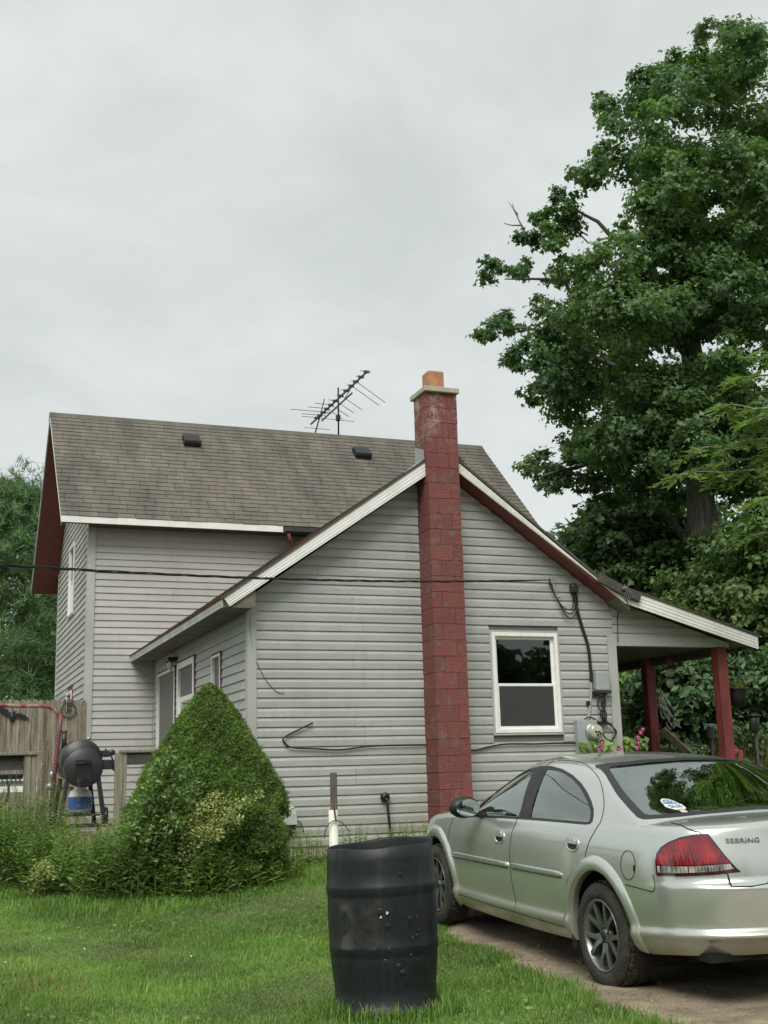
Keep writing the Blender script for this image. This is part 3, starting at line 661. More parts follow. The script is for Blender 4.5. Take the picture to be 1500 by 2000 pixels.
mb = MB(); mb.box((.10, -.06, -1.52), (.14, -.025, -1.47)); mb.build('strap', M['black'], wh)
em = thing('electric_meter', 'round glass electric meter on a grey socket box beside the flowers', 'meter', hw(4.46, 0, .50), YAW)
mb = MB(); mb.box((-.17, -.115, -.42), (.12, -.021, .12)); mb.box((-.178, -.122, -.43), (-.13, -.024, .128)); mb.build('socket_box', M['greybox'], em, bevel=.008)
mb = MB(); mb.lathe([(.115, -.116), (.115, -.15), (.10, -.155)], 28, (.045, 0, -.03), axis='y'); mb.build('ring', M['galv'], em)
M['meterglass'] = pmat('meter_face', (.40, .42, .33), .12, var=.15, vscale=14, coat=1.0)
mb = MB(); mb.lathe([(.10, -.152), (.098, -.20), (.088, -.225), (.06, -.237), (0, -.24)], 28, (.045, 0, -.03), axis='y'); mb.build('dome', M['meterglass'], em)
mb = MB()
for x, z_ in ((.02, .0), (.06, .0), (.045, -.04), (.085, -.02)): mb.box((x - .012, -.246, -.03 + z_ - .012), (x + .012, -.236, -.03 + z_ + .012))
mb.build('dial', M['black'], em)
ub = thing('utility_box', 'grey cable company box with dark cables hanging beneath it', 'utility box', hw(4.70, 0, 1.13), YAW)
mb = MB(); mb.box((-.10, -.13, -.13), (.105, -.022, .125)); mb.build('cover', M['greybox'], ub, bevel=.022)
mb = MB(); mb.box((-.115, -.13, -.165), (.12, -.02, -.131)); mb.box((-.13, -.05, -.20), (-.02, -.02, -.185)); mb.build('base', M['smoker'], ub, bevel=.006)
mb = MB()
for s in range(4): mb.tube(smoothpath([(.03 + s * .012, -.07, -.16), (.045 - s * .02, -.075, -.30), (-.04 + s * .03, -.07, -.42), (.01 + s * .01, -.06, -.52)], 5), .009, 6)
mb.tube(smoothpath([(.0, -.07, -.2), (-.06, -.075, -.25), (-.065, -.075, -.34), (-.01, -.075, -.40), (.04, -.075, -.33), (.03, -.075, -.24), (0, -.07, -.2)], 5), .008, 6)
mb.build('cable_bundle', M['cable'], ub)
mb = MB(); mb.box((-.07, -.055, -.545), (.075, -.02, -.52)); mb.build('clamp', M['smoker'], ub)
cab('coiled_cable', [hw(4.42, -.07, .64), hw(4.5, -.09, .66), hw(4.62, -.09, .60), hw(4.78, -.08, .58), hw(4.86, -.08, .46), hw(4.79, -.085, .36), hw(4.68, -.09, .42), hw(4.68, -.09, .54), hw(4.76, -.085, .57), hw(4.88, -.08, .47), hw(4.80, -.085, .38)], .009, 'thin black cable coiled in a ring beside the electric meter', 'cable')
cab('wall_cable', [hw(.755, -.05, .628), hw(.60, -.05, .56), hw(.47, -.045, .50), hw(.39, -.05, .45), hw(.41, -.045, .40), hw(.50, -.045, .345), hw(.8, -.05, .325), hw(1.1, -.05, .31), hw(1.5, -.045, .345), hw(2.0, -.045, .350), hw(2.20, -.04, .347)], .010, 'black cable with a hooked loose end stapled low on the wall left of the chimney', 'cable')
cab('wall_cable', [hw(2.66, -.04, .30), hw(2.85, -.045, .27), hw(3.05, -.045, .31), hw(3.3, -.045, .34), hw(3.7, -.045, .335), hw(4.0, -.045, .34), hw(4.29, -.045, .335)], .011, 'black cable sagging along the wall below the gable window', 'cable')
cab('phone_wire', [hw(-.0, -.035, 1.95), hw(.0, -.032, 1.70), hw(.06, -.03, 1.40), hw(.18, -.03, 1.15), hw(.32, -.03, 1.0), hw(.41, -.035, .985)], .004, 'thin grey wire curving down from the corner of the gable wall', 'wire', M['greycable'])
cab('antenna_wire', [hw(5.05, -.33, 2.25), hw(5.06, -.05, 2.05), hw(5.03, -.045, 1.9), hw(5.02, -.04, 1.64)], .006, 'thin black wire hanging from the wooden block to the porch beam', 'wire')
# timber block on the roof edge
tb = thing('timber_block', 'dark weathered timber block with cables tied over the bend of the roof edge', 'timber block', hw(4.92, -.34, 2.27), YAW)
mb = MB(); mb.beam((-.31, 0, .185), (.02, 0, .03), .05, .125); mb.beam((.021, .001, .03), (.29, 0, -.075), .05, .12); mb.build('timber', M['darkwood'], tb, bevel=.006)
mb = MB()
for q in range(5): mb.tube(smoothpath([(.05 + q * .015, -.03, .10 - q * .02), (.06 + q * .02, -.06, .02 - q * .01), (.02 + q * .03, -.055, -.08), (.08 - q * .01, -.04, -.16 + q * .02)], 4), .007, 5)
mb.ell((.06, -.03, .04), (.06, .04, .035)); mb.build('tied_cables', M['greycable'], tb)
# hose bib and hose, vent
hp = thing('hose', 'black hose hanging from a round wall tap behind the barrel', 'hose', hw(1.647, 0, -.258), YAW)
mb = MB(); mb.lathe([(.055, -.02), (.058, -.06), (.05, -.085), (.02, -.09)], 10, (0, 0, 0), axis='y'); mb.tube([(0, -.07, 0), (0, -.11, -.02), (0, -.12, -.07)], .014, 8); mb.build('tap', M['darkmetal'], hp)
mb = MB(); mb.tube(smoothpath([(0, -.12, -.05), (.01, -.12, -.2), (.03, -.115, -.4), (.015, -.12, -.62), (.0, -.14, -.85)], 5), .016, 8); mb.build('tube', M['cable'], hp)
dv = thing('vent_hood', 'pale square dryer vent hood low on the wall beside the bush', 'vent', hw(.42, 0, -.42), YAW)
mb = MB(); mb.prism([(-.02, -.11), (-.16, -.11), (-.13, .02), (-.02, .10)], -.10, .10, axes=(1, 2, 0)); mb.build('hood', M['fascia'], dv, bevel=.006)
mb = MB(); mb.box((-.085, -.14, -.16), (.085, -.03, -.112)); mb.build('flap', M['darkmetal'], dv)
mb = MB(); mb.tube(smoothpath([(.10, -.06, -.06), (.17, -.06, -.1), (.20, -.07, -.2)], 4), .006, 5); mb.build('wire', M['cable'], dv)

# ------------------------------------------------------------------ black plastic barrel
M['barrel'] = pmat('black_drum_plastic', (.0085, .011, .0135), .42, var=.3, vscale=5, col2=(.012, .015, .017), fine=.2, fscale=25, bump=.12, bscale=12, spec=.35)
def barrelmat():
    m = M['barrel']; N = m.node_tree.nodes; L = m.node_tree.links; p = N['Principled BSDF']; src = p.inputs['Base Color'].links[0].from_socket
    tc = N.new('ShaderNodeTexCoord'); sx = N.new('ShaderNodeSeparateXYZ'); L.new(tc.outputs['Object'], sx.inputs[0])
    def win(s, a, b, c, d):
        q = N.new('ShaderNodeMapRange'); q.inputs[1].default_value = a; q.inputs[2].default_value = b; L.new(s, q.inputs[0])
        r = N.new('ShaderNodeMapRange'); r.inputs[1].default_value = c; r.inputs[2].default_value = d; r.inputs[3].default_value = 1; r.inputs[4].default_value = 0; L.new(s, r.inputs[0])
        k = N.new('ShaderNodeMath'); k.operation = 'MULTIPLY'; L.new(q.outputs[0], k.inputs[0]); L.new(r.outputs[0], k.inputs[1]); return k.outputs[0]
    def mul(a, b):
        k = N.new('ShaderNodeMath'); k.operation = 'MULTIPLY'; L.new(a, k.inputs[0]); L.new(b, k.inputs[1]); return k.outputs[0]
    a = mul(win(sx.outputs['X'], -.26, -.23, -.02, .02), win(sx.outputs['Z'], .37, .375, .62, .64)); f = N.new('ShaderNodeMapRange'); f.inputs[1].default_value = 0; f.inputs[2].default_value = -.1; L.new(sx.outputs['Y'], f.inputs[0]); a = mul(a, f.outputs[0])
    n = N.new('ShaderNodeTexNoise'); n.inputs['Scale'].default_value = 16; n.inputs['Detail'].default_value = 10; n.inputs['Roughness'].default_value = .75; L.new(tc.outputs['Object'], n.inputs['Vector'])
    q = N.new('ShaderNodeMapRange'); q.inputs[1].default_value = .42; q.inputs[2].default_value = .70; L.new(n.outputs['Fac'], q.inputs[0])
    x = N.new('ShaderNodeMix'); x.data_type = 'RGBA'; L.new(mul(a, q.outputs[0]), x.inputs['Factor']); L.new(src, x.inputs['A']); x.inputs['B'].default_value = (.040, .036, .030, 1)
    e = mul(win(sx.outputs['X'], -.24, -.225, -.20, -.15), win(sx.outputs['Z'], .37, .375, .60, .64)); n2 = N.new('ShaderNodeTexNoise'); n2.inputs['Scale'].default_value = 9; n2.inputs['Detail'].default_value = 8; L.new(tc.outputs['Object'], n2.inputs['Vector'])
    q2 = N.new('ShaderNodeMapRange'); q2.inputs[1].default_value = .50; q2.inputs[2].default_value = .58; L.new(n2.outputs['Fac'], q2.inputs[0])
    y = N.new('ShaderNodeMix'); y.data_type = 'RGBA'; L.new(mul(mul(e, q2.outputs[0]), f.outputs[0]), y.inputs['Factor']); L.new(x.outputs['Result'], y.inputs['A']); y.inputs['B'].default_value = (.062, .056, .045, 1)
    mp_ = N.new('ShaderNodeMapping'); mp_.inputs['Scale'].default_value = (14, 14, 1.2); L.new(tc.outputs['Object'], mp_.inputs[0]); n4 = N.new('ShaderNodeTexNoise'); n4.inputs['Scale'].default_value = 1.6; n4.inputs['Detail'].default_value = 9; n4.inputs['Roughness'].default_value = .7; L.new(mp_.outputs[0], n4.inputs['Vector'])
    q4 = N.new('ShaderNodeMapRange'); q4.inputs[1].default_value = .52; q4.inputs[2].default_value = .82; L.new(n4.outputs['Fac'], q4.inputs[0]); z4 = N.new('ShaderNodeMix'); z4.data_type = 'RGBA'; L.new(q4.outputs[0], z4.inputs['Factor']); L.new(y.outputs['Result'], z4.inputs['A']); z4.inputs['B'].default_value = (.028, .030, .030, 1)
    L.new(z4.outputs['Result'], p.inputs['Base Color'])
    q3 = N.new('ShaderNodeMapRange'); q3.inputs[1].default_value = .3; q3.inputs[2].default_value = .7; q3.inputs[3].default_value = .34; q3.inputs[4].default_value = .58; L.new(n.outputs['Fac'], q3.inputs[0]); L.new(q3.outputs[0], p.inputs['Roughness'])
barrelmat()
BX, BY = -.062, 7.22
bar = thing('barrel', 'black plastic drum with its top cut off and bullet holes, on the lawn', 'barrel', (BX, BY, float(gz(BX, BY)) - .01))
bar.rotation_euler = (R(-.5), R(-1.2), 0)
prof = [(.262, 0), (.30, .004), (.312, .022), (.312, .045), (.300, .058), (.287, .075), (.290, .16), (.302, .27), (.3065, .318), (.3055, .330), (.3095, .338), (.3115, .372), (.3125, .382), (.3085, .392), (.3095, .46), (.3105, .53), (.309, .60), (.3075, .642), (.307, .652), (.3115, .662), (.312, .694), (.3125, .704), (.307, .714), (.304, .78), (.300, .85), (.295, .92), (.290, .925), (.285, .915), (.29, .8), (.295, .5), (.285, .08), (.25, .03), (0, .03)]
n = 72; vs = []
for r_, h in prof:
    for j in range(n):
        t = 2 * math.pi * j / n; k = h / .92
        r2 = r_ * (1 + k * k * (.045 * math.cos(2 * t + .3) + .012 * math.cos(3 * t + 1)) + .006 * k * math.sin(7 * t))
        hh = h + (k ** 6) * (.012 * math.cos(t) + .014 * math.sin(t) + .004 * math.sin(2 * t) + .003 * math.sin(5 * t + 1)) if h > .6 else h
        vs.append((r2 * math.cos(t), r2 * math.sin(t), hh))
mb = MB(); mb.add(vs, [(i * n + j, i * n + (j + 1) % n, (i + 1) * n + (j + 1) % n, (i + 1) * n + j) for i in range(len(prof) - 1) for j in range(n)], smooth=True)
shell = mb.build('shell', M['barrel'], bar)
M['scuff'] = pmat('torn_plastic_edge', (.020, .023, .026), .5); M['shine'] = pmat('bare_hole_light', (.55, .60, .58), .5)
for (px, h, s, li) in ((.115, .765, .010, 0), (-.01, .575, .012, 0), (.030, .565, .010, 1), (-.005, .545, .008, 1), (.03, .50, .010, 0), (.155, .525, .012, 0), (.195, .53, .009, 0), (.19, .43, .013, 0), (.20, .46, .009, 0), (.165, .42, .008, 0), (.035, .372, .010, 0), (-.05, .374, .009, 0), (.235, .372, .008, 0), (.01, .31, .013, 0), (.085, .285, .012, 0), (.105, .25, .013, 0), (.15, .335, .009, 0), (.165, .31, .007, 0), (.20, .30, .010, 0), (-.225, .315, .010, 0), (.22, .58, .008, 0), (.24, .25, .008, 0)):
    y = -math.sqrt(max(.001, .3115 ** 2 - px * px)) + .0; d = Vector((px, y, 0)).normalized(); rr_ = .311 if .33 < h < .72 else .302
    p = Vector((d.x * rr_, d.y * rr_, h)); a = Vector((-d.y, d.x, 0)); b = Vector((0, 0, 1))
    m2 = MB(); k = 9; v = []
    for q in range(k):
        t = 2 * math.pi * q / k; w = s * .8 * rnd.uniform(.75, 1.25); v += [p + d * .003 + (a * math.cos(t) + b * math.sin(t)) * w * 1.4, p + d * .005 + (a * math.cos(t) + b * math.sin(t)) * w]
    v += [p + d * .004]
    m2.add(v, [(2 * q, 2 * ((q + 1) % k), 2 * ((q + 1) % k) + 1, 2 * q + 1) for q in range(k)], 0)
    m2.add(v, [(2 * q + 1, 2 * ((q + 1) % k) + 1, 2 * k) for q in range(k)], 1)
    m2.build('bullet_hole', [M['scuff'], M['shine'] if li else M['black']], bar)

# stake with white pipe behind the barrel
st = thing('marker_stake', 'grey wooden stake with white plastic pipe and a bent wire behind the barrel', 'stake', (-.455, 9.6, float(gz(-.455, 9.6)) - .15))
M['stakewood'] = pmat('dark_grey_stake', (.115, .10, .08), .9, var=.3, vscale=9, stretch=(3, 3, .3), bump=.4, bscale=25)
mb = MB(); mb.beam((.0, .03, 0), (.0, .03, 1.425), .055, .03); mb.build('stake', M['stakewood'], st, bevel=.004)
M['pvc'] = pmat('white_pipe', (.74, .74, .68), .45, var=.08, vscale=8, col2=(.58, .58, .50))
mb = MB(); mb.tube([(.0, -.01, 0), (-.003, -.01, .6), (-.006, -.01, 1.14)], .036, 14); mb.build('pipe', M['pvc'], st)
mb = MB(); mb.beam((-.0, -.05, 1.19), (.02, -.055, 1.05), .014, .01); mb.build('strap', M['rust'], st)
mb = MB(); mb.tube(smoothpath([(-.075, -.05, .93), (-.06, -.06, 1.0), (-.02, -.06, 1.05), (.03, -.06, 1.06), (.08, -.06, 1.03), (.115, -.05, .98)], 5), .0045, 5); mb.build('wire', M['rust'], st)

# ------------------------------------------------------------------ deck, railing, fence, smoker, swing (left)
DZ = -.548
deck = thing('deck', 'weathered wooden deck behind the tall weeds', 'deck', hw(0, .9, DZ - .6), YAW)
for i in range(36):
    v = i * .148
    mb = MB(); mb.box((-5.2 + rnd.uniform(-.02, .02), v, .565), (-.06, v + .140, .60)); mb.build('plank', M['dirtywood'], deck)
mb = MB(); mb.box((-5.2, -.001 - .035, .36), (-.06, -.002, .56)); mb.build('rim_board', M['dirtywood'], deck)
rail = thing('deck_railing', 'grey wooden deck railing with square posts behind the weeds', 'railing', hw(0, .97, DZ), YAW)
for u in (-2.37, -1.33, -4.6):
    mb = MB()
    if u == -2.37: mb.box((u - .075, -.06, -.45), (u - .002, .06, .885)); mb.box((u + .002, -.055, -.45), (u + .065, .062, .885))
    else: mb.box((u - .07, -.06, -.45), (u + .012, .06, .885)); mb.box((u + .015, -.055, -.45), (u + .06, .06, .88))
    mb.build('post', M['postwood'], rail, bevel=.006)
mb = MB(); mb.box((-5.0, -.08, .887), (-2.26, .08, .925)); mb.build('handrail', M['postwood'], rail, bevel=.006)
mb = MB(); mb.box((-1.27, -.05, .75), (-.10, -.0, .89)); mb.build('rail_board', M['darkwood'], rail)
mb = MB(); mb.box((-1.35, -.08, .892), (-.10, .08, .925)); mb.build('handrail', M['postwood'], rail, bevel=.006)
mb = MB(); mb.box((-5.0, .0, .72), (-2.45, .04, .885)); mb.build('rail_board', M['darkwood'], rail)

fence = thing('fence', 'tall weathered board privacy fence beside the house corner', 'fence', hw(ML, VI - .05, DZ), YAW)
ub_ = -.008; i = 0
edges = [0, -.075, -.145, -.225, -.31, -.375] + [-.375 - .094 * k for k in range(1, 24)]
for a, b in zip(edges[1:], edges[:-1]):
    h = 1.875 + rnd.uniform(-.012, .012); mb = MB(); d = rnd.uniform(-.006, .006)
    mb.prism([(a + .003, -.5), (b - .003, -.5), (b - .003, h - .03), (b - .022, h), (a + .022, h), (a + .003, h - .03)], -.010 + d, .010 + d); mb.build('fence_board', M['dirtywood'], fence)
for z_ in (.35, 1.02, 1.60):
    mb = MB(); mb.box((-2.6, .022, z_), (0, .06, z_ + .085)); mb.build('rail', M['dirtywood'], fence)
mb = MB(); mb.box((-.48, -.05, 1.02), (-.13, -.019, 1.075)); mb.box((-.48, -.05, .50), (-.13, -.019, .55)); mb.build('ledge', M['dirtywood'], fence)

def deckp(u, v, z=0.0): return hw(u, v, DZ + z)
smk = thing('smoker_grill', 'big black barrel smoker grill on splayed legs on the deck', 'grill', deckp(-1.62, 2.2), YAW)
mb = MB(); mb.lathe([(0, -.02), (.235, -.02), (.247, -.008), (.247, .10)], 40, (0, 0, .745), axis='y'); mb.build('end_cap', M['smoker'], smk)
mb = MB(); mb.lathe([(0, .10), (.250, .101), (.262, .12), (.262, 1.0), (.24, 1.03), (0, 1.03)], 40, (-.01, 0, .845), axis='y'); mb.build('drum', M['smoker'], smk)
mb = MB(); mb.box((-.10, -.034, .79), (.09, -.021, .84)); mb.box((-.11, -.030, .56), (.10, -.022, .78)); mb.tube([(-.10, -.04, .80), (-.10, -.06, .80), (.09, -.06, .80), (.09, -.04, .80)], .007, 6); mb.build('ash_door', M['darkmetal'], smk)
mb = MB(); mb.prism([(-.01, .58), (.055, .58), (.02, .66)], -.038, -.031); mb.build('vent_slot', M['black'], smk)
for sx_, yy_ in ((-1, .02), (1, .02), (-1, .9), (1, .9)):
    mb = MB(); mb.beam((sx_ * .19, yy_, .62), (sx_ * (.29 if yy_ < .5 else .27), yy_, 0.0), .055, .055, up=(0, 1, 0)); mb.build('leg', M['smoker'], smk)
mb = MB(); mb.box((-.27, .0, .015), (.27, .05, .05)); mb.box((-.40, -.02, -.0), (-.24, .04, .035)); mb.build('cross_bar', M['smoker'], smk)
mb = MB(); mb.box((-.23, .05, .14), (.23, .85, .16)); mb.build('lower_shelf', M['darkmetal'], smk)
for x in (-.37, .30):
    mb = MB(); mb.lathe([(.05, -.028), (.115, -.026), (.122, -.015), (.122, .015), (.115, .026), (.05, .028)], 20, (x, .10, .122), axis='x'); mb.build('wheel', M['black'], smk)
mb = MB(); mb.tube([(-.19, .6, 1.0), (-.19, .6, 1.22)], .035, 12); mb.lathe([(.04, 1.22), (.04, 1.24), (0, 1.245)], 12, (-.19, .6, 0)); mb.build('smokestack', M['smoker'], smk)
mb = MB(); mb.box((.24, .05, .88), (.36, .5, .96)); mb.box((.25, .03, .72), (.40, .45, .84)); mb.ell((.36, .05, .93), (.05, .03, .04)); mb.ell((.40, .04, .76), (.045, .03, .07)); mb.tube([(.28, .1, .98), (.36, .0, .86), (.38, -.02, .72)], .012, 6); mb.build('hopper', M['smoker'], smk, bevel=.01)
mb = MB(); mb.lathe([(.012, 1.09), (.03, 1.11), (.03, 1.13), (.012, 1.14), (0, 1.145)], 12, (.09, .3, 0)); mb.build('thermometer', M['galv'], smk)
pt = thing('propane_tank', 'white and blue propane tank under the smoker grill', 'propane tank', deckp(-1.60, 2.62, .16), YAW)
M['tankwhite'] = pmat('white_tank_paint', (.75, .75, .73), .4); M['tankblue'] = pmat('blue_tank_label', (.05, .13, .38), .4)
mb = MB(); mb.lathe([(.08, .0), (.135, .02), (.152, .07), (.152, .23), (.13, .29), (.06, .32), (0, .32)], 26); mb.build('body', M['tankwhite'], pt)
mb = MB(); mb.lathe([(.1535, .06), (.1535, .22)], 26); mb.build('label', M['tankblue'], pt)
mb = MB(); mb.lathe([(.085, .31), (.085, .40), (.078, .40), (.078, .31)], 20); mb.build('collar', M['tankwhite'], pt)
mb = MB(); mb.tube([(0, 0, .31), (0, 0, .36)], .02, 8); mb.box((-.035, -.012, .36), (.035, .012, .38)); mb.build('valve', M['darkmetal'], pt)

M['redpaint'] = pmat('faded_red_paint', (.17, .035, .035), .6, var=.35, vscale=7, col2=(.30, .25, .22), lo=.46, hi=.58)
def stripe():
    m = pmat('red_wrapped_tape', (.33, .04, .05), .5); N = m.node_tree.nodes; L = m.node_tree.links
    tc = N.new('ShaderNodeTexCoord'); w = N.new('ShaderNodeTexWave'); w.wave_type = 'BANDS'; w.bands_direction = 'DIAGONAL'; w.inputs['Scale'].default_value = 14; w.inputs['Distortion'].default_value = 1; L.new(tc.outputs['Object'], w.inputs['Vector'])
    r = N.new('ShaderNodeMapRange'); r.inputs[1].default_value = .62; r.inputs[2].default_value = .75; L.new(w.outputs['Fac'], r.inputs[0])
    x = N.new('ShaderNodeMix'); x.data_type = 'RGBA'; x.inputs['A'].default_value = (.15, .035, .038, 1); x.inputs['B'].default_value = (.21, .12, .11, 1); L.new(r.outputs[0], x.inputs['Factor']); L.new(x.outputs['Result'], N['Principled BSDF'].inputs['Base Color']); return m
M['tape'] = stripe()
sw = thing('porch_swing', 'porch swing with faded red frame and white slatted seat on the deck', 'swing', deckp(-1.86, 2.8), YAW)
mb = MB(); mb.tube(smoothpath([(-1.6, 0, 1.62), (-.6, 0, 1.57), (-.25, 0, 1.565), (-.13, 0, 1.54), (-.05, 0, 1.47), (-.01, 0, 1.36)], 5), .026, 10); mb.build('top_tube', M['redpaint'], sw)
mb = MB(); mb.tube([(.0, -.01, 1.46), (-.02, -.0, 1.2), (-.06, 0, .7), (-.085, 0, .25)], .030, 12); mb.build('post', M['tape'], sw)
mb = MB(); mb.tube([(-.085, 0, .26), (-.09, 0, 0)], .034, 10); mb.build('foot', M['rust'], sw)
mb = MB()
for k in range(20):
    z_ = 1.44 - k * .052; q = .014; c = [(-.19 + (q * math.cos(t) if k % 2 else 0), (0 if k % 2 else q * math.cos(t)), z_ + .032 * math.sin(t)) for t in np.linspace(0, 2 * math.pi, 9)]
    mb.tube(c, .004, 4, caps=False)
mb.build('chain', M['rust'], sw)
for z_, y_, h_ in ((.80, .45, .10), (.60, .40, .06), (.46, .36, .075)):
    mb = MB(); mb.box((-1.5, y_, z_), (-.25, y_ + .03, z_ + h_)); mb.build('slat', M['white'], sw)
mb = MB(); mb.box((-1.5, -.05, .28), (-.12, .40, .32)); mb.box((-.30, -.05, .16), (-.22, .0, .28)); mb.beam((-.2, .0, .3), (-.32, .1, -.0), .05, .05); mb.build('seat', M['dirtywood'], sw)
mb = MB(); mb.ell((-.10, -.03, .66), (.03, .03, .06)); mb.ell((-.12, -.03, .52), (.045, .035, .05)); mb.build('hook_block', M['galv'], sw)
gr = thing('griddle', 'dark flat griddle with a hanging black cable behind the left railing post', 'griddle', deckp(-2.62, 1.6, .60), YAW)
mb = MB(); mb.box((-.5, -.2, .02), (.20, .2, .08)); mb.build('top', M['darkmetal'], gr, bevel=.01)
mb = MB()
for k in range(14): mb.box((-.5 + k * .05, -.215, -.005), (-.47 + k * .05, -.201, .02))
mb.box((-.5, -.19, -.04), (.2, .19, .0)); mb.build('body', M['galv'], gr)
mb = MB(); mb.tube(smoothpath([(.03, -.22, .0), (.04, -.23, -.12), (.02, -.23, -.22), (-.05, -.22, -.30)], 5), .014, 6); mb.build('cable', M['cable'], gr)
# bird and scroll ornaments on the fence
bd = thing('bird_ornament', 'dark metal bird with spread wings hung on the fence', 'ornament', hw(-2.26, VI - .075, 1.07), YAW)
mb = MB(); mb.ell((-.0, -.02, -.02), (.045, .02, .075)); mb.ell((.02, -.02, .06), (.025, .02, .03)); mb.tube([(.03, -.02, .065), (.07, -.02, .075)], [.008, .002], 6)
mb.build('body', M['darkmetal'], bd)
for pts in ([(.02, .03), (.08, .05), (.18, .02), (.27, -.05), (.20, -.045), (.12, -.02), (.05, -.03)], [(-.01, .03), (-.08, .10), (-.20, .17), (-.30, .18), (-.22, .10), (-.12, .02), (-.03, -.02)]):
    mb = MB(); mb.prism(pts, -.024, -.010); mb.build('wing', M['darkmetal'], bd)
sc = thing('scroll_ornament', 'round wrought iron scroll ornament hung on the fence above the smoker', 'ornament', hw(-1.40, VI - .075, 1.155), YAW)
mb = MB(); mb.tube([(.115 * math.cos(t), -.01, .115 * math.sin(t)) for t in np.linspace(0, 2 * math.pi, 29)], .008, 5, caps=False)
for cx_, cz_, q in ((-.035, -.02, 1), (.035, -.01, -1), (0, .055, 1)): mb.tube([(cx_ + q * (.05 - .012 * t) * math.cos(t), -.01, cz_ + (.05 - .012 * t) * math.sin(t)) for t in np.linspace(0, 3.6, 16)], .006, 5)
for q in (-1, 1): mb.tube([(q * (.035 + (.032 - .007 * t) * math.cos(t)), -.01, .15 + (.032 - .007 * t) * math.sin(t)) for t in np.linspace(-1.5, 3.6, 14)], .007, 5)
mb.build('scrollwork', M['black'], sc)

# ------------------------------------------------------------------ things on and beside the porch (right)
bd2 = thing('leaning_board', 'weathered grey board leaning diagonally against the rear porch post', 'board', hw(6.70, 1.5, .555), YAW)
mb = MB(); mb.beam((-.08, .0, .0), (.72, -.1, -.72), .14, .03, up=(.7, .3, .7)); mb.build('plank', pmat('pale_grey_board', (.34, .31, .24), .85, var=.2, vscale=8, col2=(.22, .20, .15), stretch=(.5, 3, 3)), bd2)
M['capiz'] = pmat('translucent_disc', (.20, .21, .18), .4, var=.15, vscale=20)
wc = thing('wind_chime', 'round flat discs strung below a red star hanging under the porch roof', 'wind chime', hw(6.05, .35, 1.60), YAW)
mb = MB(); mb.tube([(0, 0, 0), (0, 0, -.25), (.01, 0, -.62)], .003, 4); mb.build('string', M['cable'], wc)
for x, z_, r_ in ((.02, -.32, .062), (.0, -.47, .064)):
    mb = MB(); mb.lathe([(0, -.004), (r_, -.003), (r_, .003), (0, .004)], 20, (x, 0, z_), axis='y'); mb.build('disc', M['capiz'], wc)
mb = MB()
for k in range(12): t = k * math.pi / 6; mb.tube([(.02, 0, -.18), (.02 + .06 * math.cos(t), 0, -.18 + .06 * math.sin(t))], .004, 4)
mb.ell((.02, -.01, -.18), (.012, .01, .012)); mb.build('star', M['redpost'], wc)
st2 = thing('star_ornament', 'pale flat star hanging beside the front porch post', 'ornament', hw(6.43, .35, 1.60), YAW)
mb = MB(); mb.prism([((.085 if k % 2 == 0 else .036) * math.sin(k * math.pi / 5), -.42 + (.085 if k % 2 == 0 else .036) * math.cos(k * math.pi / 5)) for k in range(10)], -.004, .004); mb.build('star', M['capiz'], st2)
mb = MB(); mb.tube([(0, 0, 0), (0, 0, -.34)], .003, 4); mb.build('string', M['cable'], st2)
wo = thing('wire_sculpture', 'twisted white metal yard ornament beside the rear porch post', 'ornament', hw(6.85, 1.72, .60), YAW)
M['whitemetal'] = pmat('white_metal', (.62, .62, .58), .5, var=.2, vscale=20)
mb = MB()
for q in range(9):
    a = rnd.uniform(0, 6.28); b = rnd.uniform(.05, .16)
    mb.tube(smoothpath([(-.05 + rnd.uniform(-.04, .04), rnd.uniform(-.04, .04), .55 - q * .02), (.02 + b * math.cos(a), b * .3 * math.sin(a), .36 - q * .015), (.06 + b * .8 * math.cos(a + 1.4), rnd.uniform(-.03, .03), .20 - q * .02), (.12 + rnd.uniform(-.06, .16), 0, .05 - q * .012)], 5), .009, 5)
mb.build('twisted_rods', M['whitemetal'], wo)
mb = MB(); mb.tube(smoothpath([(.02, 0, .32), (.10, -.02, .26), (.12, -.02, .14), (.05, 0, .05), (.0, 0, .12)], 5), .022, 6); mb.tube([(.05, .02, .1), (.08, .05, -1.25)], .015, 6); mb.build('stem', M['black'], wo)
hk = thing('bracket_hook', 'small white hook bracket on the outer side of the front porch post', 'hook', hw(6.735, .0, 1.32), YAW)
mb = MB(); mb.tube([(.0, 0, 0), (.24, 0, .15)], .006, 5); mb.tube(smoothpath([(.235, 0, .20), (.235, 0, .13), (.265, 0, .105), (.30, 0, .12), (.305, 0, .15)], 4), .009, 6); mb.build('arm', M['whitemetal'], hk)
hbk = thing('hanging_basket', 'dark hanging flower basket with pink blooms right of the porch post', 'hanging basket', hw(6.93, .05, .80), YAW)
mb = MB(); mb.lathe([(0, 0), (.09, .0), (.12, .15), (.125, .22), (.135, .225), (.135, .245), (.115, .245), (.11, .2), (0, .19)], 20); mb.build('pot', M['darkmetal'], hbk)
mb = MB(); [mb.tube([(.13 * math.cos(t), .13 * math.sin(t), .24), (0, 0, .60)], .003, 4) for t in (0, 2.1, 4.2)]; mb.tube([(0, 0, .60), (0, -.0, .80)], .005, 5); mb.build('hanger', M['cable'], hbk)
tl = thing('garden_torch', 'black garden torch lantern on a tall pole at the right edge', 'torch', hw(7.08, -.05, -.75), YAW)
mb = MB(); mb.tube([(.0, 0, 0), (.01, 0, 1.20)], .022, 8); mb.build('pole', M['smoker'], tl)
mb = MB(); mb.lathe([(.03, 1.18), (.07, 1.22), (.075, 1.38), (.06, 1.40), (.0, 1.41)], 14); mb.build('lantern', M['smoker'], tl)
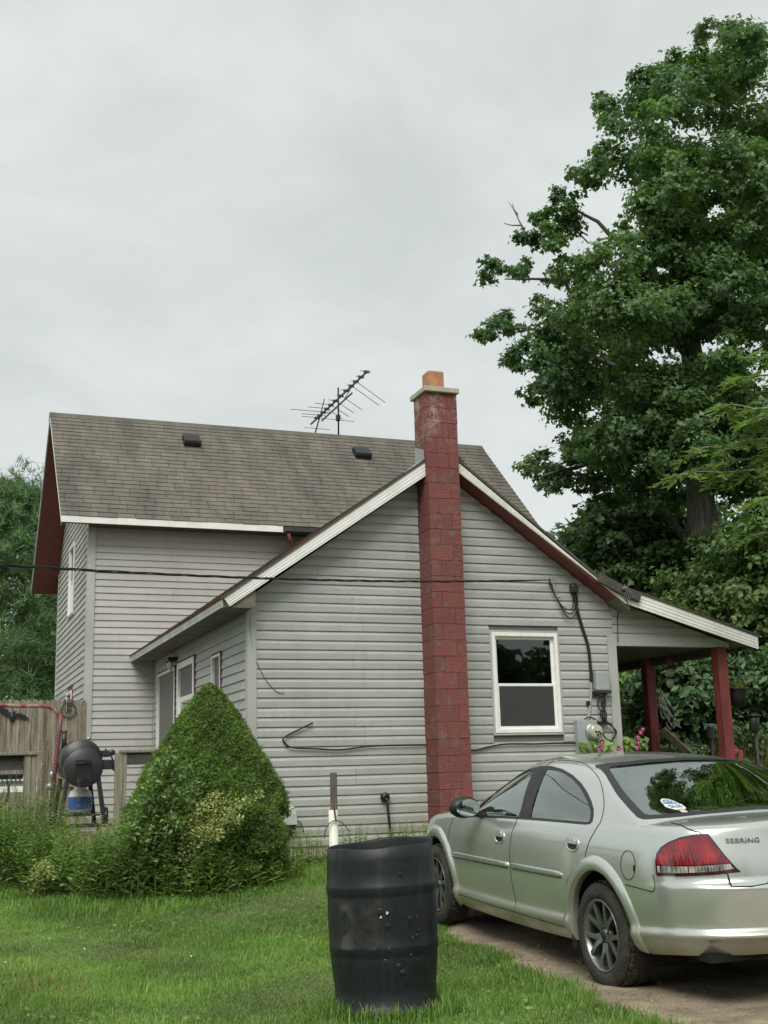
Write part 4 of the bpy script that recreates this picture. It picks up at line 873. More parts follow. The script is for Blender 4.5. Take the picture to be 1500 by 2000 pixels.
mb = MB(); mb.lathe([(.10, 1.40), (.105, 1.415), (.02, 1.45), (0, 1.45)], 14); mb.build('cap', M['darkmetal'], tl)
gl = thing('garden_light', 'slim garden light with flat pale cap between the porch posts', 'garden light', hw(6.9, .7, -.70), YAW)
mb = MB(); mb.tube([(0, 0, 0), (0, 0, 1.22)], .028, 8); mb.build('pole', M['darkmetal'], gl); mb = MB(); mb.lathe([(.05, 1.08), (.05, 1.24)], 12); mb.build('lamp', M['smoker'], gl)
mb = MB(); mb.lathe([(0, 1.27), (.085, 1.26), (.09, 1.275), (.03, 1.29), (0, 1.29)], 14); mb.build('cap', M['greybox'], gl)
rc = thing('red_hose', 'coiled pinkish red hose hanging behind the car roof', 'hose', hw(6.86, .12, .10), YAW)
M['redhose'] = pmat('faded_red_hose', (.42, .11, .09), .5, var=.2, vscale=12)
mb = MB()
for q in range(5): mb.tube(smoothpath([(-.08 + q * .01, 0, .12), (-.02, -.02 + q * .01, .16 - q * .01), (.06 + q * .012, 0, .08), (.05 + q * .012, .02, -.08), (.07 + q * .015, 0, -.30)], 5), .011, 6)
mb.ell((-.03, 0, .09), (.07, .04, .055)); mb.build('coil', M['redhose'], rc)
# ------------------------------------------------------------------ silver sedan (x forward from the rear axle, y left, z up)
def carpaint():
    m = bpy.data.materials.new('silver_car_paint'); m.use_nodes = True; N = m.node_tree.nodes; L = m.node_tree.links; p = N['Principled BSDF']
    tc = N.new('ShaderNodeTexCoord'); n = N.new('ShaderNodeTexNoise'); n.inputs['Scale'].default_value = 3; n.inputs['Detail'].default_value = 8; L.new(tc.outputs['Object'], n.inputs['Vector'])
    sx = N.new('ShaderNodeSeparateXYZ'); L.new(tc.outputs['Object'], sx.inputs[0])
    # road dust thrown up on the lower sills and bumper
    h = N.new('ShaderNodeMapRange'); h.inputs[1].default_value = .60; h.inputs[2].default_value = .24; L.new(sx.outputs['Z'], h.inputs[0])
    k = N.new('ShaderNodeMath'); k.operation = 'MULTIPLY'; k.use_clamp = True; L.new(h.outputs[0], k.inputs[0])
    q = N.new('ShaderNodeMapRange'); q.inputs[1].default_value = .3; q.inputs[2].default_value = .7; q.inputs[3].default_value = .15; q.inputs[4].default_value = 1.15; L.new(n.outputs['Fac'], q.inputs[0]); L.new(q.outputs[0], k.inputs[1])
    x = N.new('ShaderNodeMix'); x.data_type = 'RGBA'; x.inputs['A'].default_value = (.56, .595, .56, 1); x.inputs['B'].default_value = (.40, .37, .29, 1); L.new(k.outputs[0], x.inputs['Factor'])
    L.new(x.outputs['Result'], p.inputs['Base Color'])
    p.inputs['Metallic'].default_value = .60
    r = N.new('ShaderNodeMapRange'); r.inputs[3].default_value = .22; r.inputs[4].default_value = .6; L.new(k.outputs[0], r.inputs[0]); L.new(r.outputs[0], p.inputs['Roughness'])
    c = N.new('ShaderNodeMapRange'); c.inputs[3].default_value = .9; c.inputs[4].default_value = .0; L.new(k.outputs[0], c.inputs[0]); L.new(c.outputs[0], p.inputs['Coat Weight']); p.inputs['Coat Roughness'].default_value = .05
    return m
M['paint'] = carpaint()
M['rubber'] = pmat('black_rubber_seal', (.018, .019, .02), .45)
M['carglass'] = glassmat('car_glass', (.42, .48, .45), .008, 2.5)
M['tyre'] = pmat('tyre_rubber', (.022, .021, .019), .8, var=.3, vscale=10, col2=(.075, .065, .045), lo=.45, hi=.75, fine=.3, fscale=60, bump=.3, bscale=60)
M['tread'] = pmat('dusty_tread', (.075, .066, .048), .95, var=.4, vscale=18, col2=(.02, .019, .017), fine=.4, fscale=80, bump=.8, bscale=70)
M['rim'] = pmat('gunmetal_rim', (.27, .28, .28), .34, metal=.85, var=.15, vscale=10)
M['chrome'] = pmat('satin_metal', (.55, .56, .54), .22, metal=.9)
def lensmat(nm, a, b, rough=.08):
    m = bpy.data.materials.new(nm); m.use_nodes = True; N = m.node_tree.nodes; L = m.node_tree.links; p = N['Principled BSDF']; p.inputs['Roughness'].default_value = .10; p.inputs['Coat Weight'].default_value = 1; p.inputs['Coat Roughness'].default_value = .03
    tc = N.new('ShaderNodeTexCoord'); w = N.new('ShaderNodeTexWave'); w.bands_direction = 'Y'; w.inputs['Scale'].default_value = 22; w.inputs['Distortion'].default_value = 1.5; w.inputs['Detail'].default_value = 1; L.new(tc.outputs['Object'], w.inputs['Vector'])
    n = N.new('ShaderNodeTexNoise'); n.inputs['Scale'].default_value = 11; n.inputs['Detail'].default_value = 2; L.new(tc.outputs['Object'], n.inputs['Vector'])
    k = N.new('ShaderNodeMath'); k.operation = 'MULTIPLY_ADD'; L.new(w.outputs['Fac'], k.inputs[0]); k.inputs[1].default_value = .13; L.new(n.outputs['Fac'], k.inputs[2])
    r = N.new('ShaderNodeMapRange'); r.inputs[1].default_value = .40; r.inputs[2].default_value = .72; L.new(k.outputs[0], r.inputs[0]); x = N.new('ShaderNodeMix'); x.data_type = 'RGBA'; x.inputs['A'].default_value = (*a, 1); x.inputs['B'].default_value = (*b, 1); L.new(r.outputs[0], x.inputs['Factor']); L.new(x.outputs['Result'], p.inputs['Base Color'])
    bp = N.new('ShaderNodeBump'); bp.inputs['Strength'].default_value = .25; bp.inputs['Distance'].default_value = .004; L.new(w.outputs['Fac'], bp.inputs['Height']); L.new(bp.outputs[0], p.inputs['Normal']); return m
    m = pmat(nm, a, rough, var=.0, col2=b, vscale=9, lo=.3, hi=.75, coat=1.0, stretch=(1, 1, .45)); return m
M['redlens'] = lensmat('red_tail_lens', (.36, .012, .02), (.10, .004, .010)); M['clearlens'] = lensmat('clear_tail_lens', (.50, .50, .46), (.10, .10, .09))
M['lampedge'] = pmat('dark_red_lamp_edge', (.045, .006, .008), .2, coat=1)
M['seat'] = pmat('grey_seat_fabric', (.20, .205, .195), .9, var=.12, vscale=15)
M['carin'] = pmat('dark_car_interior', (.035, .036, .035), .8)

CARP = Vector((2.08430, 8.09091, -1.31683 + ZC)); cyaw, cpit, crol = 1.9142718, .03945592, -.01428666
f_ = Vector((math.cos(cpit) * math.cos(cyaw), math.cos(cpit) * math.sin(cyaw), math.sin(cpit))); l_ = Vector((0, 0, 1)).cross(f_).normalized(); u_ = f_.cross(l_)
l2 = l_ * math.cos(crol) + u_ * math.sin(crol); u2 = u_ * math.cos(crol) - l_ * math.sin(crol)
CARM = Matrix(((f_.x, l2.x, u2.x, CARP.x), (f_.y, l2.y, u2.y, CARP.y), (f_.z, l2.z, u2.z, CARP.z), (0, 0, 0, 1)))
car = thing('sedan', 'silver four door sedan parked on the dirt drive in front of the house', 'car'); car.matrix_world = CARM

def ip(x, xs_, ys_): return float(np.interp(x, xs_, ys_))
def smooth_ip(xs_, ys_):
    from mathutils.geometry import interpolate_bezier
    xs_ = np.array(xs_); ys_ = np.array(ys_); d = np.gradient(ys_, xs_)
    def f(x):
        x = min(max(x, xs_[0]), xs_[-1]); i = min(int(np.searchsorted(xs_, x, 'right')) - 1, len(xs_) - 2); h = xs_[i + 1] - xs_[i]; t = (x - xs_[i]) / h
        return (2*t**3-3*t**2+1)*ys_[i] + (t**3-2*t**2+t)*h*d[i] + (-2*t**3+3*t**2)*ys_[i+1] + (t**3-t**2)*h*d[i+1]
    return f
zbelt = smooth_ip([-1.15, -.8, -.4, 0, .6, 1.2, 1.8, 2.3, 2.75, 3.1, 3.4, 3.7], [1.00, 1.00, .995, .985, .965, .95, .93, .91, .87, .81, .74, .64])
z0f = smooth_ip([-1.15, -.7, -.4, .3, 2.3, 3.1, 3.7], [.345, .315, .28, .235, .205, .22, .25])
RINGS = [  # height fraction, half width, rear semi length
    (0, .80, .515), (.04, .832, .545), (.10, .856, .585), (.135, .864, .607), (.15, .868, .640), (.165, .870, .648), (.18, .869, .646), (.20, .866, .630), (.215, .860, .618), (.235, .859, .612),
    (.28, .864, .613), (.34, .871, .617), (.40, .877, .621), (.46, .881, .625), (.52, .883, .627), (.545, .883, .627), (.565, .8825, .622), (.585, .882, .590), (.60, .882, .575), (.64, .880, .570), (.70, .877, .562), (.76, .873, .553), (.82, .867, .543), (.87, .860, .534), (.92, .850, .526), (.96, .841, .520), (1.0, .832, .514)]
XR, XF, AF = -.50, 2.70, .98
th_r = np.linspace(0, math.pi / 2, 34); th_f = np.linspace(math.pi / 2, 0, 26)[1:]
mid_x = np.arange(XR + .04, XF - .01, .04)
def ring_pts(w, ar, af=AF, n_r=2.5, n_f=2.3, xr=XR, xf=XF):
    pts = [(xr - ar * max(math.cos(t), 0) ** (2 / n_r), w * max(math.sin(t), 0) ** (2 / n_r)) for t in th_r]
    pts += [(x, w) for x in mid_x]
    pts += [(xf + af * max(math.cos(t), 0) ** (2 / n_f), w * max(math.sin(t), 0) ** (2 / n_f)) for t in np.concatenate([[math.pi / 2], th_f])]
    return pts
rows = []
for h, w, ar in RINGS:
    r_ = []
    for x, y in ring_pts(w, ar, AF - .10 * abs(h - .35)):
        tap = 1 - .035 * max(0, (x - 1.6) / 2.1) ** 1.5 * (1 if h < .9 else .9)
        z = z0f(x) + (zbelt(x) - z0f(x)) * h
        r_.append((x, y * tap, z))
    rows.append(r_)
for d, dz in ((.012, .010), (.03, .018), (.06, .026), (.11, .034), (.18, .042), (.30, .050), (.45, .056), (.62, .060), (.832, .061)):
    r_ = []
    for x, y in ring_pts(.832 - d, .514 - min(d, .5) * .10, AF - .10 * .65 - d * .12):
        tap = 1 - .035 * max(0, (x - 1.6) / 2.1) ** 1.5 * .9
        fall = 1.0 - .0 * x
        r_.append((x, max(0, y * tap), zbelt(x) + dz * (1 if x < 2.9 else 1.25) ))
    rows.append(r_)
bmL = bmesh.new()
gridv = [[bmL.verts.new(p) for p in r_] for r_ in rows]
npt = len(rows[0])
def quads(g, flip=False):
    for i in range(len(g) - 1):
        for j in range(len(g[0]) - 1):
            q = [g[i][j], g[i][j + 1], g[i + 1][j + 1], g[i + 1][j]]
            q = [v for k, v in enumerate(q) if v not in q[:k]]
            cs = []
            for v in q:
                if all((v.co - c.co).length > 1e-6 for c in cs): cs.append(v)
            if len(cs) < 3: continue
            if flip: cs.reverse()
            try: bmL.faces.new(cs)
            except ValueError: pass
quads(gridv, True)
# greenhouse
zroof = smooth_ip([-.7, .2, .45, .8, 1.1, 1.5, 1.75, 2.7], [1.27, 1.30, 1.318, 1.342, 1.345, 1.325, 1.30, 1.20])
zb2 = lambda x: zbelt(x) + .004
XRg = smooth_ip([0, .25, .5, .75, 1.0], [-.68, -.52, -.28, -.03, .22]); XFg = smooth_ip([0, .25, .5, .75, 1.0], [2.66, 2.42, 2.16, 1.90, 1.62])
Wg = smooth_ip([0, .12, .3, .5, .7, .85, .94, 1.0], [.834, .822, .792, .752, .705, .664, .632, .598])
tg = [0, .05, .1, .16, .22, .28, .34, .40, .46, .52, .58, .64, .70, .76, .82, .87, .91, .95, .98, 1.0]
th_r2 = (math.pi / 2) * (np.linspace(0, 1, 34) ** 1.0); th_f2 = np.linspace(math.pi / 2, 0, 22)
grows = []
def gh_ring(t, scale_y=1.0, dz=0.0, shr=0.0):
    xr, xf, w = XRg(t) + shr, XFg(t) - shr, Wg(t); a, b = .30, .62; o = []
    nr = 4.6
    for th in th_r2: o.append((xr + a - a * max(math.cos(th), 0) ** (2 / nr), w * max(math.sin(th), 0) ** (2 / nr)))
    k = 36
    for i in range(1, k): o.append((xr + a + (xf - b - xr - a) * i / k, w))
    for th in th_f2: o.append((xf - b + b * max(math.cos(th), 0) ** (2 / 2.6), w * max(math.sin(th), 0) ** (2 / 2.6)))
    return [(x, y * scale_y, (zb2(x) - .03 + (zroof(x) - zb2(x) + .03) * t) + dz * (1 - .0 * x) + (.034 * t * (1 - (y / max(w, .01)) ** 2) if t > 0 else 0)) for x, y in o]
for t in tg: grows.append(gh_ring(t))
for sy, dz, shr in ((.95, .007, .012), (.88, .012, .028), (.78, .016, .05), (.64, .019, .08), (.46, .021, .12), (.24, .022, .16), (0, .022, .2)):
    base = gh_ring(1.0, 1.0, 0, shr); o = []
    for x, y, z in base:
        zz = zroof(x) + .034 * (1 - (y * sy / .598) ** 2) + dz * .8
        o.append((x, y * sy, zz))
    grows.append(o)
gv2 = [[bmL.verts.new(p) for p in r_] for r_ in grows]
quads(gv2, True)
bmesh.ops.remove_doubles(bmL, verts=bmL.verts, dist=1e-5)
bmL.normal_update()
for v in bmL.verts:
    if v.co.y < 1e-4: v.co.y = 0
# reference surface for normals and for laying trim on
ref = bmL.copy(); bmesh.ops.triangulate(ref, faces=ref.faces); ref.normal_update()
for v in ref.verts:
    if v.co.y < 1e-4:
        n = v.normal.copy(); n.y = 0; v.normal = n.normalized() if n.length > 1e-6 else Vector((0, 0, 1))
ref.faces.ensure_lookup_table(); REFN = [[v.normal.copy() for v in f.verts] for f in ref.faces]; REFV = [[v.co.copy() for v in f.verts] for f in ref.faces]
BV = BVHTree.FromBMesh(ref)
from mathutils.interpolate import poly_3d_calc
def refn(p):
    loc, n, i, d = BV.find_nearest(p)
    w = poly_3d_calc(REFV[i], loc); o = Vector((0, 0, 0))
    for a, b in zip(w, REFN[i]): o += b * a
    return o.normalized() if o.length > 1e-6 else n
def refp(p): return BV.find_nearest(Vector(p))[0]

def pip(poly, a, b):
    c = False; j = len(poly) - 1
    for i in range(len(poly)):
        (x1, y1), (x2, y2) = poly[i], poly[j]
        if (y1 > b) != (y2 > b) and a < (x2 - x1) * (b - y1) / (y2 - y1) + x1: c = not c
        j = i
    return c
AX = {'side': (Vector((1, 0, 0)), Vector((0, 0, 1))), 'rear': (Vector((0, 1, 0)), Vector((0, 0, 1))), 'corner': (Vector((.7071, .7071, 0)), Vector((0, 0, 1))), 'top': (Vector((1, 0, 0)), Vector((0, 1, 0)))}
def cut(poly, axis, cond):
    """scores the skin along the polygon's outline and returns the faces inside"""
    e1, e2 = AX[axis]; n = len(poly)
    for i in range(n):
        (a0, b0), (a1, b1) = poly[i], poly[(i + 1) % n]
        d = Vector((a1 - a0, b1 - b0))
        if d.length < 1e-6: continue
        nn = e1 * d.y - e2 * d.x; co = e1 * a0 + e2 * b0
        lo = (min(a0, a1) - .002, min(b0, b1) - .002); hi = (max(a0, a1) + .002, max(b0, b1) + .002); fs = []
        for f in bmL.faces:
            c = f.calc_center_median()
            if not cond(c): continue
            A = [v.co.dot(e1) for v in f.verts]; B = [v.co.dot(e2) for v in f.verts]
            if max(A) < lo[0] or min(A) > hi[0] or max(B) < lo[1] or min(B) > hi[1]: continue
            fs.append(f)
        if not fs: continue
        es = list({e for f in fs for e in f.edges}); vs = list({v for f in fs for v in f.verts})
        bmesh.ops.bisect_plane(bmL, geom=fs + es + vs, plane_co=co, plane_no=nn.normalized(), dist=1e-5)
    o = []
    for f in bmL.faces:
        c = f.calc_center_median()
        if cond(c) and pip(poly, c.dot(e1), c.dot(e2)): o.append(f)
    return o
def circ(cx, cz, r, n=44): return [(cx + r * math.cos(2 * math.pi * i / n), cz + r * math.sin(2 * math.pi * i / n)) for i in range(n)]
lay = bmL.faces.layers.int.new('part')     # 0 body 1 front door 2 rear door 3 glass 4 seal 5 arch trim 6 red lens 7 clear lens 8 lamp edge 9 rear glass 10 front glass 11 boot lid 12 fuel flap
def setp(fs, k, only=None):
    for f in fs:
        if only is None or f[lay] in only: f[lay] = k
sideok = lambda c: c.y > .45
DOORF = [(2.40, .86), (2.44, .70), (2.43, .50), (2.41, .30), (1.215, .30), (1.23, .5), (1.25, .74), (1.235, .85), (1.195, .95), (1.12, 1.15), (1.07, 1.31), (1.05, 1.352), (1.25, 1.352), (1.50, 1.325), (1.72, 1.255), (1.95, 1.11), (2.15, .97), (2.30, .90)]
DOORR = [(1.205, .30), (.40, .30), (.30, .45), (.177, .687), (.13, .79), (.087, .886), (.04, .95), (.008, 1.0), (.012, 1.05), (.05, 1.11), (.105, 1.155), (.19, 1.21), (.315, 1.268), (.49, 1.315), (.67, 1.343), (.85, 1.354), (1.04, 1.354), (1.06, 1.31), (1.11, 1.15), (1.185, .95), (1.225, .85), (1.24, .74), (1.22, .5)]
setp(cut(DOORF, 'side', sideok), 1); setp(cut(DOORR, 'side', sideok), 2)
SEAL = [(2.08, .905), (1.97, 1.0), (1.85, 1.085), (1.7, 1.175), (1.56, 1.235), (1.40, 1.282), (1.19, 1.314), (1.0, 1.32), (.80, 1.302), (.62, 1.268), (.46, 1.222), (.33, 1.172), (.22, 1.118), (.15, 1.072), (.118, 1.035), (.11, 1.005), (.13, .984), (.18, .978), (.6, .966), (1.0, .955), (1.5, .936), (1.9, .916)]
GF = [(2.0, .925), (1.90, 1.01), (1.80, 1.08), (1.68, 1.160), (1.54, 1.222), (1.39, 1.266), (1.235, 1.297), (1.205, 1.15), (1.155, .965), (1.5, .950), (1.9, .931)]
GR = [(.995, .972), (1.02, 1.15), (1.045, 1.299), (.90, 1.295), (.78, 1.282), (.62, 1.248), (.48, 1.205), (.36, 1.158), (.25, 1.104), (.175, 1.058), (.148, 1.025), (.145, 1.004), (.16, .994), (.25, .990), (.6, .981)]
setp(cut(SEAL, 'side', sideok), 4); setp(cut(GF, 'side', sideok), 3); setp(cut(GR, 'side', sideok), 3)
backok = lambda c: c.x < .55 and c.z > 1.0 and c.x > -.60
B1 = [(-.01, 1.070), (.40, 1.062), (.70, 1.050), (.772, 1.046), (.780, 1.056), (.760, 1.09), (.71, 1.165), (.645, 1.25), (.605, 1.30), (.585, 1.322), (.555, 1.334), (.48, 1.344), (.25, 1.360), (-.01, 1.366)]
B2 = [(-.01, 1.086), (.40, 1.078), (.66, 1.068), (.722, 1.066), (.730, 1.074), (.722, 1.09), (.675, 1.165), (.613, 1.25), (.578, 1.296), (.560, 1.314), (.54, 1.322), (.48, 1.330), (.25, 1.346), (-.01, 1.352)]
setp(cut(B1, 'rear', backok), 4); setp(cut(B2, 'rear', backok), 9)
frontok = lambda c: c.x > 1.45 and c.z > .9
F1 = [(-.01, 1.0), (.45, .975), (.72, .94), (.70, 1.0), (.60, 1.2), (.53, 1.31), (.3, 1.34), (-.01, 1.35)]
setp(cut(F1, 'rear', frontok), 10, only=(0,))
WR, WX = .325, 2.743
for cx in (0, WX):
    setp(cut(circ(cx, WR, .478), 'side', sideok), 5); setp(cut(circ(cx, WR, .455), 'side', sideok), 5); setp(cut(circ(cx, WR, .405), 'side', sideok), 5)
    inn = cut(circ(cx, WR + .004, .385), 'side', sideok); bmesh.ops.delete(bmL, geom=inn, context='FACES')
cornok = lambda c: c.x < -.45 and c.y > .2
def q_(x, y): return (x + y) * .7071
LAMP = [(.128, .755), (.132, .83), (.122, .875), (.095, .91), (.05, .94), (-.02, .968), (-.10, .985), (-.175, .992), (-.215, .94), (-.262, .875), (-.315, .81), (-.340, .786), (-.2, .772), (.0, .760)]
LRED = [(.118, .815), (.118, .84), (.108, .87), (.085, .90), (.045, .928), (-.02, .955), (-.10, .972), (-.168, .980), (-.205, .935), (-.25, .875), (-.283, .835), (-.1, .822)]
LCLR = [(.116, .772), (.117, .808), (-.1, .815), (-.285, .828), (-.305, .802), (-.2, .788), (.0, .776)]
setp(cut(LAMP, 'corner', cornok), 8); setp(cut(LRED, 'corner', cornok), 6); setp(cut(LCLR, 'corner', cornok), 7)
fu = cut(circ(-.395, .785, .083, 28), 'side', lambda c: c.y > .5); setp(fu, 12, only=(0,))
# arch lips stand proud of the skin
for f in bmL.faces: pass
archv = {v for f in bmL.faces if f[lay] == 5 for v in f.verts}
for v in archv:
    for cx in (0, WX):
        d = math.hypot(v.co.x - cx, v.co.z - WR)
        if d < .50:
            k = ip(d, [.38, .405, .4051, .455, .478], [.006, .018, .018, .016, 0]); v.co.y += k
bmL.normal_update()

def ysurf(x, z):
    h = BV.ray_cast(Vector((x, 2, z)), Vector((0, -1, 0)))
    return h[0] if h[0] is not None else Vector((x, .85, z))
def extract(keys, name, mat, offset=0.0, parent=None, mirror=True, both=True, transfer=True, other=None):
    src = bmL.copy(); l = src.faces.layers.int['part']
    bmesh.ops.delete(src, geom=[f for f in src.faces if f[l] not in keys], context='FACES')
    if not src.faces: return []
    res = []
    def make(b, nm, sgn):
        me = bpy.data.meshes.new(nm); b.normal_update()
        if offset:
            for v in b.verts: v.co += Vector((refn(Vector((v.co.x, abs(v.co.y), v.co.z))) * offset)) * Vector((1, 1, 1)) if sgn > 0 else Vector((0, 0, 0))
        b.to_mesh(me); me.materials.append(mat); me.polygons.foreach_set('use_smooth', [True] * len(me.polygons))
        if transfer:
            ns = []
            for v in me.vertices:
                n = refn(Vector((v.co.x, abs(v.co.y), v.co.z)))
                if v.co.y < -1e-5: n = Vector((n.x, -n.y, n.z))
                ns.append(n)
            me.normals_split_custom_set_from_vertices(ns)
        o = bpy.data.objects.new(nm, me); link(o, parent if parent else car); return o
    if offset:
        for v in src.verts: v.co += refn(v.co) * offset
    off, offset = offset, 0
    if both == 'join':
        m2 = src.copy(); 
        for v in m2.verts: v.co.y = -v.co.y
        bmesh.ops.reverse_faces(m2, faces=m2.faces)
        t1 = bpy.data.meshes.new('t'); m2.to_mesh(t1); src.from_mesh(t1); bpy.data.meshes.remove(t1)
        bmesh.ops.remove_doubles(src, verts=[v for v in src.verts if abs(v.co.y) < 1e-4], dist=1e-4)
        return [make(src, name, 1)]
    m2 = src.copy()
    for v in m2.verts: v.co.y = -v.co.y
    bmesh.ops.reverse_faces(m2, faces=m2.faces)
    return [make(src, name, 1), make(m2, name, -1)]
# triangulate n-gons with many sides for clean shading
bmesh.ops.triangulate(bmL, faces=[f for f in bmL.faces if len(f.verts) > 4])
body = extract((0,), 'body', M['paint'], both='join')[0]
doors = extract((1,), 'door', M['paint']) + extract((2,), 'door', M['paint'])
extract((4,), 'window_seal', M['rubber'], offset=.002, both='join')
extract((3,), 'side_window', M['carglass'], offset=-.004)
extract((9,), 'rear_window', M['carglass'], offset=-.002, both='join'); extract((10,), 'windscreen', M['carglass'], offset=-.002, both='join')
for cx in (0, WX):
    for sg in (1, -1):
        n = 72; vs = []; R5 = ((.480, -.001), (.470, .010), (.455, .017), (.425, .020), (.400, .018), (.388, .008), (.384, -.05)); okr = []
        for i in range(n + 1):
            t = -.33 + (math.pi + .66) * i / n
            for r_, o_ in R5:
                x, z = cx + r_ * math.cos(t), WR + r_ * math.sin(t); y = ysurf(x, max(z, z0f(x) + .012)).y; vs.append((x, sg * (y + o_), z))
        m_ = len(R5); fs = [(i * m_ + j, (i + 1) * m_ + j, (i + 1) * m_ + j + 1, i * m_ + j + 1) for i in range(n) for j in range(m_ - 1) if min(vs[i * m_ + j][2], vs[(i + 1) * m_ + j][2]) > z0f(vs[i * m_ + j][0]) - .005]
        mb = MB(); mb.add(vs, fs, smooth=True); mb.build('arch_trim', M['paint'], car)
lamps = extract((8,), 'tail_lamp', M['lampedge'], offset=.004)
for k, nm, mt in ((6, 'red_lens', 'redlens'), (7, 'clear_lens', 'clearlens')):
    for o, p_ in zip(extract((k,), nm, M[mt], offset=.007), lamps): o.parent = p_
for p_ in lamps:
    for y_, x_ in ((.795, -.69), (.765, -.86), (.715, -.975), (.67, -1.03)):
        sg = 1 if p_ is lamps[0] else -1; q = refp((x_, y_, .795)); n_ = refn(q); mb = MB()
        a_ = q + n_ * .009; mb.beam((a_.x, sg * a_.y, .778), (a_.x, sg * a_.y, .815), .006, .004, up=(n_.x, sg * n_.y, 0)); mb.build('lens_rib', M['lampedge'], p_)
ff = extract((12,), 'fuel_flap', M['paint']); bpy.data.objects.remove(ff[1])
for o in list(car.children):
    pass

def trim_line(pts, r, name, mat, parent=None, dens=10, mirror=False, out=.0005, closed=False):
    P = smoothpath(pts, dens); Q = []
    for p in P:
        loc = refp(p); Q.append(loc + refn(loc) * out)
    mb = MB(); mb.tube(Q, r, 5)
    if mirror: mb.tube([Vector((q.x, -q.y, q.z)) for q in Q], r, 5)
    return mb.build(name, mat, parent or car)
def side3(poly, y=.9): return [(a, y, b) for a, b in poly]
M['gap'] = pmat('panel_gap', (.006, .006, .006), .8)
def gap(poly, name, parent, r=.0028, mat=None):
    P = smoothpath([(a, 0, b) for a, b in poly], 6); Q = []
    for p in P:
        q = ysurf(p.x, p.z); Q.append(q + refn(q) * .0004)
    mb = MB(); mb.tube(Q, r, 5); return mb.build(name, mat or M['gap'], parent)
gap([(2.38, .885), (2.42, .80), (2.44, .70), (2.43, .50), (2.41, .32)], 'panel_gap', doors[0])
gap([(1.06, 1.352), (1.08, 1.31), (1.12, 1.15), (1.19, .95), (1.232, .85), (1.245, .74), (1.228, .5), (1.212, .32)], 'panel_gap', doors[0])
gap([(1.04, 1.356), (.85, 1.356), (.67, 1.345), (.49, 1.317), (.315, 1.270), (.19, 1.212), (.105, 1.155), (.05, 1.11), (.012, 1.05), (.008, 1.0), (.04, .95), (.087, .886), (.13, .79), (.165, .71)], 'panel_gap', doors[2])
gap([(2.41, .305), (1.9, .298), (1.21, .302), (.45, .305)], 'panel_gap', doors[0])
gap(circ(-.395, .785, .083, 28) + [(-.312, .785)], 'panel_gap', ff[0], r=.0025)
mb = MB(); q = ysurf(-.465, .785); mb.ell((q.x, q.y + .001, q.z - .012), (.010, .006, .022)); mb.build('finger_notch', M['gap'], ff[0])
trim_line([(-.36, .9, .672), (-.50, .9, .668), (-.63, .86, .664), (-.655, .85, .672), (-.662, .85, .70), (-.645, .85, .755)], .0028, 'panel_gap', M['gap'])
trim_line([(-.62, .70, 1.03), (-.75, .715, 1.03), (-.88, .725, 1.03), (-.955, .735, 1.02), (-.985, .735, .995), (-1.01, .71, .95), (-1.04, .67, .87), (-1.05, .635, .80), (-1.06, .595, .776), (-1.08, .52, .766), (-1.085, .40, .762), (-1.09, .15, .760), (-1.09, .0, .760)], .0042, 'boot_lid_gap', M['gap'], mirror=True, dens=6)
# bump strips along the doors
for d_, (xa, za, xb, zb, r_) in ((doors[0], (2.37, .607, 1.262, .625, 0)), (doors[2], (1.205, .628, .435, .643, 1))):
    mb = MB(); n = 24; pr = [(-.021, .0), (-.017, .011), (-.004, .016), (.006, .0165), (.014, .012), (.018, .0)]; vs = []
    for i in range(n + 1):
        t = i / n; x = xa + (xb - xa) * t; z = za + (zb - za) * t; q = ysurf(x, z); e = min(1, math.sqrt(max(0, min(t * 14, 1)))) if not r_ else min(1, math.sqrt(max(0, min((1 - t) * 14, 1)))); e = max(e, .12)
        for a, b in pr: vs.append((x, q.y + b * e - .001, z + a * e))
    m_ = len(pr); fs = [(i * m_ + j, (i + 1) * m_ + j, (i + 1) * m_ + j + 1, i * m_ + j + 1) for i in range(n) for j in range(m_ - 1)] + [tuple(range(m_)), tuple(n * m_ + j for j in range(m_))]
    mb.add(vs, fs, smooth=True); st_ = mb.build('bump_strip', M['paint'], d_)
    mb = MB(); mb.tube([ysurf(xa + (xb - xa) * t, za + (zb - za) * t + .010) + Vector((0, .0145, 0)) for t in np.linspace(.03, .97, 12)], .0035, 5); mb.build('bright_strip', M['chrome'], d_)
    mb = MB(); mb.tube([ysurf(xa + (xb - xa) * t, za + (zb - za) * t - .0225) + Vector((0, .001, 0)) for t in np.linspace(.02, .98, 12)], .003, 4); mb.build('strip_shadow_gap', M['gap'], d_)
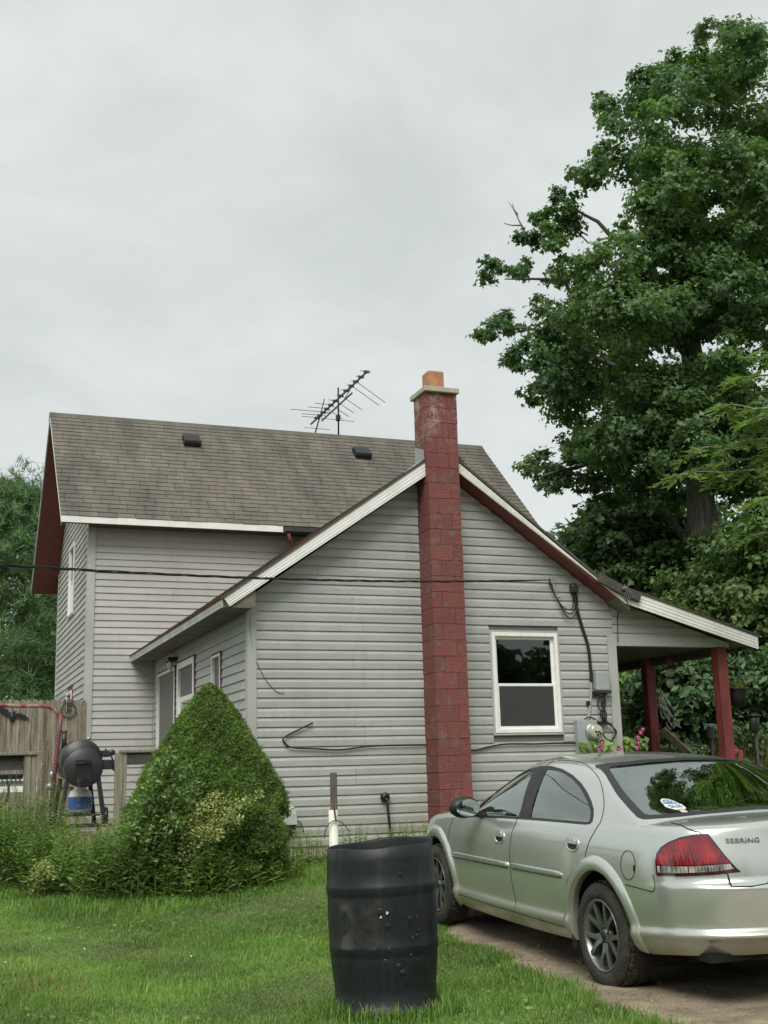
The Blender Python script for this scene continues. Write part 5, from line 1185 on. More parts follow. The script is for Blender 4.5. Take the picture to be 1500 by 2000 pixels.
# door handles: dished bezel with a pull
for d_, x, z in ((doors[0], 1.43, .812), (doors[2], .305, .852)):
    q = ysurf(x, z); nrm_ = refn(q); a = Vector((1, 0, 0)); a = (a - nrm_ * a.dot(nrm_)).normalized(); b = nrm_.cross(a)
    if b.z < 0: b = -b
    def bz(s, h, k=28, w=.085, hh=.043): return [q + a * (w * s * math.copysign(abs(math.cos(2*math.pi*i/k)) ** .8, math.cos(2*math.pi*i/k))) + b * (hh * s * math.copysign(abs(math.sin(2*math.pi*i/k)) ** .8, math.sin(2*math.pi*i/k)) * (1.0 if math.sin(2*math.pi*i/k) > 0 else 1.15)) + nrm_ * h for i in range(k)]
    mb = MB(); rr2 = [bz(1.0, .0), bz(.97, .006), bz(.90, .008), bz(.80, .003)]; vs = [v for r__ in rr2 for v in r__]; k = 28
    mb.add(vs, [(i * k + j, i * k + (j + 1) % k, (i + 1) * k + (j + 1) % k, (i + 1) * k + j) for i in range(3) for j in range(k)], smooth=True)
    hd = mb.build('door_handle', M['paint'], d_)
    mb = MB(); mb.add(bz(.82, .0025) , [tuple(range(28))]); mb.build('handle_recess', M['darkmetal'], d_)
    mb = MB(); mb.add([p for h_, s_ in ((.003, 1), (.016, .86)) for p in (q + a * -.06 * s_ + b * -.004 + nrm_ * h_, q + a * .068 * s_ + b * -.004 + nrm_ * h_, q + a * .07 * s_ + b * .018 + nrm_ * h_, q + a * .045 * s_ + b * .037 * s_ + nrm_ * h_, q + a * -.03 * s_ + b * .037 * s_ + nrm_ * h_, q + a * -.062 * s_ + b * .02 + nrm_ * h_)], [(0, 1, 2, 3, 4, 5), (6, 7, 8, 9, 10, 11)] + [(i, (i + 1) % 6, 6 + (i + 1) % 6, 6 + i) for i in range(6)]); mb.build('pull', M['paint'], d_, bevel=.003)
# mirrors
for sgn in (1, -1):
    mb = MB(); prof_ = []
    mb.ell((1.80, sgn * .985, 1.005), (.075, .125, .082), 20, 12); mb.beam((1.84, sgn * .80, .935), (1.82, sgn * .93, .965), .09, .05); mo = mb.build('door_mirror', M['black'], car)
    mb = MB(); k = 24; mb.add([(1.719, sgn * (.985 + .098 * math.cos(2*math.pi*i/k)), 1.005 + .064 * math.sin(2*math.pi*i/k)) for i in range(k)], [tuple(range(k))]); mb.build('mirror_glass', pmat('mirror_glass', (.75, .8, .78), .03, metal=1.0) if sgn > 0 else M['chrome'], mo)
# wheels
def wheel(x, y, rot):
    w = bpy.data.objects.new('wheel', None); link(w, car); w.location = (x, y, WR); w.rotation_euler = (0, rot, math.pi if y < 0 else 0)
    mb = MB(); mb.lathe([(.212, .085), (.222, .100), (.245, .106), (.275, .104), (.297, .094), (.310, .084), (.3125, .080), (.310, .076)], 64, axis='y'); mb.lathe([(.212, -.085), (.25, -.105), (.30, -.095), (.312, -.08)], 48, axis='y'); mb.build('tyre', M['tyre'], w)
    mb = MB(); n = 64; vs = []                               # tread with grooves and blocks
    ys_ = [.082, .078, .052, .049, .043, .040, .008, .005, -.005, -.008, -.040, -.043, -.049, -.052, -.078, -.082]
    for i in range(n * 2):
        t = math.pi * i / n
        for y_ in ys_:
            gr_ = abs(abs(y_) - .046) < .004 or abs(y_) < .006; blk = (i % 4 == 0) and abs(y_) > .02
            vs.append(((.318 if gr_ else .3255 - .6 * max(0, abs(y_) - .06) ** 1.3 - (.006 if blk else 0)) * math.cos(t), y_, (.318 if gr_ else .3255 - .6 * max(0, abs(y_) - .06) ** 1.3 - (.006 if blk else 0)) * math.sin(t)))
    m_ = len(ys_); mb.add(vs, [(i * m_ + j, i * m_ + j + 1, ((i + 1) % (2 * n)) * m_ + j + 1, ((i + 1) % (2 * n)) * m_ + j) for i in range(2 * n) for j in range(m_ - 1)]); mb.build('tread', M['tread'], w)
    mb = MB(); mb.lathe([(.216, .088), (.216, .100), (.207, .101), (.200, .092), (.192, .06), (.186, -.06), (.205, -.085)], 56, axis='y')
    mb.lathe([(0, .076), (.030, .075), (.034, .070), (.058, .064), (.062, .04)], 28, axis='y')
    for s in range(5):
        for q, spread in ((-1, .30), (1, .30)):
            a0 = s * 2 * math.pi / 5 + q * .10; a1 = s * 2 * math.pi / 5 + q * spread; P = []
            for r_, yo, hw_ in ((.045, .070, .024), (.10, .082, .0165), (.15, .089, .0140), (.203, .092, .016)):
                a = a0 + (a1 - a0) * min(1, max(0, (r_ - .045) / .12)); c, s_ = math.cos(a), math.sin(a)
                for side_ in (-1, 1): P.append((r_ * c - side_ * hw_ * s_, yo, r_ * s_ + side_ * hw_ * c))
                for side_ in (1, -1): P.append((r_ * c - side_ * hw_ * .7 * s_, yo - .026, r_ * s_ + side_ * hw_ * .7 * c))
            mb.add(P, [(i * 4 + j, i * 4 + (j + 1) % 4, (i + 1) * 4 + (j + 1) % 4, (i + 1) * 4 + j) for i in range(3) for j in range(4)] + [(12, 13, 14, 15)])
    mb.build('rim', M['rim'], w, bevel=.0025)
    mb = MB()
    for s in range(5):
        a = s * 2 * math.pi / 5 + math.pi / 5; mb.lathe([(.009, .05), (.010, .073), (.006, .079), (0, .08)], 8, (.046 * math.cos(a), 0, .046 * math.sin(a)), axis='y')
    mb.lathe([(.026, .074), (.022, .082), (0, .083)], 20, axis='y'); mb.build('wheel_nuts', M['darkmetal'], w)
    mb = MB(); mb.lathe([(0, .028), (.15, .028), (.15, .01), (0, .01)], 32, axis='y'); mb.lathe([(0, -.03), (.186, -.03)], 32, axis='y'); mb.build('brake_disc', M['darkmetal'], w)
for x, rot in ((0, .42), (WX, 1.1)):
    for y in (.768, -.768): wheel(x, y, rot)
# wheel wells, floor and cabin
for cx in (0, WX):
    for sg in (1, -1):
        mb = MB(); n = 24; vs = []
        for i in range(n + 1):
            t = -.35 + (math.pi + .7) * i / n
            vs += [(cx + .40 * math.cos(t), sg * .86, WR + .40 * math.sin(t)), (cx + .40 * math.cos(t), sg * .50, WR + .40 * math.sin(t))]
        mb.add(vs, [(2 * i, 2 * i + 2, 2 * i + 3, 2 * i + 1) for i in range(n)], smooth=True)
        mb.add([(cx + .40 * math.cos(t), sg * .50, WR + .40 * math.sin(t)) for t in np.linspace(-.35, math.pi + .35, 24)], [tuple(range(24))])
        mb.build('wheel_well', M['gap'], car, fixn=False)
mb = MB(); mb.box((-.92, -.70, .30), (-.42, .70, .34)); mb.box((-.40, -.50, .24), (.40, .50, .28)); mb.box((.40, -.79, .22), (2.33, .79, .26)); mb.box((2.3, -.5, .22), (3.2, .5, .26)); mb.tube([(-.98, -.45, .30), (-.6, -.45, .30)], .03, 8); mb.box((-.03, -.7, .28), (.03, .7, .36)); mb.build('underbody', M['gap'], car)
mb = MB(); mb.box((-.4, -.78, .50), (2.2, .78, .52)); mb.box((2.05, -.72, .52), (2.5, .72, .96)); mb.box((-.60, -.70, .95), (-.22, .70, .99)); mb.box((.35, -.775, .52), (2.1, -.76, .93)); mb.box((.35, .76, .52), (2.1, .775, .93)); mb.build('cabin', M['carin'], car, bevel=.01)
def seat(x, y, wd):
    s = bpy.data.objects.new('seat', None); link(s, car); s.location = (x, y, .52)
    mb = MB(); mb.box((-.05, -wd / 2, 0), (.48, wd / 2, .18)); mb.build('cushion', M['seat'], s, bevel=.04)
    mb = MB(); mb.prism([(-.06, .12), (.10, .12), (-.02, .60), (-.16, .60)], -wd / 2, wd / 2); mb.build('backrest', M['seat'], s, bevel=.04)
    mb = MB(); mb.prism([(-.10, .62), (.0, .62), (-.04, .80), (-.14, .80)], -.13, .13); mb.build('headrest', M['seat'], s, bevel=.03)
for y in (.37, -.37): seat(1.15, y, .50)
rs = bpy.data.objects.new('rear_seat', None); link(rs, car)
mb = MB(); mb.box((.12, -.65, .52), (.55, .65, .72)); mb.build('cushion', M['seat'], rs, bevel=.04); mb = MB(); mb.prism([(.02, .70), (.20, .70), (.02, 1.0), (-.12, 1.0)], -.65, .65); mb.build('backrest', M['seat'], rs, bevel=.03)
mb = MB(); mb.tube([(1.72 + .0 + .17 * math.cos(t) * .35, .37 + .17 * math.sin(t), .93 + .17 * math.cos(t)) for t in np.linspace(0, 2 * math.pi, 25)], .014, 6, caps=False); mb.beam((1.72, .37, .93), (1.95, .37, .85), .05, .05); mb.build('steering_wheel', M['carin'], car)

# lettering and sticker
def text_mesh(s, size, depth=.002, bold=0.0, sx=1.0):
    c = bpy.data.curves.new('lettering', 'FONT'); c.body = s; c.size = size; c.extrude = depth; c.align_x = 'CENTER'; c.align_y = 'CENTER'; c.offset = bold; c.space_character = 1.1; c.resolution_u = 3
    o = bpy.data.objects.new('lettering', c); COL.objects.link(o); bpy.context.view_layer.update()
    me = bpy.data.meshes.new_from_object(o.evaluated_get(bpy.context.evaluated_depsgraph_get())); bpy.data.objects.remove(o); bpy.data.curves.remove(c)
    for v in me.vertices: v.co.x *= sx
    return me
def rear_hit(y, z):
    h = BV.ray_cast(Vector((-3, abs(y), z)), Vector((1, 0, 0)));
    q = h[0]; n = refn(q)
    return (Vector((q.x, y, q.z)), Vector((n.x, n.y if y >= 0 else -n.y, n.z)))
tm = text_mesh('SEBRING', .036, .003, .0008, 1.25)
for v in tm.vertices:
    y = .47 - v.co.x * .98; q, n = rear_hit(y, .948 + v.co.y); v.co = q + n * (.002 + v.co.z)
M['badge'] = pmat('dark_badge_metal', (.20, .20, .19), .3, metal=.8)
tm.materials.append(M['badge']); o = bpy.data.objects.new('badge_lettering', tm); link(o, car)
# window sticker
def glass_pt(a, b, h):          # sticker frame: a to the right in view (towards -y), b up
    y = .505 - a * .58; z = 1.108 + b * .47; q, n = rear_hit(y, z); return q + n * h
M['stk_white'] = pmat('white_sticker', (.72, .73, .74), .4); M['stk_blue'] = pmat('blue_sticker_print', (.10, .20, .36), .4); M['stk_orange'] = pmat('orange_sticker_print', (.55, .34, .16), .4)
stk = bpy.data.objects.new('window_sticker', None); link(stk, car)
def patch(poly, h, mat, name):
    mb = MB(); mb.add([glass_pt(a, b, h) for a, b in poly], [tuple(range(len(poly)))]); return mb.build(name, mat, stk, fixn=False)
half = [(.085 * math.cos(t), .012 + .062 * math.sin(t)) for t in np.linspace(0, math.pi, 22)]
patch(half + [(-.098, .005), (-.105, -.012), (-.085, -.028), (-.05, -.045), (-.02, -.05), (-.018, -.075), (.045, -.075), (.045, -.05), (.06, -.045), (.092, -.03), (.10, .01)], .0035, M['stk_white'], 'backing')
patch([(.070 * math.cos(t), .014 + .050 * math.sin(t)) for t in np.linspace(0, math.pi, 22)], .0045, M['stk_blue'], 'arch_print')
for t0 in (.5, 1.1, 1.8, 2.5): patch([(.066 * math.cos(t0), .014 + .046 * math.sin(t0)), (.05 * math.cos(t0 + .16), .014 + .034 * math.sin(t0 + .16)), (.03 * math.cos(t0), .014 + .02 * math.sin(t0)), (.05 * math.cos(t0 - .16), .014 + .034 * math.sin(t0 - .16))], .0055, M['stk_white'], 'print_gap')
patch([(-.018, -.040), (.055, -.040), (.042, -.052), (-.016, -.052)], .0045, M['stk_orange'], 'orange_print'); patch([(.0, -.058), (.035, -.058), (.035, -.066), (.0, -.066)], .0045, M['stk_orange'], 'orange_print')
tm = text_mesh('GLSS', .040, 0, .0015, 1.5)
for v in tm.vertices: v.co = glass_pt(v.co.x, v.co.y - .012, .005)
tm.materials.append(M['stk_blue']); o = bpy.data.objects.new('sticker_lettering', tm); link(o, stk)
bmL.free(); ref.free()
# ------------------------------------------------------------------ vegetation
def at(px, py, Y):
    """the point at depth Y (metres ahead) on the sight line of a spot in the photograph"""
    d = rt * ((px - 750) / FPX) + dn * ((py - 1000) / FPX) + fwd; return Vector((0, 0, ZC)) + d * (Y / d.y)

def unit(a): return a / np.maximum(np.linalg.norm(a, axis=1, keepdims=True), 1e-9)
def leaf_arrays(P, Nn, size, aspect=.62, fold=.16, direc=None, spread=1.0, shape='kite'):
    n = len(P); r = unit(rng.normal(size=(n, 3)))
    d = r if direc is None else unit(direc + r * spread)
    Nn = unit(Nn); d = unit(d - Nn * (d * Nn).sum(1, keepdims=True)); s = np.cross(Nn, d); L = size[:, None]; w = L * aspect * .5
    if shape == 'kite':
        pts = [P, P + d * L * .45 + s * w + Nn * L * fold, P + d * L - Nn * L * fold * .8, P + d * L * .45 - s * w + Nn * L * fold]; tri = [(0, 1, 2), (0, 2, 3)]
    elif shape == 'maple':
        pts = [P, P + d * L * .25 + s * w * 1.25 + Nn * L * fold, P + d * L * .55 + s * w * .55, P + d * L - Nn * L * fold, P + d * L * .55 - s * w * .55, P + d * L * .25 - s * w * 1.25 + Nn * L * fold]; tri = [(0, 1, 2), (0, 2, 3), (0, 3, 4), (0, 4, 5)]
    else:  # blade
        pts = [P - s * w, P + s * w, P + d * L]; tri = [(0, 1, 2)]
    k = len(pts); V = np.stack(pts, 1).reshape(-1, 3); b = (np.arange(n) * k)[:, None]
    F = np.concatenate([b + np.array([t]) for t in tri], 0) if len(tri) == 1 else np.stack([b + np.array(t)[None] for t in tri], 1).reshape(-1, 3)
    return V, F, k
def leaf_obj(name, parts, mat, parent=None, kind=None):
    Vs, Fs, Ts = [], [], []; o = 0
    for (V, F, k), t in parts:
        Vs.append(V); Fs.append(F + o); o += len(V); Ts.append(np.repeat(t, k))
    ob = np_mesh(name, np.concatenate(Vs), np.concatenate(Fs), mat, parent, {'tint': np.concatenate(Ts)})
    if kind: ob['kind'] = kind
    return ob
def leafmat(name, a, b, var=.45, trans=.28, rough=.5, vs=.5):
    return pmat(name, a, rough, col2=b, vscale=vs, lo=.35, hi=.65, attr=var, trans=trans, spec=.35)
M['maple'] = leafmat('maple_leaf', (.145, .230, .090), (.085, .160, .085), vs=.35, rough=.42, trans=.36)
M['maple2'] = leafmat('understorey_leaf', (.135, .210, .065), (.075, .145, .060), vs=.4)
M['paleleaf'] = leafmat('pale_leaf', (.21, .30, .11), (.14, .23, .08))
M['walnut'] = leafmat('walnut_leaf', (.17, .26, .105), (.12, .205, .085), trans=.4, var=.35)
M['darkshrub'] = leafmat('dark_shrub_leaf', (.100, .175, .080), (.058, .115, .060), vs=.6)
M['pine'] = leafmat('pine_needle', (.150, .245, .105), (.085, .165, .085), trans=.25, vs=.35)
M['spruce'] = leafmat('spruce_needle', (.160, .250, .052), (.085, .155, .036), trans=.25, vs=5, var=.5)
M['weed'] = leafmat('weed_leaf', (.26, .365, .115), (.150, .25, .078), vs=1.2, var=.5, trans=.4)
M['plume'] = leafmat('pale_plume_leaf', (.48, .50, .22), (.34, .40, .16), vs=6)
M['grass'] = leafmat('grass_blade', (.195, .305, .078), (.130, .235, .055), trans=.4, vs=.9, var=.5)
M['straw'] = leafmat('dry_grass', (.24, .21, .10), (.18, .17, .07))
M['stem'] = pmat('green_stem', (.10, .13, .05), .8, var=.3, vscale=10)
M['magenta'] = pmat('magenta_petal', (.36, .03, .16), .6, var=.3, vscale=30)
M['deep'] = pmat('deep_foliage', (.010, .018, .007), 1.0)

def clump_leaves(centers, radii, per, size, flat=.75, sub=9, droop=.35, shape='kite', up=.55):
    P, N_, S_, D_, T_ = [], [], [], [], []
    for c, r, m in zip(centers, radii, per):
        ns = max(4, int(sub * (r / .7) ** 2)); q = unit(rng.normal(size=(ns, 3))) * (rng.uniform(.35, 1.0, (ns, 1)) ** .5) * r * np.array([1, 1, flat])
        q[:, 2] += .1 * r
        k = max(3, int(m / ns)); cen = np.repeat(q, k, 0); sr = r * .34 + .05
        o = rng.normal(size=(len(cen), 3)) * sr * np.array([.55, .55, .30])
        p = cen + o; T_.append(np.full(len(p), rnd.gauss(0, .13)) + np.repeat(rng.normal(0, .12, ns), k)); P.append(p + np.array(c)); n = unit(p) * .55 + np.array([0, 0, up]) + rng.normal(size=p.shape) * .42; N_.append(n)
        D_.append(unit(p) * .6 + np.array([0, 0, -droop])); S_.append(rng.uniform(.5, 1.35, len(p)) * size)
    P = np.concatenate(P); return leaf_arrays(P, np.concatenate(N_), np.concatenate(S_), .85 if shape == 'maple' else .6, .13, np.concatenate(D_), .8, shape), np.clip(rng.normal(.5, .18, len(P)) + np.concatenate(T_), 0, 1)

def in_poly(poly, n, inset=0):
    xs_ = [p[0] for p in poly]; ys_ = [p[1] for p in poly]; o = []
    while len(o) < n:
        a, b = rnd.uniform(min(xs_), max(xs_)), rnd.uniform(min(ys_), max(ys_))
        if pip(poly, a, b): o.append((a, b))
    return o
def limb(mb, a, b, ra, rb, bend=.12, n=7, seg=6):
    a = Vector(a); b = Vector(b); L = (b - a).length; o = []
    k = Vector((rnd.uniform(-1, 1), rnd.uniform(-1, 1), rnd.uniform(-.2, .8))) * bend * L
    for i in range(n + 1):
        t = i / n; o.append(a.lerp(b, t) + k * (4 * t * (1 - t)) * .5 + Vector((rnd.uniform(-1, 1), rnd.uniform(-1, 1), rnd.uniform(-1, 1))) * .012 * L * (0 < i < n))
    mb.tube(o, [ra + (rb - ra) * (i / n) for i in range(n + 1)], seg, caps=False); return o

# --- the big maple
MY = 24.6; base = at(1392, 1420, MY); base.z = .5
mp_ = thing('maple_tree', 'tall full maple tree rising behind the porch roof', 'tree', tuple(base))
def L_(p): return Vector(p) - base
crown = [(1350, 112), (1430, 90), (1560, 95), (1700, 120), (1800, 350), (1850, 650), (1800, 900), (1650, 1010), (1500, 985), (1420, 950), (1330, 985), (1250, 985), (1170, 950), (1130, 880), (1120, 820), (1075, 765), (1030, 720), (1060, 655), (1100, 560), (1120, 530), (1190, 500), (1200, 430), (1175, 390), (1180, 320), (1200, 250), (1280, 170)]
cl = []
for (x, y) in in_poly(crown, 205):
    t = (y - 60) / 900; half = 3.6 * math.sin(math.pi * min(max(t, .08), .92)) ** .6
    if 1130 < x < 1200 and 395 < y < 490: continue
    cl.append((at(x, y, MY + (rnd.uniform(1.2, 3.2) if 1320 < x < 1415 and y > 930 else rnd.uniform(-half, half))), rnd.uniform(.40, .78)))
for (x, y) in in_poly([(1270, 330), (1400, 280), (1500, 320), (1500, 920), (1400, 925), (1290, 900), (1250, 600)], 42): cl.append((at(x, y, MY - rnd.uniform(.4, 2.8)), rnd.uniform(.40, .70)))
for x, y, r in ((1390, 62, 32), (1450, 70, 38), (1350, 130, 42), (1255, 165, 42), (1290, 150, 30), (1182, 215, 34), (1215, 210, 30), (1170, 190, 16), (1165, 300, 30), (1150, 335, 38), (1112, 345, 18), (1110, 380, 26), (1095, 420, 38), (1108, 455, 34), (1060, 425, 26), (1062, 465, 36), (1030, 462, 26), (1122, 515, 36), (1150, 555, 36), (968, 528, 28), (955, 545, 16), (1015, 538, 22), (1032, 520, 18), (1085, 540, 28), (962, 632, 28), (940, 655, 24), (985, 620, 18), (1005, 645, 18), (1010, 700, 36), (1050, 690, 40), (1085, 700, 44), (1060, 745, 34), (1045, 775, 22), (1105, 755, 44), (1090, 665, 30), (1055, 600, 20), (1130, 620, 46), (1165, 590, 40), (1035, 905, 28), (1070, 915, 34), (1105, 925, 34), (1075, 945, 22), (1125, 850, 28), (1145, 880, 24), (1110, 870, 18), (1150, 945, 30), (1180, 930, 34), (1195, 980, 30), (1105, 885, 20)):
    for q in range(2): cl.append((at(x + rnd.uniform(-8, 8), y + rnd.uniform(-8, 8), MY + rnd.uniform(-.8, .8)), r * (1.0 if q == 0 else .75) / 95))
cs = [np.array(L_(c)) for c, r in cl]; rs_ = [r for c, r in cl]
half = len(cs) // 2
a = clump_leaves(cs, rs_, [int(780 * (r / .6) ** 2) for r in rs_], .108, shape='maple', sub=13)
leaf_obj('crown', [a], M['maple'], mp_)
mb = MB(); tr = [L_(at(1392, 1430, MY)), L_(at(1385, 1180, MY)), L_(at(1372, 1060, MY)), L_(at(1368, 960, MY)), L_(at(1362, 800, MY)), L_(at(1340, 560, MY)), L_(at(1350, 380, MY)), L_(at(1370, 270, MY))]
mb.tube(smoothpath(tr, 5), [ip(i, [0, 5, 10, 15, 20, 25, 30, 35], [.42, .36, .31, .29, .26, .19, .11, .03]) for i in range(36)], 14, caps=False)
mb.tube(smoothpath([L_(at(1420, 1300, MY - .1)), L_(at(1408, 1150, MY - .3)), L_(at(1396, 1040, MY - .2)), L_(at(1385, 960, MY))], 4), [.26, .25, .24, .23, .22, .21, .19, .17, .15, .12, .1, .08, .05], 10, caps=False)
tk = mb.build('trunk', M['bark'], mp_, fixn=False)
mb = MB()
for (x0, y0), (x1, y1), ra, dz in (((1362, 820), (1030, 650), .10, -.3), ((1360, 860), (1080, 520), .13, .2), ((1365, 900), (1060, 930), .10, -.6), ((1345, 600), (1110, 400), .10, .3), ((1350, 700), (1230, 560), .12, -1.2), ((1350, 640), (1550, 420), .13, -.6), ((1345, 520), (1230, 330), .07, .3), ((1365, 900), (1650, 700), .15, .5), ((1345, 480), (1480, 300), .08, .4), ((1355, 760), (1300, 480), .10, -1.6), ((1362, 860), (1460, 600), .11, -1.7), ((1240, 640), (1180, 570), .06, -1.0), ((1365, 905), (1180, 820), .09, -1.4)):
    mb = MB(); limb(mb, L_(at(x0, y0, MY)), L_(at(x1, y1, MY + dz)), ra, .025, n=9, seg=7); mb.build('branch', M['branchbark'], mp_, fixn=False)
mb = MB(); limb(mb, L_(at(1072, 545, MY)), L_(at(985, 545, MY)), .035, .012); mb.build('branch', M['branchbark'], mp_, fixn=False)
mb = MB(); limb(mb, L_(at(1070, 652, MY)), L_(at(975, 642, MY)), .035, .012); mb.build('branch', M['branchbark'], mp_, fixn=False)
mb = MB(); limb(mb, L_(at(1180, 930, MY)), L_(at(1060, 925, MY)), .05, .012); mb.build('branch', M['branchbark'], mp_, fixn=False)
mb = MB(); limb(mb, L_(at(1378, 1090, MY)), L_(at(1310, 1010, MY - .5)), .11, .07); limb(mb, L_(at(1310, 1010, MY - .5)), L_(at(1250, 930, MY - .9)), .07, .03); mb.build('branch', M['branchbark'], mp_, fixn=False)
for q in range(22):
    c, r = cl[rnd.randrange(len(cl))]; p = L_(c); mb = MB(); limb(mb, p + Vector((rnd.uniform(.2, .7), rnd.uniform(-.3, .3), -rnd.uniform(.2, .6))), p, .02, .008, n=4, seg=5); mb.build('branch', M['branchbark'], mp_, fixn=False)
mb = MB()
for pts in ([(1030, 465), (1018, 440), (1005, 412), (992, 392)], [(1018, 440), (1000, 440), (984, 436)], [(1010, 420), (1003, 408), (1001, 398)], [(1022, 446), (1012, 428), (1010, 415)]): mb.tube([L_(at(x, y, MY - .3)) for x, y in pts], [.022, .016, .011, .006][:len(pts)], 5)
mb.build('dead_twig', M['bark'], mp_)

# --- understorey and neighbours, right
def bush_tree(name, label, cat, foot, poly, Y, n, rad, dens, mat, leaf, dep, trunk=True, group=None, shape='kite'):
    b = at(*foot, Y); b.z = float(gz(b.x, b.y)) - .05
    t = thing(name, label, cat, tuple(b), group=group); C_, R_ = [], []
    for x, y in in_poly(poly, n):
        C_.append(np.array(at(x, y, Y + rnd.uniform(-dep, dep)) - b)); R_.append(rnd.uniform(*rad))
    leaf_obj('crown', [clump_leaves(C_, R_, [int(dens * 1.5 * (r / .6) ** 2) for r in R_], leaf, shape=shape)], mat, t)
    if trunk:
        mb = MB(); top = sum((Vector(c) for c in C_), Vector()) / len(C_); tp = limb(mb, (0, 0, -.1), top, .12, .06, n=8, seg=9); tr_ = mb.build('trunk', M['bark'], t, fixn=False)
        for c in rnd.sample(C_, min(8, len(C_))): mb = MB(); limb(mb, tp[rnd.randrange(2, 7)], c, .045, .012, n=5, seg=5); mb.build('branch', M['bark'], t, fixn=False)
    return t
bush_tree('young_tree', 'dark leafy young tree whose top shows above the bend of the roof edge', 'tree', (1150, 1500), [(1085, 1050), (1125, 1040), (1150, 1065), (1140, 1110), (1110, 1095)], 27.5, 9, (.22, .38), 240, M['maple'], .15, .5, shape='maple')
bush_tree('understorey_tree', 'broad dark green tree below the big maple, above the porch roof', 'tree', (1240, 1500), [(1160, 1010), (1260, 990), (1310, 1010), (1325, 1080), (1330, 1180), (1300, 1290), (1220, 1230), (1170, 1150), (1150, 1090)], 26.3, 70, (.42, .75), 330, M['maple'], .15, 1.6, shape='maple')
bush_tree('understorey_tree', 'yellowish green tree at the right edge above the porch roof tip', 'tree', (1480, 1500), [(1400, 1090), (1440, 1010), (1520, 960), (1650, 990), (1680, 1200), (1560, 1330), (1440, 1290), (1390, 1200)], 23.0, 75, (.40, .70), 330, M['maple2'], .14, 1.5)
bush_tree('shrub', 'leafy shrub in front of the maple trunk above the porch roof', 'shrub', (1340, 1500), [(1290, 1150), (1370, 1120), (1450, 1140), (1460, 1260), (1380, 1270), (1300, 1230), (1270, 1160)], 22.6, 46, (.35, .6), 300, M['maple2'], .12, .8)
bush_tree('shrub', 'dark drooping shrub seen between the two red porch posts', 'shrub', (1330, 1530), [(1230, 1280), (1420, 1270), (1440, 1400), (1430, 1540), (1240, 1540), (1225, 1400)], 20.6, 62, (.32, .55), 280, M['darkshrub'], .15, .8)
bush_tree('shrub', 'dark green shrub right of the front porch post', 'shrub', (1470, 1540), [(1420, 1280), (1560, 1290), (1600, 1540), (1430, 1540)], 20.2, 50, (.32, .55), 280, M['darkshrub'], .13, .8)
bush_tree('shrub', 'bright green shrub behind the porch beside the wall corner', 'shrub', (1225, 1520), [(1195, 1330), (1240, 1320), (1255, 1400), (1245, 1500), (1200, 1510)], 22.5, 18, (.28, .42), 300, M['paleleaf'], .10, .5)
# solid far woods so that no horizon shows between the trunks
def woods(name, x0, x1, y0, y1, h0, h1, n, size):
    P = np.stack([rng.uniform(x0, x1, n), rng.uniform(y0, y1, n), rng.uniform(0, 1, n) ** .8], 1); top = h0 + (h1 - h0) * (.5 + .5 * np.sin(P[:, 0] * .55) * np.cos(P[:, 0] * .23 + 1)); P[:, 2] = P[:, 2] * top
    Nn = rng.normal(size=(n, 3)) * .6 + np.array([0, -.4 if y0 > 0 else .4, .6])
    return leaf_obj(name, [(leaf_arrays(P, Nn, rng.uniform(.7, 1.3, n) * size, .8, .12), np.clip(rng.normal(.45, .25, n), 0, 1))], M['darkshrub'], kind='stuff')
woods('far_woods', 4.5, 32, 33, 40, 7, 10, 42000, .30)
woods('far_woods', -40, -11, 46, 54, 5, 9, 16000, .4)
n = 60000; a_ = rng.uniform(R(-65), R(80), n); rd_ = rng.uniform(34, 42, n); P = np.stack([2 + rd_ * np.sin(a_), 6 - rd_ * np.cos(a_), rng.uniform(0, 1, n) ** .85], 1); P[:, 2] *= 8.5 + 2.5 * np.sin(a_ * 11) * np.cos(a_ * 23 + 1)
leaf_obj('roadside_woods', [(leaf_arrays(P, rng.normal(size=(n, 3)) * .6 + np.array([0, .4, .6]), rng.uniform(.7, 1.3, n) * .55, .8, .12), np.clip(rng.normal(.45, .25, n), 0, 1))], M['darkshrub'], kind='stuff')

# --- pine on the left
PY = 30.0; pb = at(30, 1420, PY); pb.z = .3
pn = thing('pine_tree', 'soft bluish green pine tree behind the tall part of the house', 'tree', tuple(pb))
P, D_, mbp = [], [], MB()
topz = 8.7
mbp.tube([(0, 0, 0), (0, .1, 4), (.1, 0, topz - .3)], [.24, .16, .03], 10, caps=False); mbp.build('trunk', M['bark'], pn, fixn=False); mbp = MB()
for k in range(105):
    z_ = 1.0 + (topz - 1.2) * (k / 105) ** .9; R_ = .45 + 3.3 * (1 - (z_ / topz)) ** .75; az = k * 2.4 + rnd.uniform(-.3, .3); L0 = R_ * rnd.uniform(.75, 1.1)
    e = Vector((math.cos(az) * L0, math.sin(az) * L0, z_ + L0 * .18)); s0 = Vector((0, 0, z_ - .1)); mbp.tube([s0, s0.lerp(e, .5) + Vector((0, 0, -.08)), e], [.04, .025, .008], 5, caps=False)
    for j in range(int(16 + L0 * 17)):
        t = rnd.uniform(.25, 1.03) ** .7; p = s0.lerp(e, t) + Vector((rnd.gauss(0, .32), rnd.gauss(0, .32), rnd.gauss(.05, .12))) * (.5 + .6 * t)
        P.append(p); D_.append(Vector((math.cos(az) * .8, math.sin(az) * .8, .55)))
for k in range(26):
    z_ = topz - rnd.uniform(-.5, 1.1); P.append(Vector((rnd.gauss(0, .22), rnd.gauss(0, .22), z_))); D_.append(Vector((0, 0, 1)))
mbp.build('branch', M['bark'], pn, fixn=False)
P = np.array(P); D_ = unit(np.array(D_)); K = 26
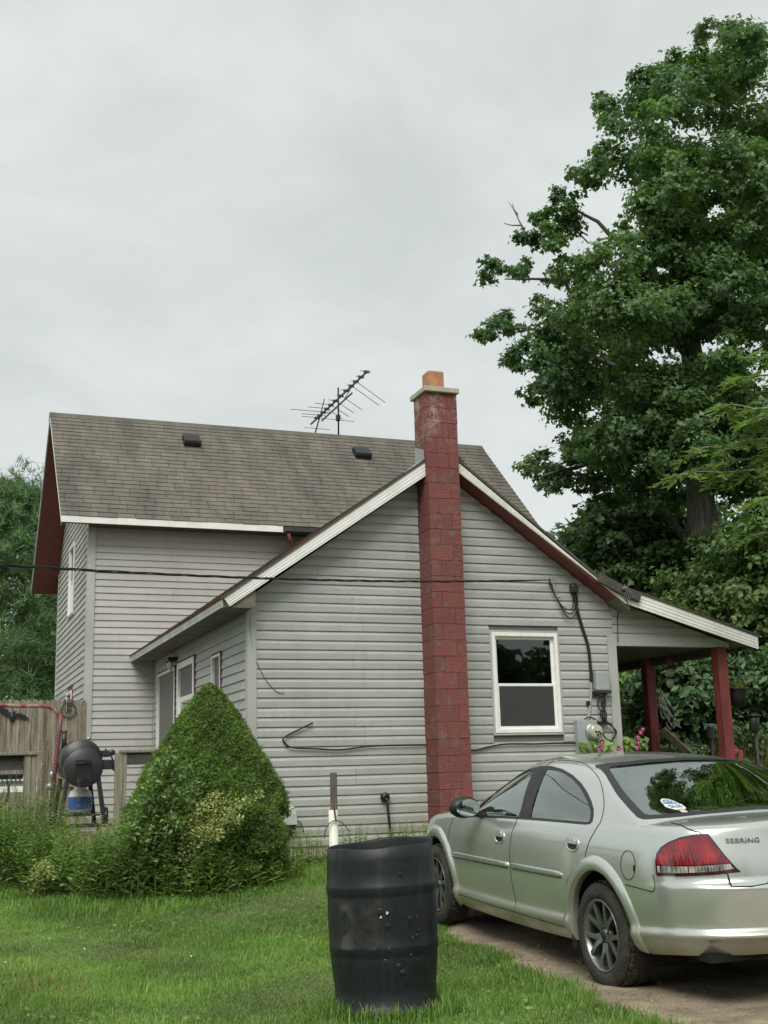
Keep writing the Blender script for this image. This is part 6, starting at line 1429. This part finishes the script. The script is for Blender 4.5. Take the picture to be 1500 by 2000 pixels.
dirs = unit(np.repeat(D_, K, 0) * .75 + rng.normal(size=(len(P) * K, 3)) * .7); Q = np.repeat(P, K, 0) + dirs * .03 + rng.normal(size=(len(P) * K, 3)) * .05
nn = rng.normal(size=Q.shape); tn = np.repeat(np.clip(rng.normal(.5, .25, len(P)), 0, 1), K)
leaf_obj('foliage', [(leaf_arrays(Q, nn, rng.uniform(.13, .24, len(Q)), .12, 0, dirs, .05, 'blade'), tn)], M['pine'], pn)

# --- compound leaved tree reaching in from the right
WY = 13.6; wb = Vector((7.4, 14.2, float(gz(7.4, 14.2)) - .05))
wt = thing('walnut_tree', 'pale green branch with feathery compound leaves reaching in from the right edge', 'tree', tuple(wb))
mb = MB(); mb.tube([(0, 0, 0), (.05, 0, 2.5), (-.1, 0, 5.0), (-.2, .1, 7.2)], [.20, .16, .11, .03], 10, caps=False); mb.build('trunk', M['bark'], wt, fixn=False)
P, Nn, D_, Sz = [], [], [], []
def W_(x, y, Y=WY): return at(x, y, Y) - wb
for (x0, y0, x1, y1, n_) in ((1760, 900, 1325, 928, 36), (1700, 860, 1345, 880, 22), (1720, 800, 1410, 792, 30), (1700, 740, 1420, 742, 28), (1690, 700, 1490, 690, 20), (1680, 930, 1480, 985, 20), (1690, 1010, 1470, 1045, 18), (1700, 880, 1400, 905, 26), (1720, 780, 1450, 830, 24)):
    mb = MB(); path = limb(mb, W_(x0, y0, WY + .4), W_(x1, y1, WY + rnd.uniform(-.3, .3)), .03, .006, bend=.10, n=10, seg=5)
    for j in range(n_):
        t = (j + rnd.random() * .7) / n_; i = min(int(t * 10), 9); p = path[i].lerp(path[i + 1], t * 10 - i); az = rnd.uniform(0, 6.28); rd = Vector((math.cos(az) * .8 - .5, math.sin(az) * .7, -.15)).normalized(); ln = rnd.uniform(.24, .42)
        mb.tube([p, p + rd * ln * .5 + Vector((0, 0, .01)), p + rd * ln + Vector((0, 0, -.09))], .003, 4, caps=False)
        sd_ = rd.cross(Vector((0, 0, 1))).normalized()
        for m_ in range(8):
            f = .15 + .85 * m_ / 7; q = p + rd * ln * f + Vector((0, 0, -.09 * f * f))
            for sg in ((1, -1) if m_ < 7 else (0,)):
                P.append(q); D_.append(sd_ * sg + rd * .7 + Vector((0, 0, -.25))); Nn.append(Vector((rnd.gauss(0, .25), rnd.gauss(0, .25), 1))); Sz.append(rnd.uniform(.10, .15) * (1 - .35 * abs(f - .55)))
    mb.build('branch', M['bark'], wt, fixn=False)
leaf_obj('foliage', [(leaf_arrays(np.array(P), np.array(Nn), np.array(Sz), .42, .06, unit(np.array(D_)), .12), np.clip(rng.normal(.55, .25, len(P)), 0, 1))], M['walnut'], wt)

# --- dwarf spruce by the wing's corner
SX, SY = -1.945, 12.9; sb = Vector((SX, SY, float(gz(SX, SY)) - .02)); SH = 2.335 - sb.z
sp_ = thing('dwarf_spruce', 'dense cone shaped green dwarf spruce at the corner of the gabled wing', 'shrub', tuple(sb))
def s_r(t): return np.interp(t, [0, .02, .06, .18, .33, .48, .64, .80, .92, 1.0], [.0, .05, .125, .31, .49, .68, .83, .89, .87, .74])      # t from the top
def s_lump(az, t):
    return 1 + t * (.07 * np.sin(3 * az + 5 * t) + .06 * np.sin(5 * az - 11 * t + 1) + .05 * np.sin(9 * az + 17 * t)) + .035 * np.sin(14 * az + 23 * t) * (t > .1) - .16 * np.exp(-((t - .70 - .05 * np.sin(2 * az)) / .035) ** 2) * (.5 + .5 * np.sin(3 * az + 1)) - .10 * np.exp(-((t - .52 + .06 * np.sin(3 * az + 2)) / .03) ** 2) * (.5 + .5 * np.sin(2 * az)) - .12 * np.exp(-((t - .86 + .04 * np.sin(3 * az)) / .03) ** 2)
n = 46000; t = np.sqrt(rng.uniform(.0006, 1, n)); az = rng.uniform(0, 2 * np.pi, n); rr_ = s_r(t) * s_lump(az, t) * (1 - np.abs(rng.normal(0, .035, n)) + .05 * (rng.uniform(0, 1, n) < .05))
lean = .03 * (1 - t)
P = np.stack([rr_ * np.cos(az) + lean, rr_ * np.sin(az), SH * (1 - t)], 1)
Nn = np.stack([np.cos(az), np.sin(az), np.full(n, .45)], 1); K = 3
Q = np.repeat(P, K, 0) + rng.normal(size=(n * K, 3)) * .008; dr = unit(np.repeat(unit(Nn), K, 0) + rng.normal(size=(n * K, 3)) * .6)
tn = np.repeat(np.clip(.5 + .35 * np.sin(az * 9 + t * 31) * np.sin(t * 47 + az * 5) + rng.normal(0, .18, n), 0, 1), K)
leaf_obj('foliage', [(leaf_arrays(Q, rng.normal(size=Q.shape), rng.uniform(.020, .045, len(Q)), .36, 0, dr, .02, 'blade'), tn)], M['spruce'], sp_)
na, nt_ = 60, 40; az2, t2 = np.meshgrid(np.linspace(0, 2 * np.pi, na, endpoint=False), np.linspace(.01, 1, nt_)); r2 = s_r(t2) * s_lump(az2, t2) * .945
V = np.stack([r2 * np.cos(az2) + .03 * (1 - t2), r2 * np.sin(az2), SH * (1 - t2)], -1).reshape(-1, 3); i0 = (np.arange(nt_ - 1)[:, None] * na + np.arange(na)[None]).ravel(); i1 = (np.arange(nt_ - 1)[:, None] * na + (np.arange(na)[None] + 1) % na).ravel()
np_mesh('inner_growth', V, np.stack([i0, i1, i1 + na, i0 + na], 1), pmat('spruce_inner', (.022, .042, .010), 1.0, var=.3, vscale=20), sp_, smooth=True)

# --- weeds in front of the deck and along the house
def stems(n, xy, hgt, leafn, leafsize, aspect, lean=.16, tip=True, bend=.25, spread=.4, shrink=.6):
    """returns leaf arrays and a stem mesh for upright weeds"""
    P, Nn, D_, Sz, T_ = [], [], [], [], []; mb = MB()
    for k in range(n):
        x, y = xy(k); h = hgt(x, y, k); z0 = float(gz(x, y)) - .02; az = rnd.uniform(0, 6.28); ln = rnd.gauss(0, lean) * h; a = Vector((x, y, z0)); b = a + Vector((math.cos(az) * ln, math.sin(az) * ln, h)); c = a.lerp(b, .5) + Vector((0, 0, .05 * h)) - Vector((math.cos(az), math.sin(az), 0)) * ln * bend
        pts = [a, c, b]; mb.tube(pts, [.004, .003, .0015], 3, caps=False); tt = min(1, max(0, rnd.gauss(.5, .25))); m = max(4, int(leafn * h))
        for j in range(m):
            f = .12 + .88 * (j / m) ** .9; p = (a.lerp(c, f * 2) if f < .5 else c.lerp(b, f * 2 - 1)); g = j * 2.4 + az
            D_.append(Vector((math.cos(g), math.sin(g), .45 - .5 * (1 - f)))); P.append(p); Nn.append(Vector((-math.cos(g) * .4, -math.sin(g) * .4, 1)) + Vector((rnd.gauss(0, .25), rnd.gauss(0, .25), 0))); Sz.append(leafsize * rnd.uniform(.7, 1.2) * (1 - shrink * f * f)); T_.append(min(1, max(0, tt + rnd.gauss(0, .1) + .15 * (f - .5))))
    return (leaf_arrays(np.array(P), np.array(Nn), np.array(Sz), aspect, .05, unit(np.array(D_)), spread), np.array(T_)), mb
def weed_front(x): return np.interp(x, [-6, -4.05, -3.3, -2.76, -1.72, -1.1, -.7, .2], [12.9, 12.7, 12.05, 11.75, 11.85, 12.35, 13.3, 14.5])
def xy1(k):
    while True:
        x = rnd.uniform(-5.6, -1.25); y = weed_front(x) + abs(rnd.gauss(0, .55)) + .05
        if y < 14.4: return x, y
def h1(x, y, k): return max(.15, (np.interp(x, [-6, -4, -3.2, -2.4, -1.6, -1.0], [.95, .86, .60, .62, .55, .38]) + .05 * (y - weed_front(x))) * rnd.uniform(.55, 1.12))
A1, m1 = stems(820, xy1, h1, 38, .115, .29)
def xy5(k): x = rnd.uniform(-2.9, -.95); return x, weed_front(x) + rnd.uniform(-.05, .38)
A5, m5 = stems(230, xy5, lambda x, y, k: np.interp(x, [-2.9, -2.3, -1.6, -.95], [.75, .72, .48, .36]) * rnd.uniform(.5, 1.2), 40, .10, .27, lean=.2)
A2, m2 = stems(240, lambda k: (rnd.uniform(-5.4, -3.4), rnd.uniform(12.6, 13.8)), lambda x, y, k: rnd.uniform(.5, 1.15), 75, .065, .14, lean=.25)       # fine feathery growth at the left
def xy3(k): x = rnd.uniform(-1.6, 1.4); return x, 14.05 + (x + 1.63) * .38 - abs(rnd.gauss(0, .3)) - .12
A3, m3 = stems(230, xy3, lambda x, y, k: rnd.uniform(.10, .42), 48, .085, .28)
def xy4(k):
    while True:
        x = rnd.uniform(-4.9, -1.75); y = weed_front(x) + rnd.uniform(-.12, .35)
        if rnd.random() < .55 or x > -3.0: return x, y
A4, m4 = stems(190, xy4, lambda x, y, k: np.interp(x, [-4.9, -3.6, -3.0, -2.5, -1.9], [.7, .55, .45, .85, .45]) * rnd.uniform(.55, 1.15), 34, .115, .34, lean=.22)
pw = leaf_obj('pale_weeds', [A4], M['paleleaf'], kind='stuff'); m4.build('weed_stems', M['stem'], pw, fixn=False)['kind'] = 'stuff'
weeds = leaf_obj('weed_patch', [A1, A3, A5], M['weed'], kind='stuff'); [mm.build('weed_stems', M['stem'], weeds, fixn=False) for mm in (m1, m3, m5)]
fw = leaf_obj('feathery_weeds', [A2], M['paleleaf'], kind='stuff'); m2.build('weed_stems', M['stem'], fw, fixn=False)['kind'] = 'stuff'
for c in list(weeds.children): c['kind'] = 'stuff'

def plume_plant(name, label, cat, base_xy, tips, Y, leafsize, per, mat, group=None, w=.05):
    b = Vector((*base_xy, float(gz(*base_xy)) - .02)); t_ = thing(name, label, cat, tuple(b), group=group); mb = MB(); P, Nn, D_, Sz = [], [], [], []
    for (px, py) in tips:
        e = at(px, py, Y + rnd.uniform(-.12, .12)) - b; a = Vector((rnd.gauss(0, .04), rnd.gauss(0, .04), 0)); c = a.lerp(e, .55) + Vector((-e.x * .18, -e.y * .18, .16)); pts = smoothpath([a, c, e], 6); mb.tube(pts, .0045, 4, caps=False)
        for j in range(per):
            f = rnd.uniform(.12, 1) ** .7; i = min(int(f * (len(pts) - 1)), len(pts) - 2); p = pts[i].lerp(pts[i + 1], f * (len(pts) - 1) - i); o = Vector((rnd.gauss(0, 1), rnd.gauss(0, 1), rnd.gauss(0, 1))) * w * (1.35 - f)
            P.append(p + o); D_.append(o.normalized() + Vector((0, 0, .5))); Nn.append(Vector((rnd.gauss(0, 1), rnd.gauss(0, 1), 1))); Sz.append(rnd.uniform(.6, 1.3) * leafsize)
    mb.build('stem', M['stem'], t_, fixn=False)
    leaf_obj('foliage', [(leaf_arrays(np.array(P), np.array(Nn), np.array(Sz), .5, .1, unit(np.array(D_)), .5), np.clip(rng.normal(.5, .25, len(P)), 0, 1))], mat, t_); return t_
plume_plant('pale_weed', 'tall pale green leafy weed standing against the left side of the dwarf spruce', 'plant', (-2.38, 11.98), [(330, 1465), (350, 1500), (310, 1490), (365, 1490), (300, 1530), (340, 1540), (385, 1530), (290, 1560), (325, 1575), (375, 1560), (270, 1590), (300, 1610), (350, 1600), (255, 1620), (335, 1500), (345, 1520)], 11.75, .055, 200, M['paleleaf'], w=.075)
plume_plant('goldenrod', 'yellowish goldenrod sprays leaning right across the dwarf spruce', 'plant', (-2.10, 12.0), [(510, 1548), (485, 1565), (455, 1588), (425, 1550), (400, 1570), (432, 1630), (385, 1600), (470, 1600), (445, 1565), (410, 1615)], 11.75, .032, 230, M['plume'], w=.05)
plume_plant('pale_weed', 'low pale flowering weed at the left front of the weed patch', 'plant', (-3.45, 12.0), [(80, 1695), (100, 1700), (90, 1712), (72, 1715), (110, 1716), (95, 1690)], 11.9, .022, 120, M['plume'], w=.035)
# creeping flowers by the meter and the porch corner
def flowers(label, spots, base_p, fl, n_leaf, ext):
    t_ = thing('flowering_vine', label, 'flowers', tuple(base_p), YAW); P, Nn = [], []
    for k in range(n_leaf): P.append((rnd.uniform(-ext[0], ext[0]), rnd.uniform(-.10, .10), rnd.uniform(0, ext[1]) )); Nn.append((rnd.gauss(0, .5), -1 + rnd.gauss(0, .3), .6))
    leaf_obj('foliage', [(leaf_arrays(np.array(P), np.array(Nn), rng.uniform(.05, .11, n_leaf), .95, .08, np.tile(np.array([[0, 0, -1.]]), (n_leaf, 1)), .5), np.clip(rng.normal(.5, .25, n_leaf), 0, 1))], M['weed'], t_)
    mb = MB()
    for k in range(7): x = rnd.uniform(-ext[0], ext[0]) * .7; mb.tube(smoothpath([(x, 0, -.9), (x + rnd.uniform(-.05, .05), 0, -.2), (x * 1.2, 0, ext[1] * .8)], 3), .005, 4)
    mb.build('stem', M['stem'], t_)
    for (x, z_) in fl:
        mb = MB(); c = Vector((x, -.13, z_)); k = 10; r = rnd.uniform(.028, .042); mb.add([c + Vector((0, .015, 0))] + [c + Vector((r * math.cos(2*math.pi*i/k), -.012 + .006 * (i % 2), r * math.sin(2*math.pi*i/k))) for i in range(k)], [(0, 1 + i, 1 + (i + 1) % k) for i in range(k)]); mb.ell(c + Vector((0, -.004, 0)), (.008, .008, .008), 6, 4, 1); mb.build('bloom', [M['magenta'], M['vinyl']], t_, fixn=False)
flowers('leafy vine with magenta blooms below the electric meter', None, hw(4.50, -.16, -.05), [(.02, .38), (-.03, .30), (-.24, .22), (-.17, .16), (.26, .30), (.12, .22)], 170, (.26, .42))
flowers('leafy vine with magenta blooms at the open porch corner', None, hw(5.14, -.02, .0), [(.0, .40), (.05, .46), (.01, .33), (-.02, .27), (.09, .50)], 190, (.16, .42))
# ornamental dry grass, right edge
gb = hw(7.15, .5, -.85); og = thing('ornamental_grass', 'clump of tall straw coloured grass behind the torch at the right edge', 'plant', tuple(gb)); n = 420
P = rng.normal(size=(n, 3)) * np.array([.22, .2, 0]); D_ = np.array([0, 0, 1.]) + rng.normal(size=(n, 3)) * np.array([.22, .2, .05])
leaf_obj('foliage', [(leaf_arrays(P, rng.normal(size=(n, 3)), rng.uniform(.8, 1.55, n), .018, 0, D_, .05, 'blade'), np.clip(rng.normal(.5, .25, n), 0, 1))], M['straw'], og)
hb_b = hw(6.93, .05, 1.03); tuft = thing('basket_plant', 'small pink and green plant in the hanging basket', 'plant', tuple(hb_b)); n = 120
leaf_obj('foliage', [(leaf_arrays(rng.normal(size=(n, 3)) * np.array([.06, .06, .035]) + np.array([0, 0, .03]), rng.normal(size=(n, 3)) + np.array([0, 0, 1]), rng.uniform(.04, .08, n), .5, .1), np.clip(rng.normal(.5, .25, n), 0, 1))], M['weed'], tuft)
mb = MB(); [mb.ell((rnd.gauss(0, .05), rnd.gauss(-.02, .05), rnd.uniform(.02, .08)), (.014, .014, .010), 6, 4) for k in range(14)]; mb.build('bloom', pmat('pink_petal', (.42, .14, .18), .6), tuft)

# --- lawn
def blades(n, gx, gy, hmin, hmax, w, straw=.08):
    z = gz(gx, gy); P = np.stack([gx, gy, z - .005], 1); az = rng.uniform(0, 2 * np.pi, n); h = rng.uniform(hmin, hmax, n) * (.75 + .45 * np.sin(gx * 1.9 + 1.3 * np.sin(gy * 1.3)) * np.sin(gy * 1.7 + .5))
    h = np.maximum(h, .015); ln = h * rng.uniform(.15, .95, n); d = np.stack([np.cos(az), np.sin(az), np.zeros(n)], 1); s = np.stack([-np.sin(az), np.cos(az), np.zeros(n)], 1) * (w * rng.uniform(.6, 1.4, n))[:, None]
    up = np.array([0, 0, 1.]); m = P + d * (ln * .35)[:, None] + up * (h * .62)[:, None]; t = P + d * ln[:, None] + up * h[:, None]
    V = np.stack([P - s, P + s, m + s * .75, m - s * .75, t], 1).reshape(-1, 3); b = (np.arange(n) * 5)[:, None]
    F = np.stack([b + np.array([[0, 1, 2]]), b + np.array([[0, 2, 3]]), b + np.array([[3, 2, 4]])], 1).reshape(-1, 3)
    tn = np.clip(.5 + .24 * np.sin(gx * 2.3 + np.sin(gy * 2.9)) * np.sin(gy * 1.9 + gx) + .16 * np.sin(gx * 6.1 + 2 * np.sin(gy * 3.3)) * np.sin(gy * 5.2 - gx * 1.7) + rng.normal(0, .2, n), 0, 1)
    return V, F, np.repeat(tn, 5)
def lawn_pts(n, x0, x1, y0, y1, dens_fall=True):
    gx = rng.uniform(x0, x1, n * 2); gy = rng.uniform(y0, y1, n * 2)
    edge = drive_left(gy) + rng.normal(0, .035, len(gx)); ok = (gx < edge) & (gx > -1.0 - .42 * gy)
    if dens_fall: ok &= rng.uniform(0, 1, len(gx)) < np.clip((9.0 / gy) ** 1.6, .25, 1)
    hmin = gy < weed_front(gx) + 1.3; ok &= hmin
    gx, gy = gx[ok][:n], gy[ok][:n]; return gx, gy
gx, gy = lawn_pts(330000, -6.2, 1.6, 5.4, 14.2)
V1, F1, T1 = blades(len(gx), gx, gy, .018, .048, .0027)
gx, gy = lawn_pts(5000, -4.5, 1.6, 5.4, 13.5); V2, F2, T2 = blades(len(gx), gx, gy, .05, .115, .0032)
tag(np_mesh('lawn_grass', np.concatenate([V1, V2]), np.concatenate([F1, F2 + len(V1)]), M['grass'], None, {'tint': np.concatenate([T1, T2])}), kind='stuff')
gx, gy = lawn_pts(60000, -6, 1.6, 5.4, 13.5); dm = np.sin(gx * 2.7 + 1.5 * np.sin(gy * 2.1)) * np.sin(gy * 2.3 + .8 * gx) + rng.normal(0, .35, len(gx)) > .45; gx, gy = gx[dm], gy[dm]; V3, F3, T3 = blades(len(gx), gx, gy, .02, .07, .0026)
tag(np_mesh('dry_grass', V3, F3, M['straw'], None, {'tint': T3}), kind='stuff')
# taller grass at the foot of the weeds, along the house and round the barrel
n = 26000; gx = rng.uniform(-6, 1.2, n); gy = weed_front(gx) + rng.normal(0, .30, n); ok = gx < drive_left(gy) - .05; gx, gy = gx[ok], gy[ok]
V4, F4, T4 = blades(len(gx), gx, gy, .05, .14, .0036)
n = 1500; a_ = rng.uniform(0, 2 * np.pi, n); rr_ = .325 + np.abs(rng.normal(0, .05, n)); gx = BX + rr_ * np.cos(a_); gy = BY + rr_ * np.sin(a_); V5, F5, T5 = blades(n, gx, gy, .06, .17, .0034)
tag(np_mesh('tall_grass', np.concatenate([V4, V5]), np.concatenate([F4, F5 + len(V4)]), M['grass'], None, {'tint': np.concatenate([T4, T5])}), kind='stuff')
n = 9000; gy = rng.uniform(5.4, 12.5, n); gx = drive_left(gy) + rng.normal(-.03, .07, n); V6, F6, T6 = blades(n, gx, gy, .035, .10, .0030)
tag(np_mesh('edge_grass', V6, F6, M['grass'], None, {'tint': T6}), kind='stuff')
n = 1700; gx, gy = lawn_pts(n * 3, -5, 1.3, 5.6, 12.5, False); dm = np.sin(gx * 1.7 + 2 + np.sin(gy * 2.6)) * np.sin(gy * 1.4 - gx) + rng.normal(0, .3, len(gx)) > .35; gx, gy = gx[dm][:n], gy[dm][:n]; n = len(gx)
leaf_obj('lawn_weeds', [(leaf_arrays(np.stack([gx, gy, gz(gx, gy) + rng.uniform(.015, .05, n)], 1), rng.normal(size=(n, 3)) * .35 + np.array([0, -.2, 1.]), rng.uniform(.018, .042, n), .7, .1), np.clip(rng.normal(.5, .25, n), 0, 1))], M["grass"], kind="stuff")
# clover heads and loose stones
mb = MB()
for k in range(3):
    x, y = rnd.uniform(-3.4, .2), rnd.uniform(7.2, 11.5)
    if x < drive_left(y) - .2 and x > -.36 * y: mb.ell((x, y, float(gz(x, y)) + .07), (.007, .007, .007), 6, 4)
o = mb.build('clover_heads', M['vinyl']); o['kind'] = 'stuff'
mb = MB()
for k in range(500):
    y = rnd.uniform(5.6, 12.5); x = float(drive_left(y)) + abs(rnd.gauss(0, .9)); s = rnd.uniform(.004, .016) * (1 if rnd.random() < .93 else 1.8); z_ = float(gz(x, y)) + .026
    b = len(mb.v); q = [(x + s * rnd.uniform(.6, 1.2), y, z_), (x - s, y + s * rnd.uniform(-.4, .4), z_), (x, y + s, z_), (x + s * .2, y - s, z_), (x + rnd.uniform(-.3, .3) * s, y, z_ + s * .8)]
    mb.add(q, [(0, 2, 4), (2, 1, 4), (1, 3, 4), (3, 0, 4)])
o = mb.build('pebbles', pmat('pebble', (.24, .20, .14), .9, var=.3, vscale=25, col2=(.13, .11, .08)), fixn=False); o['kind'] = 'stuff'
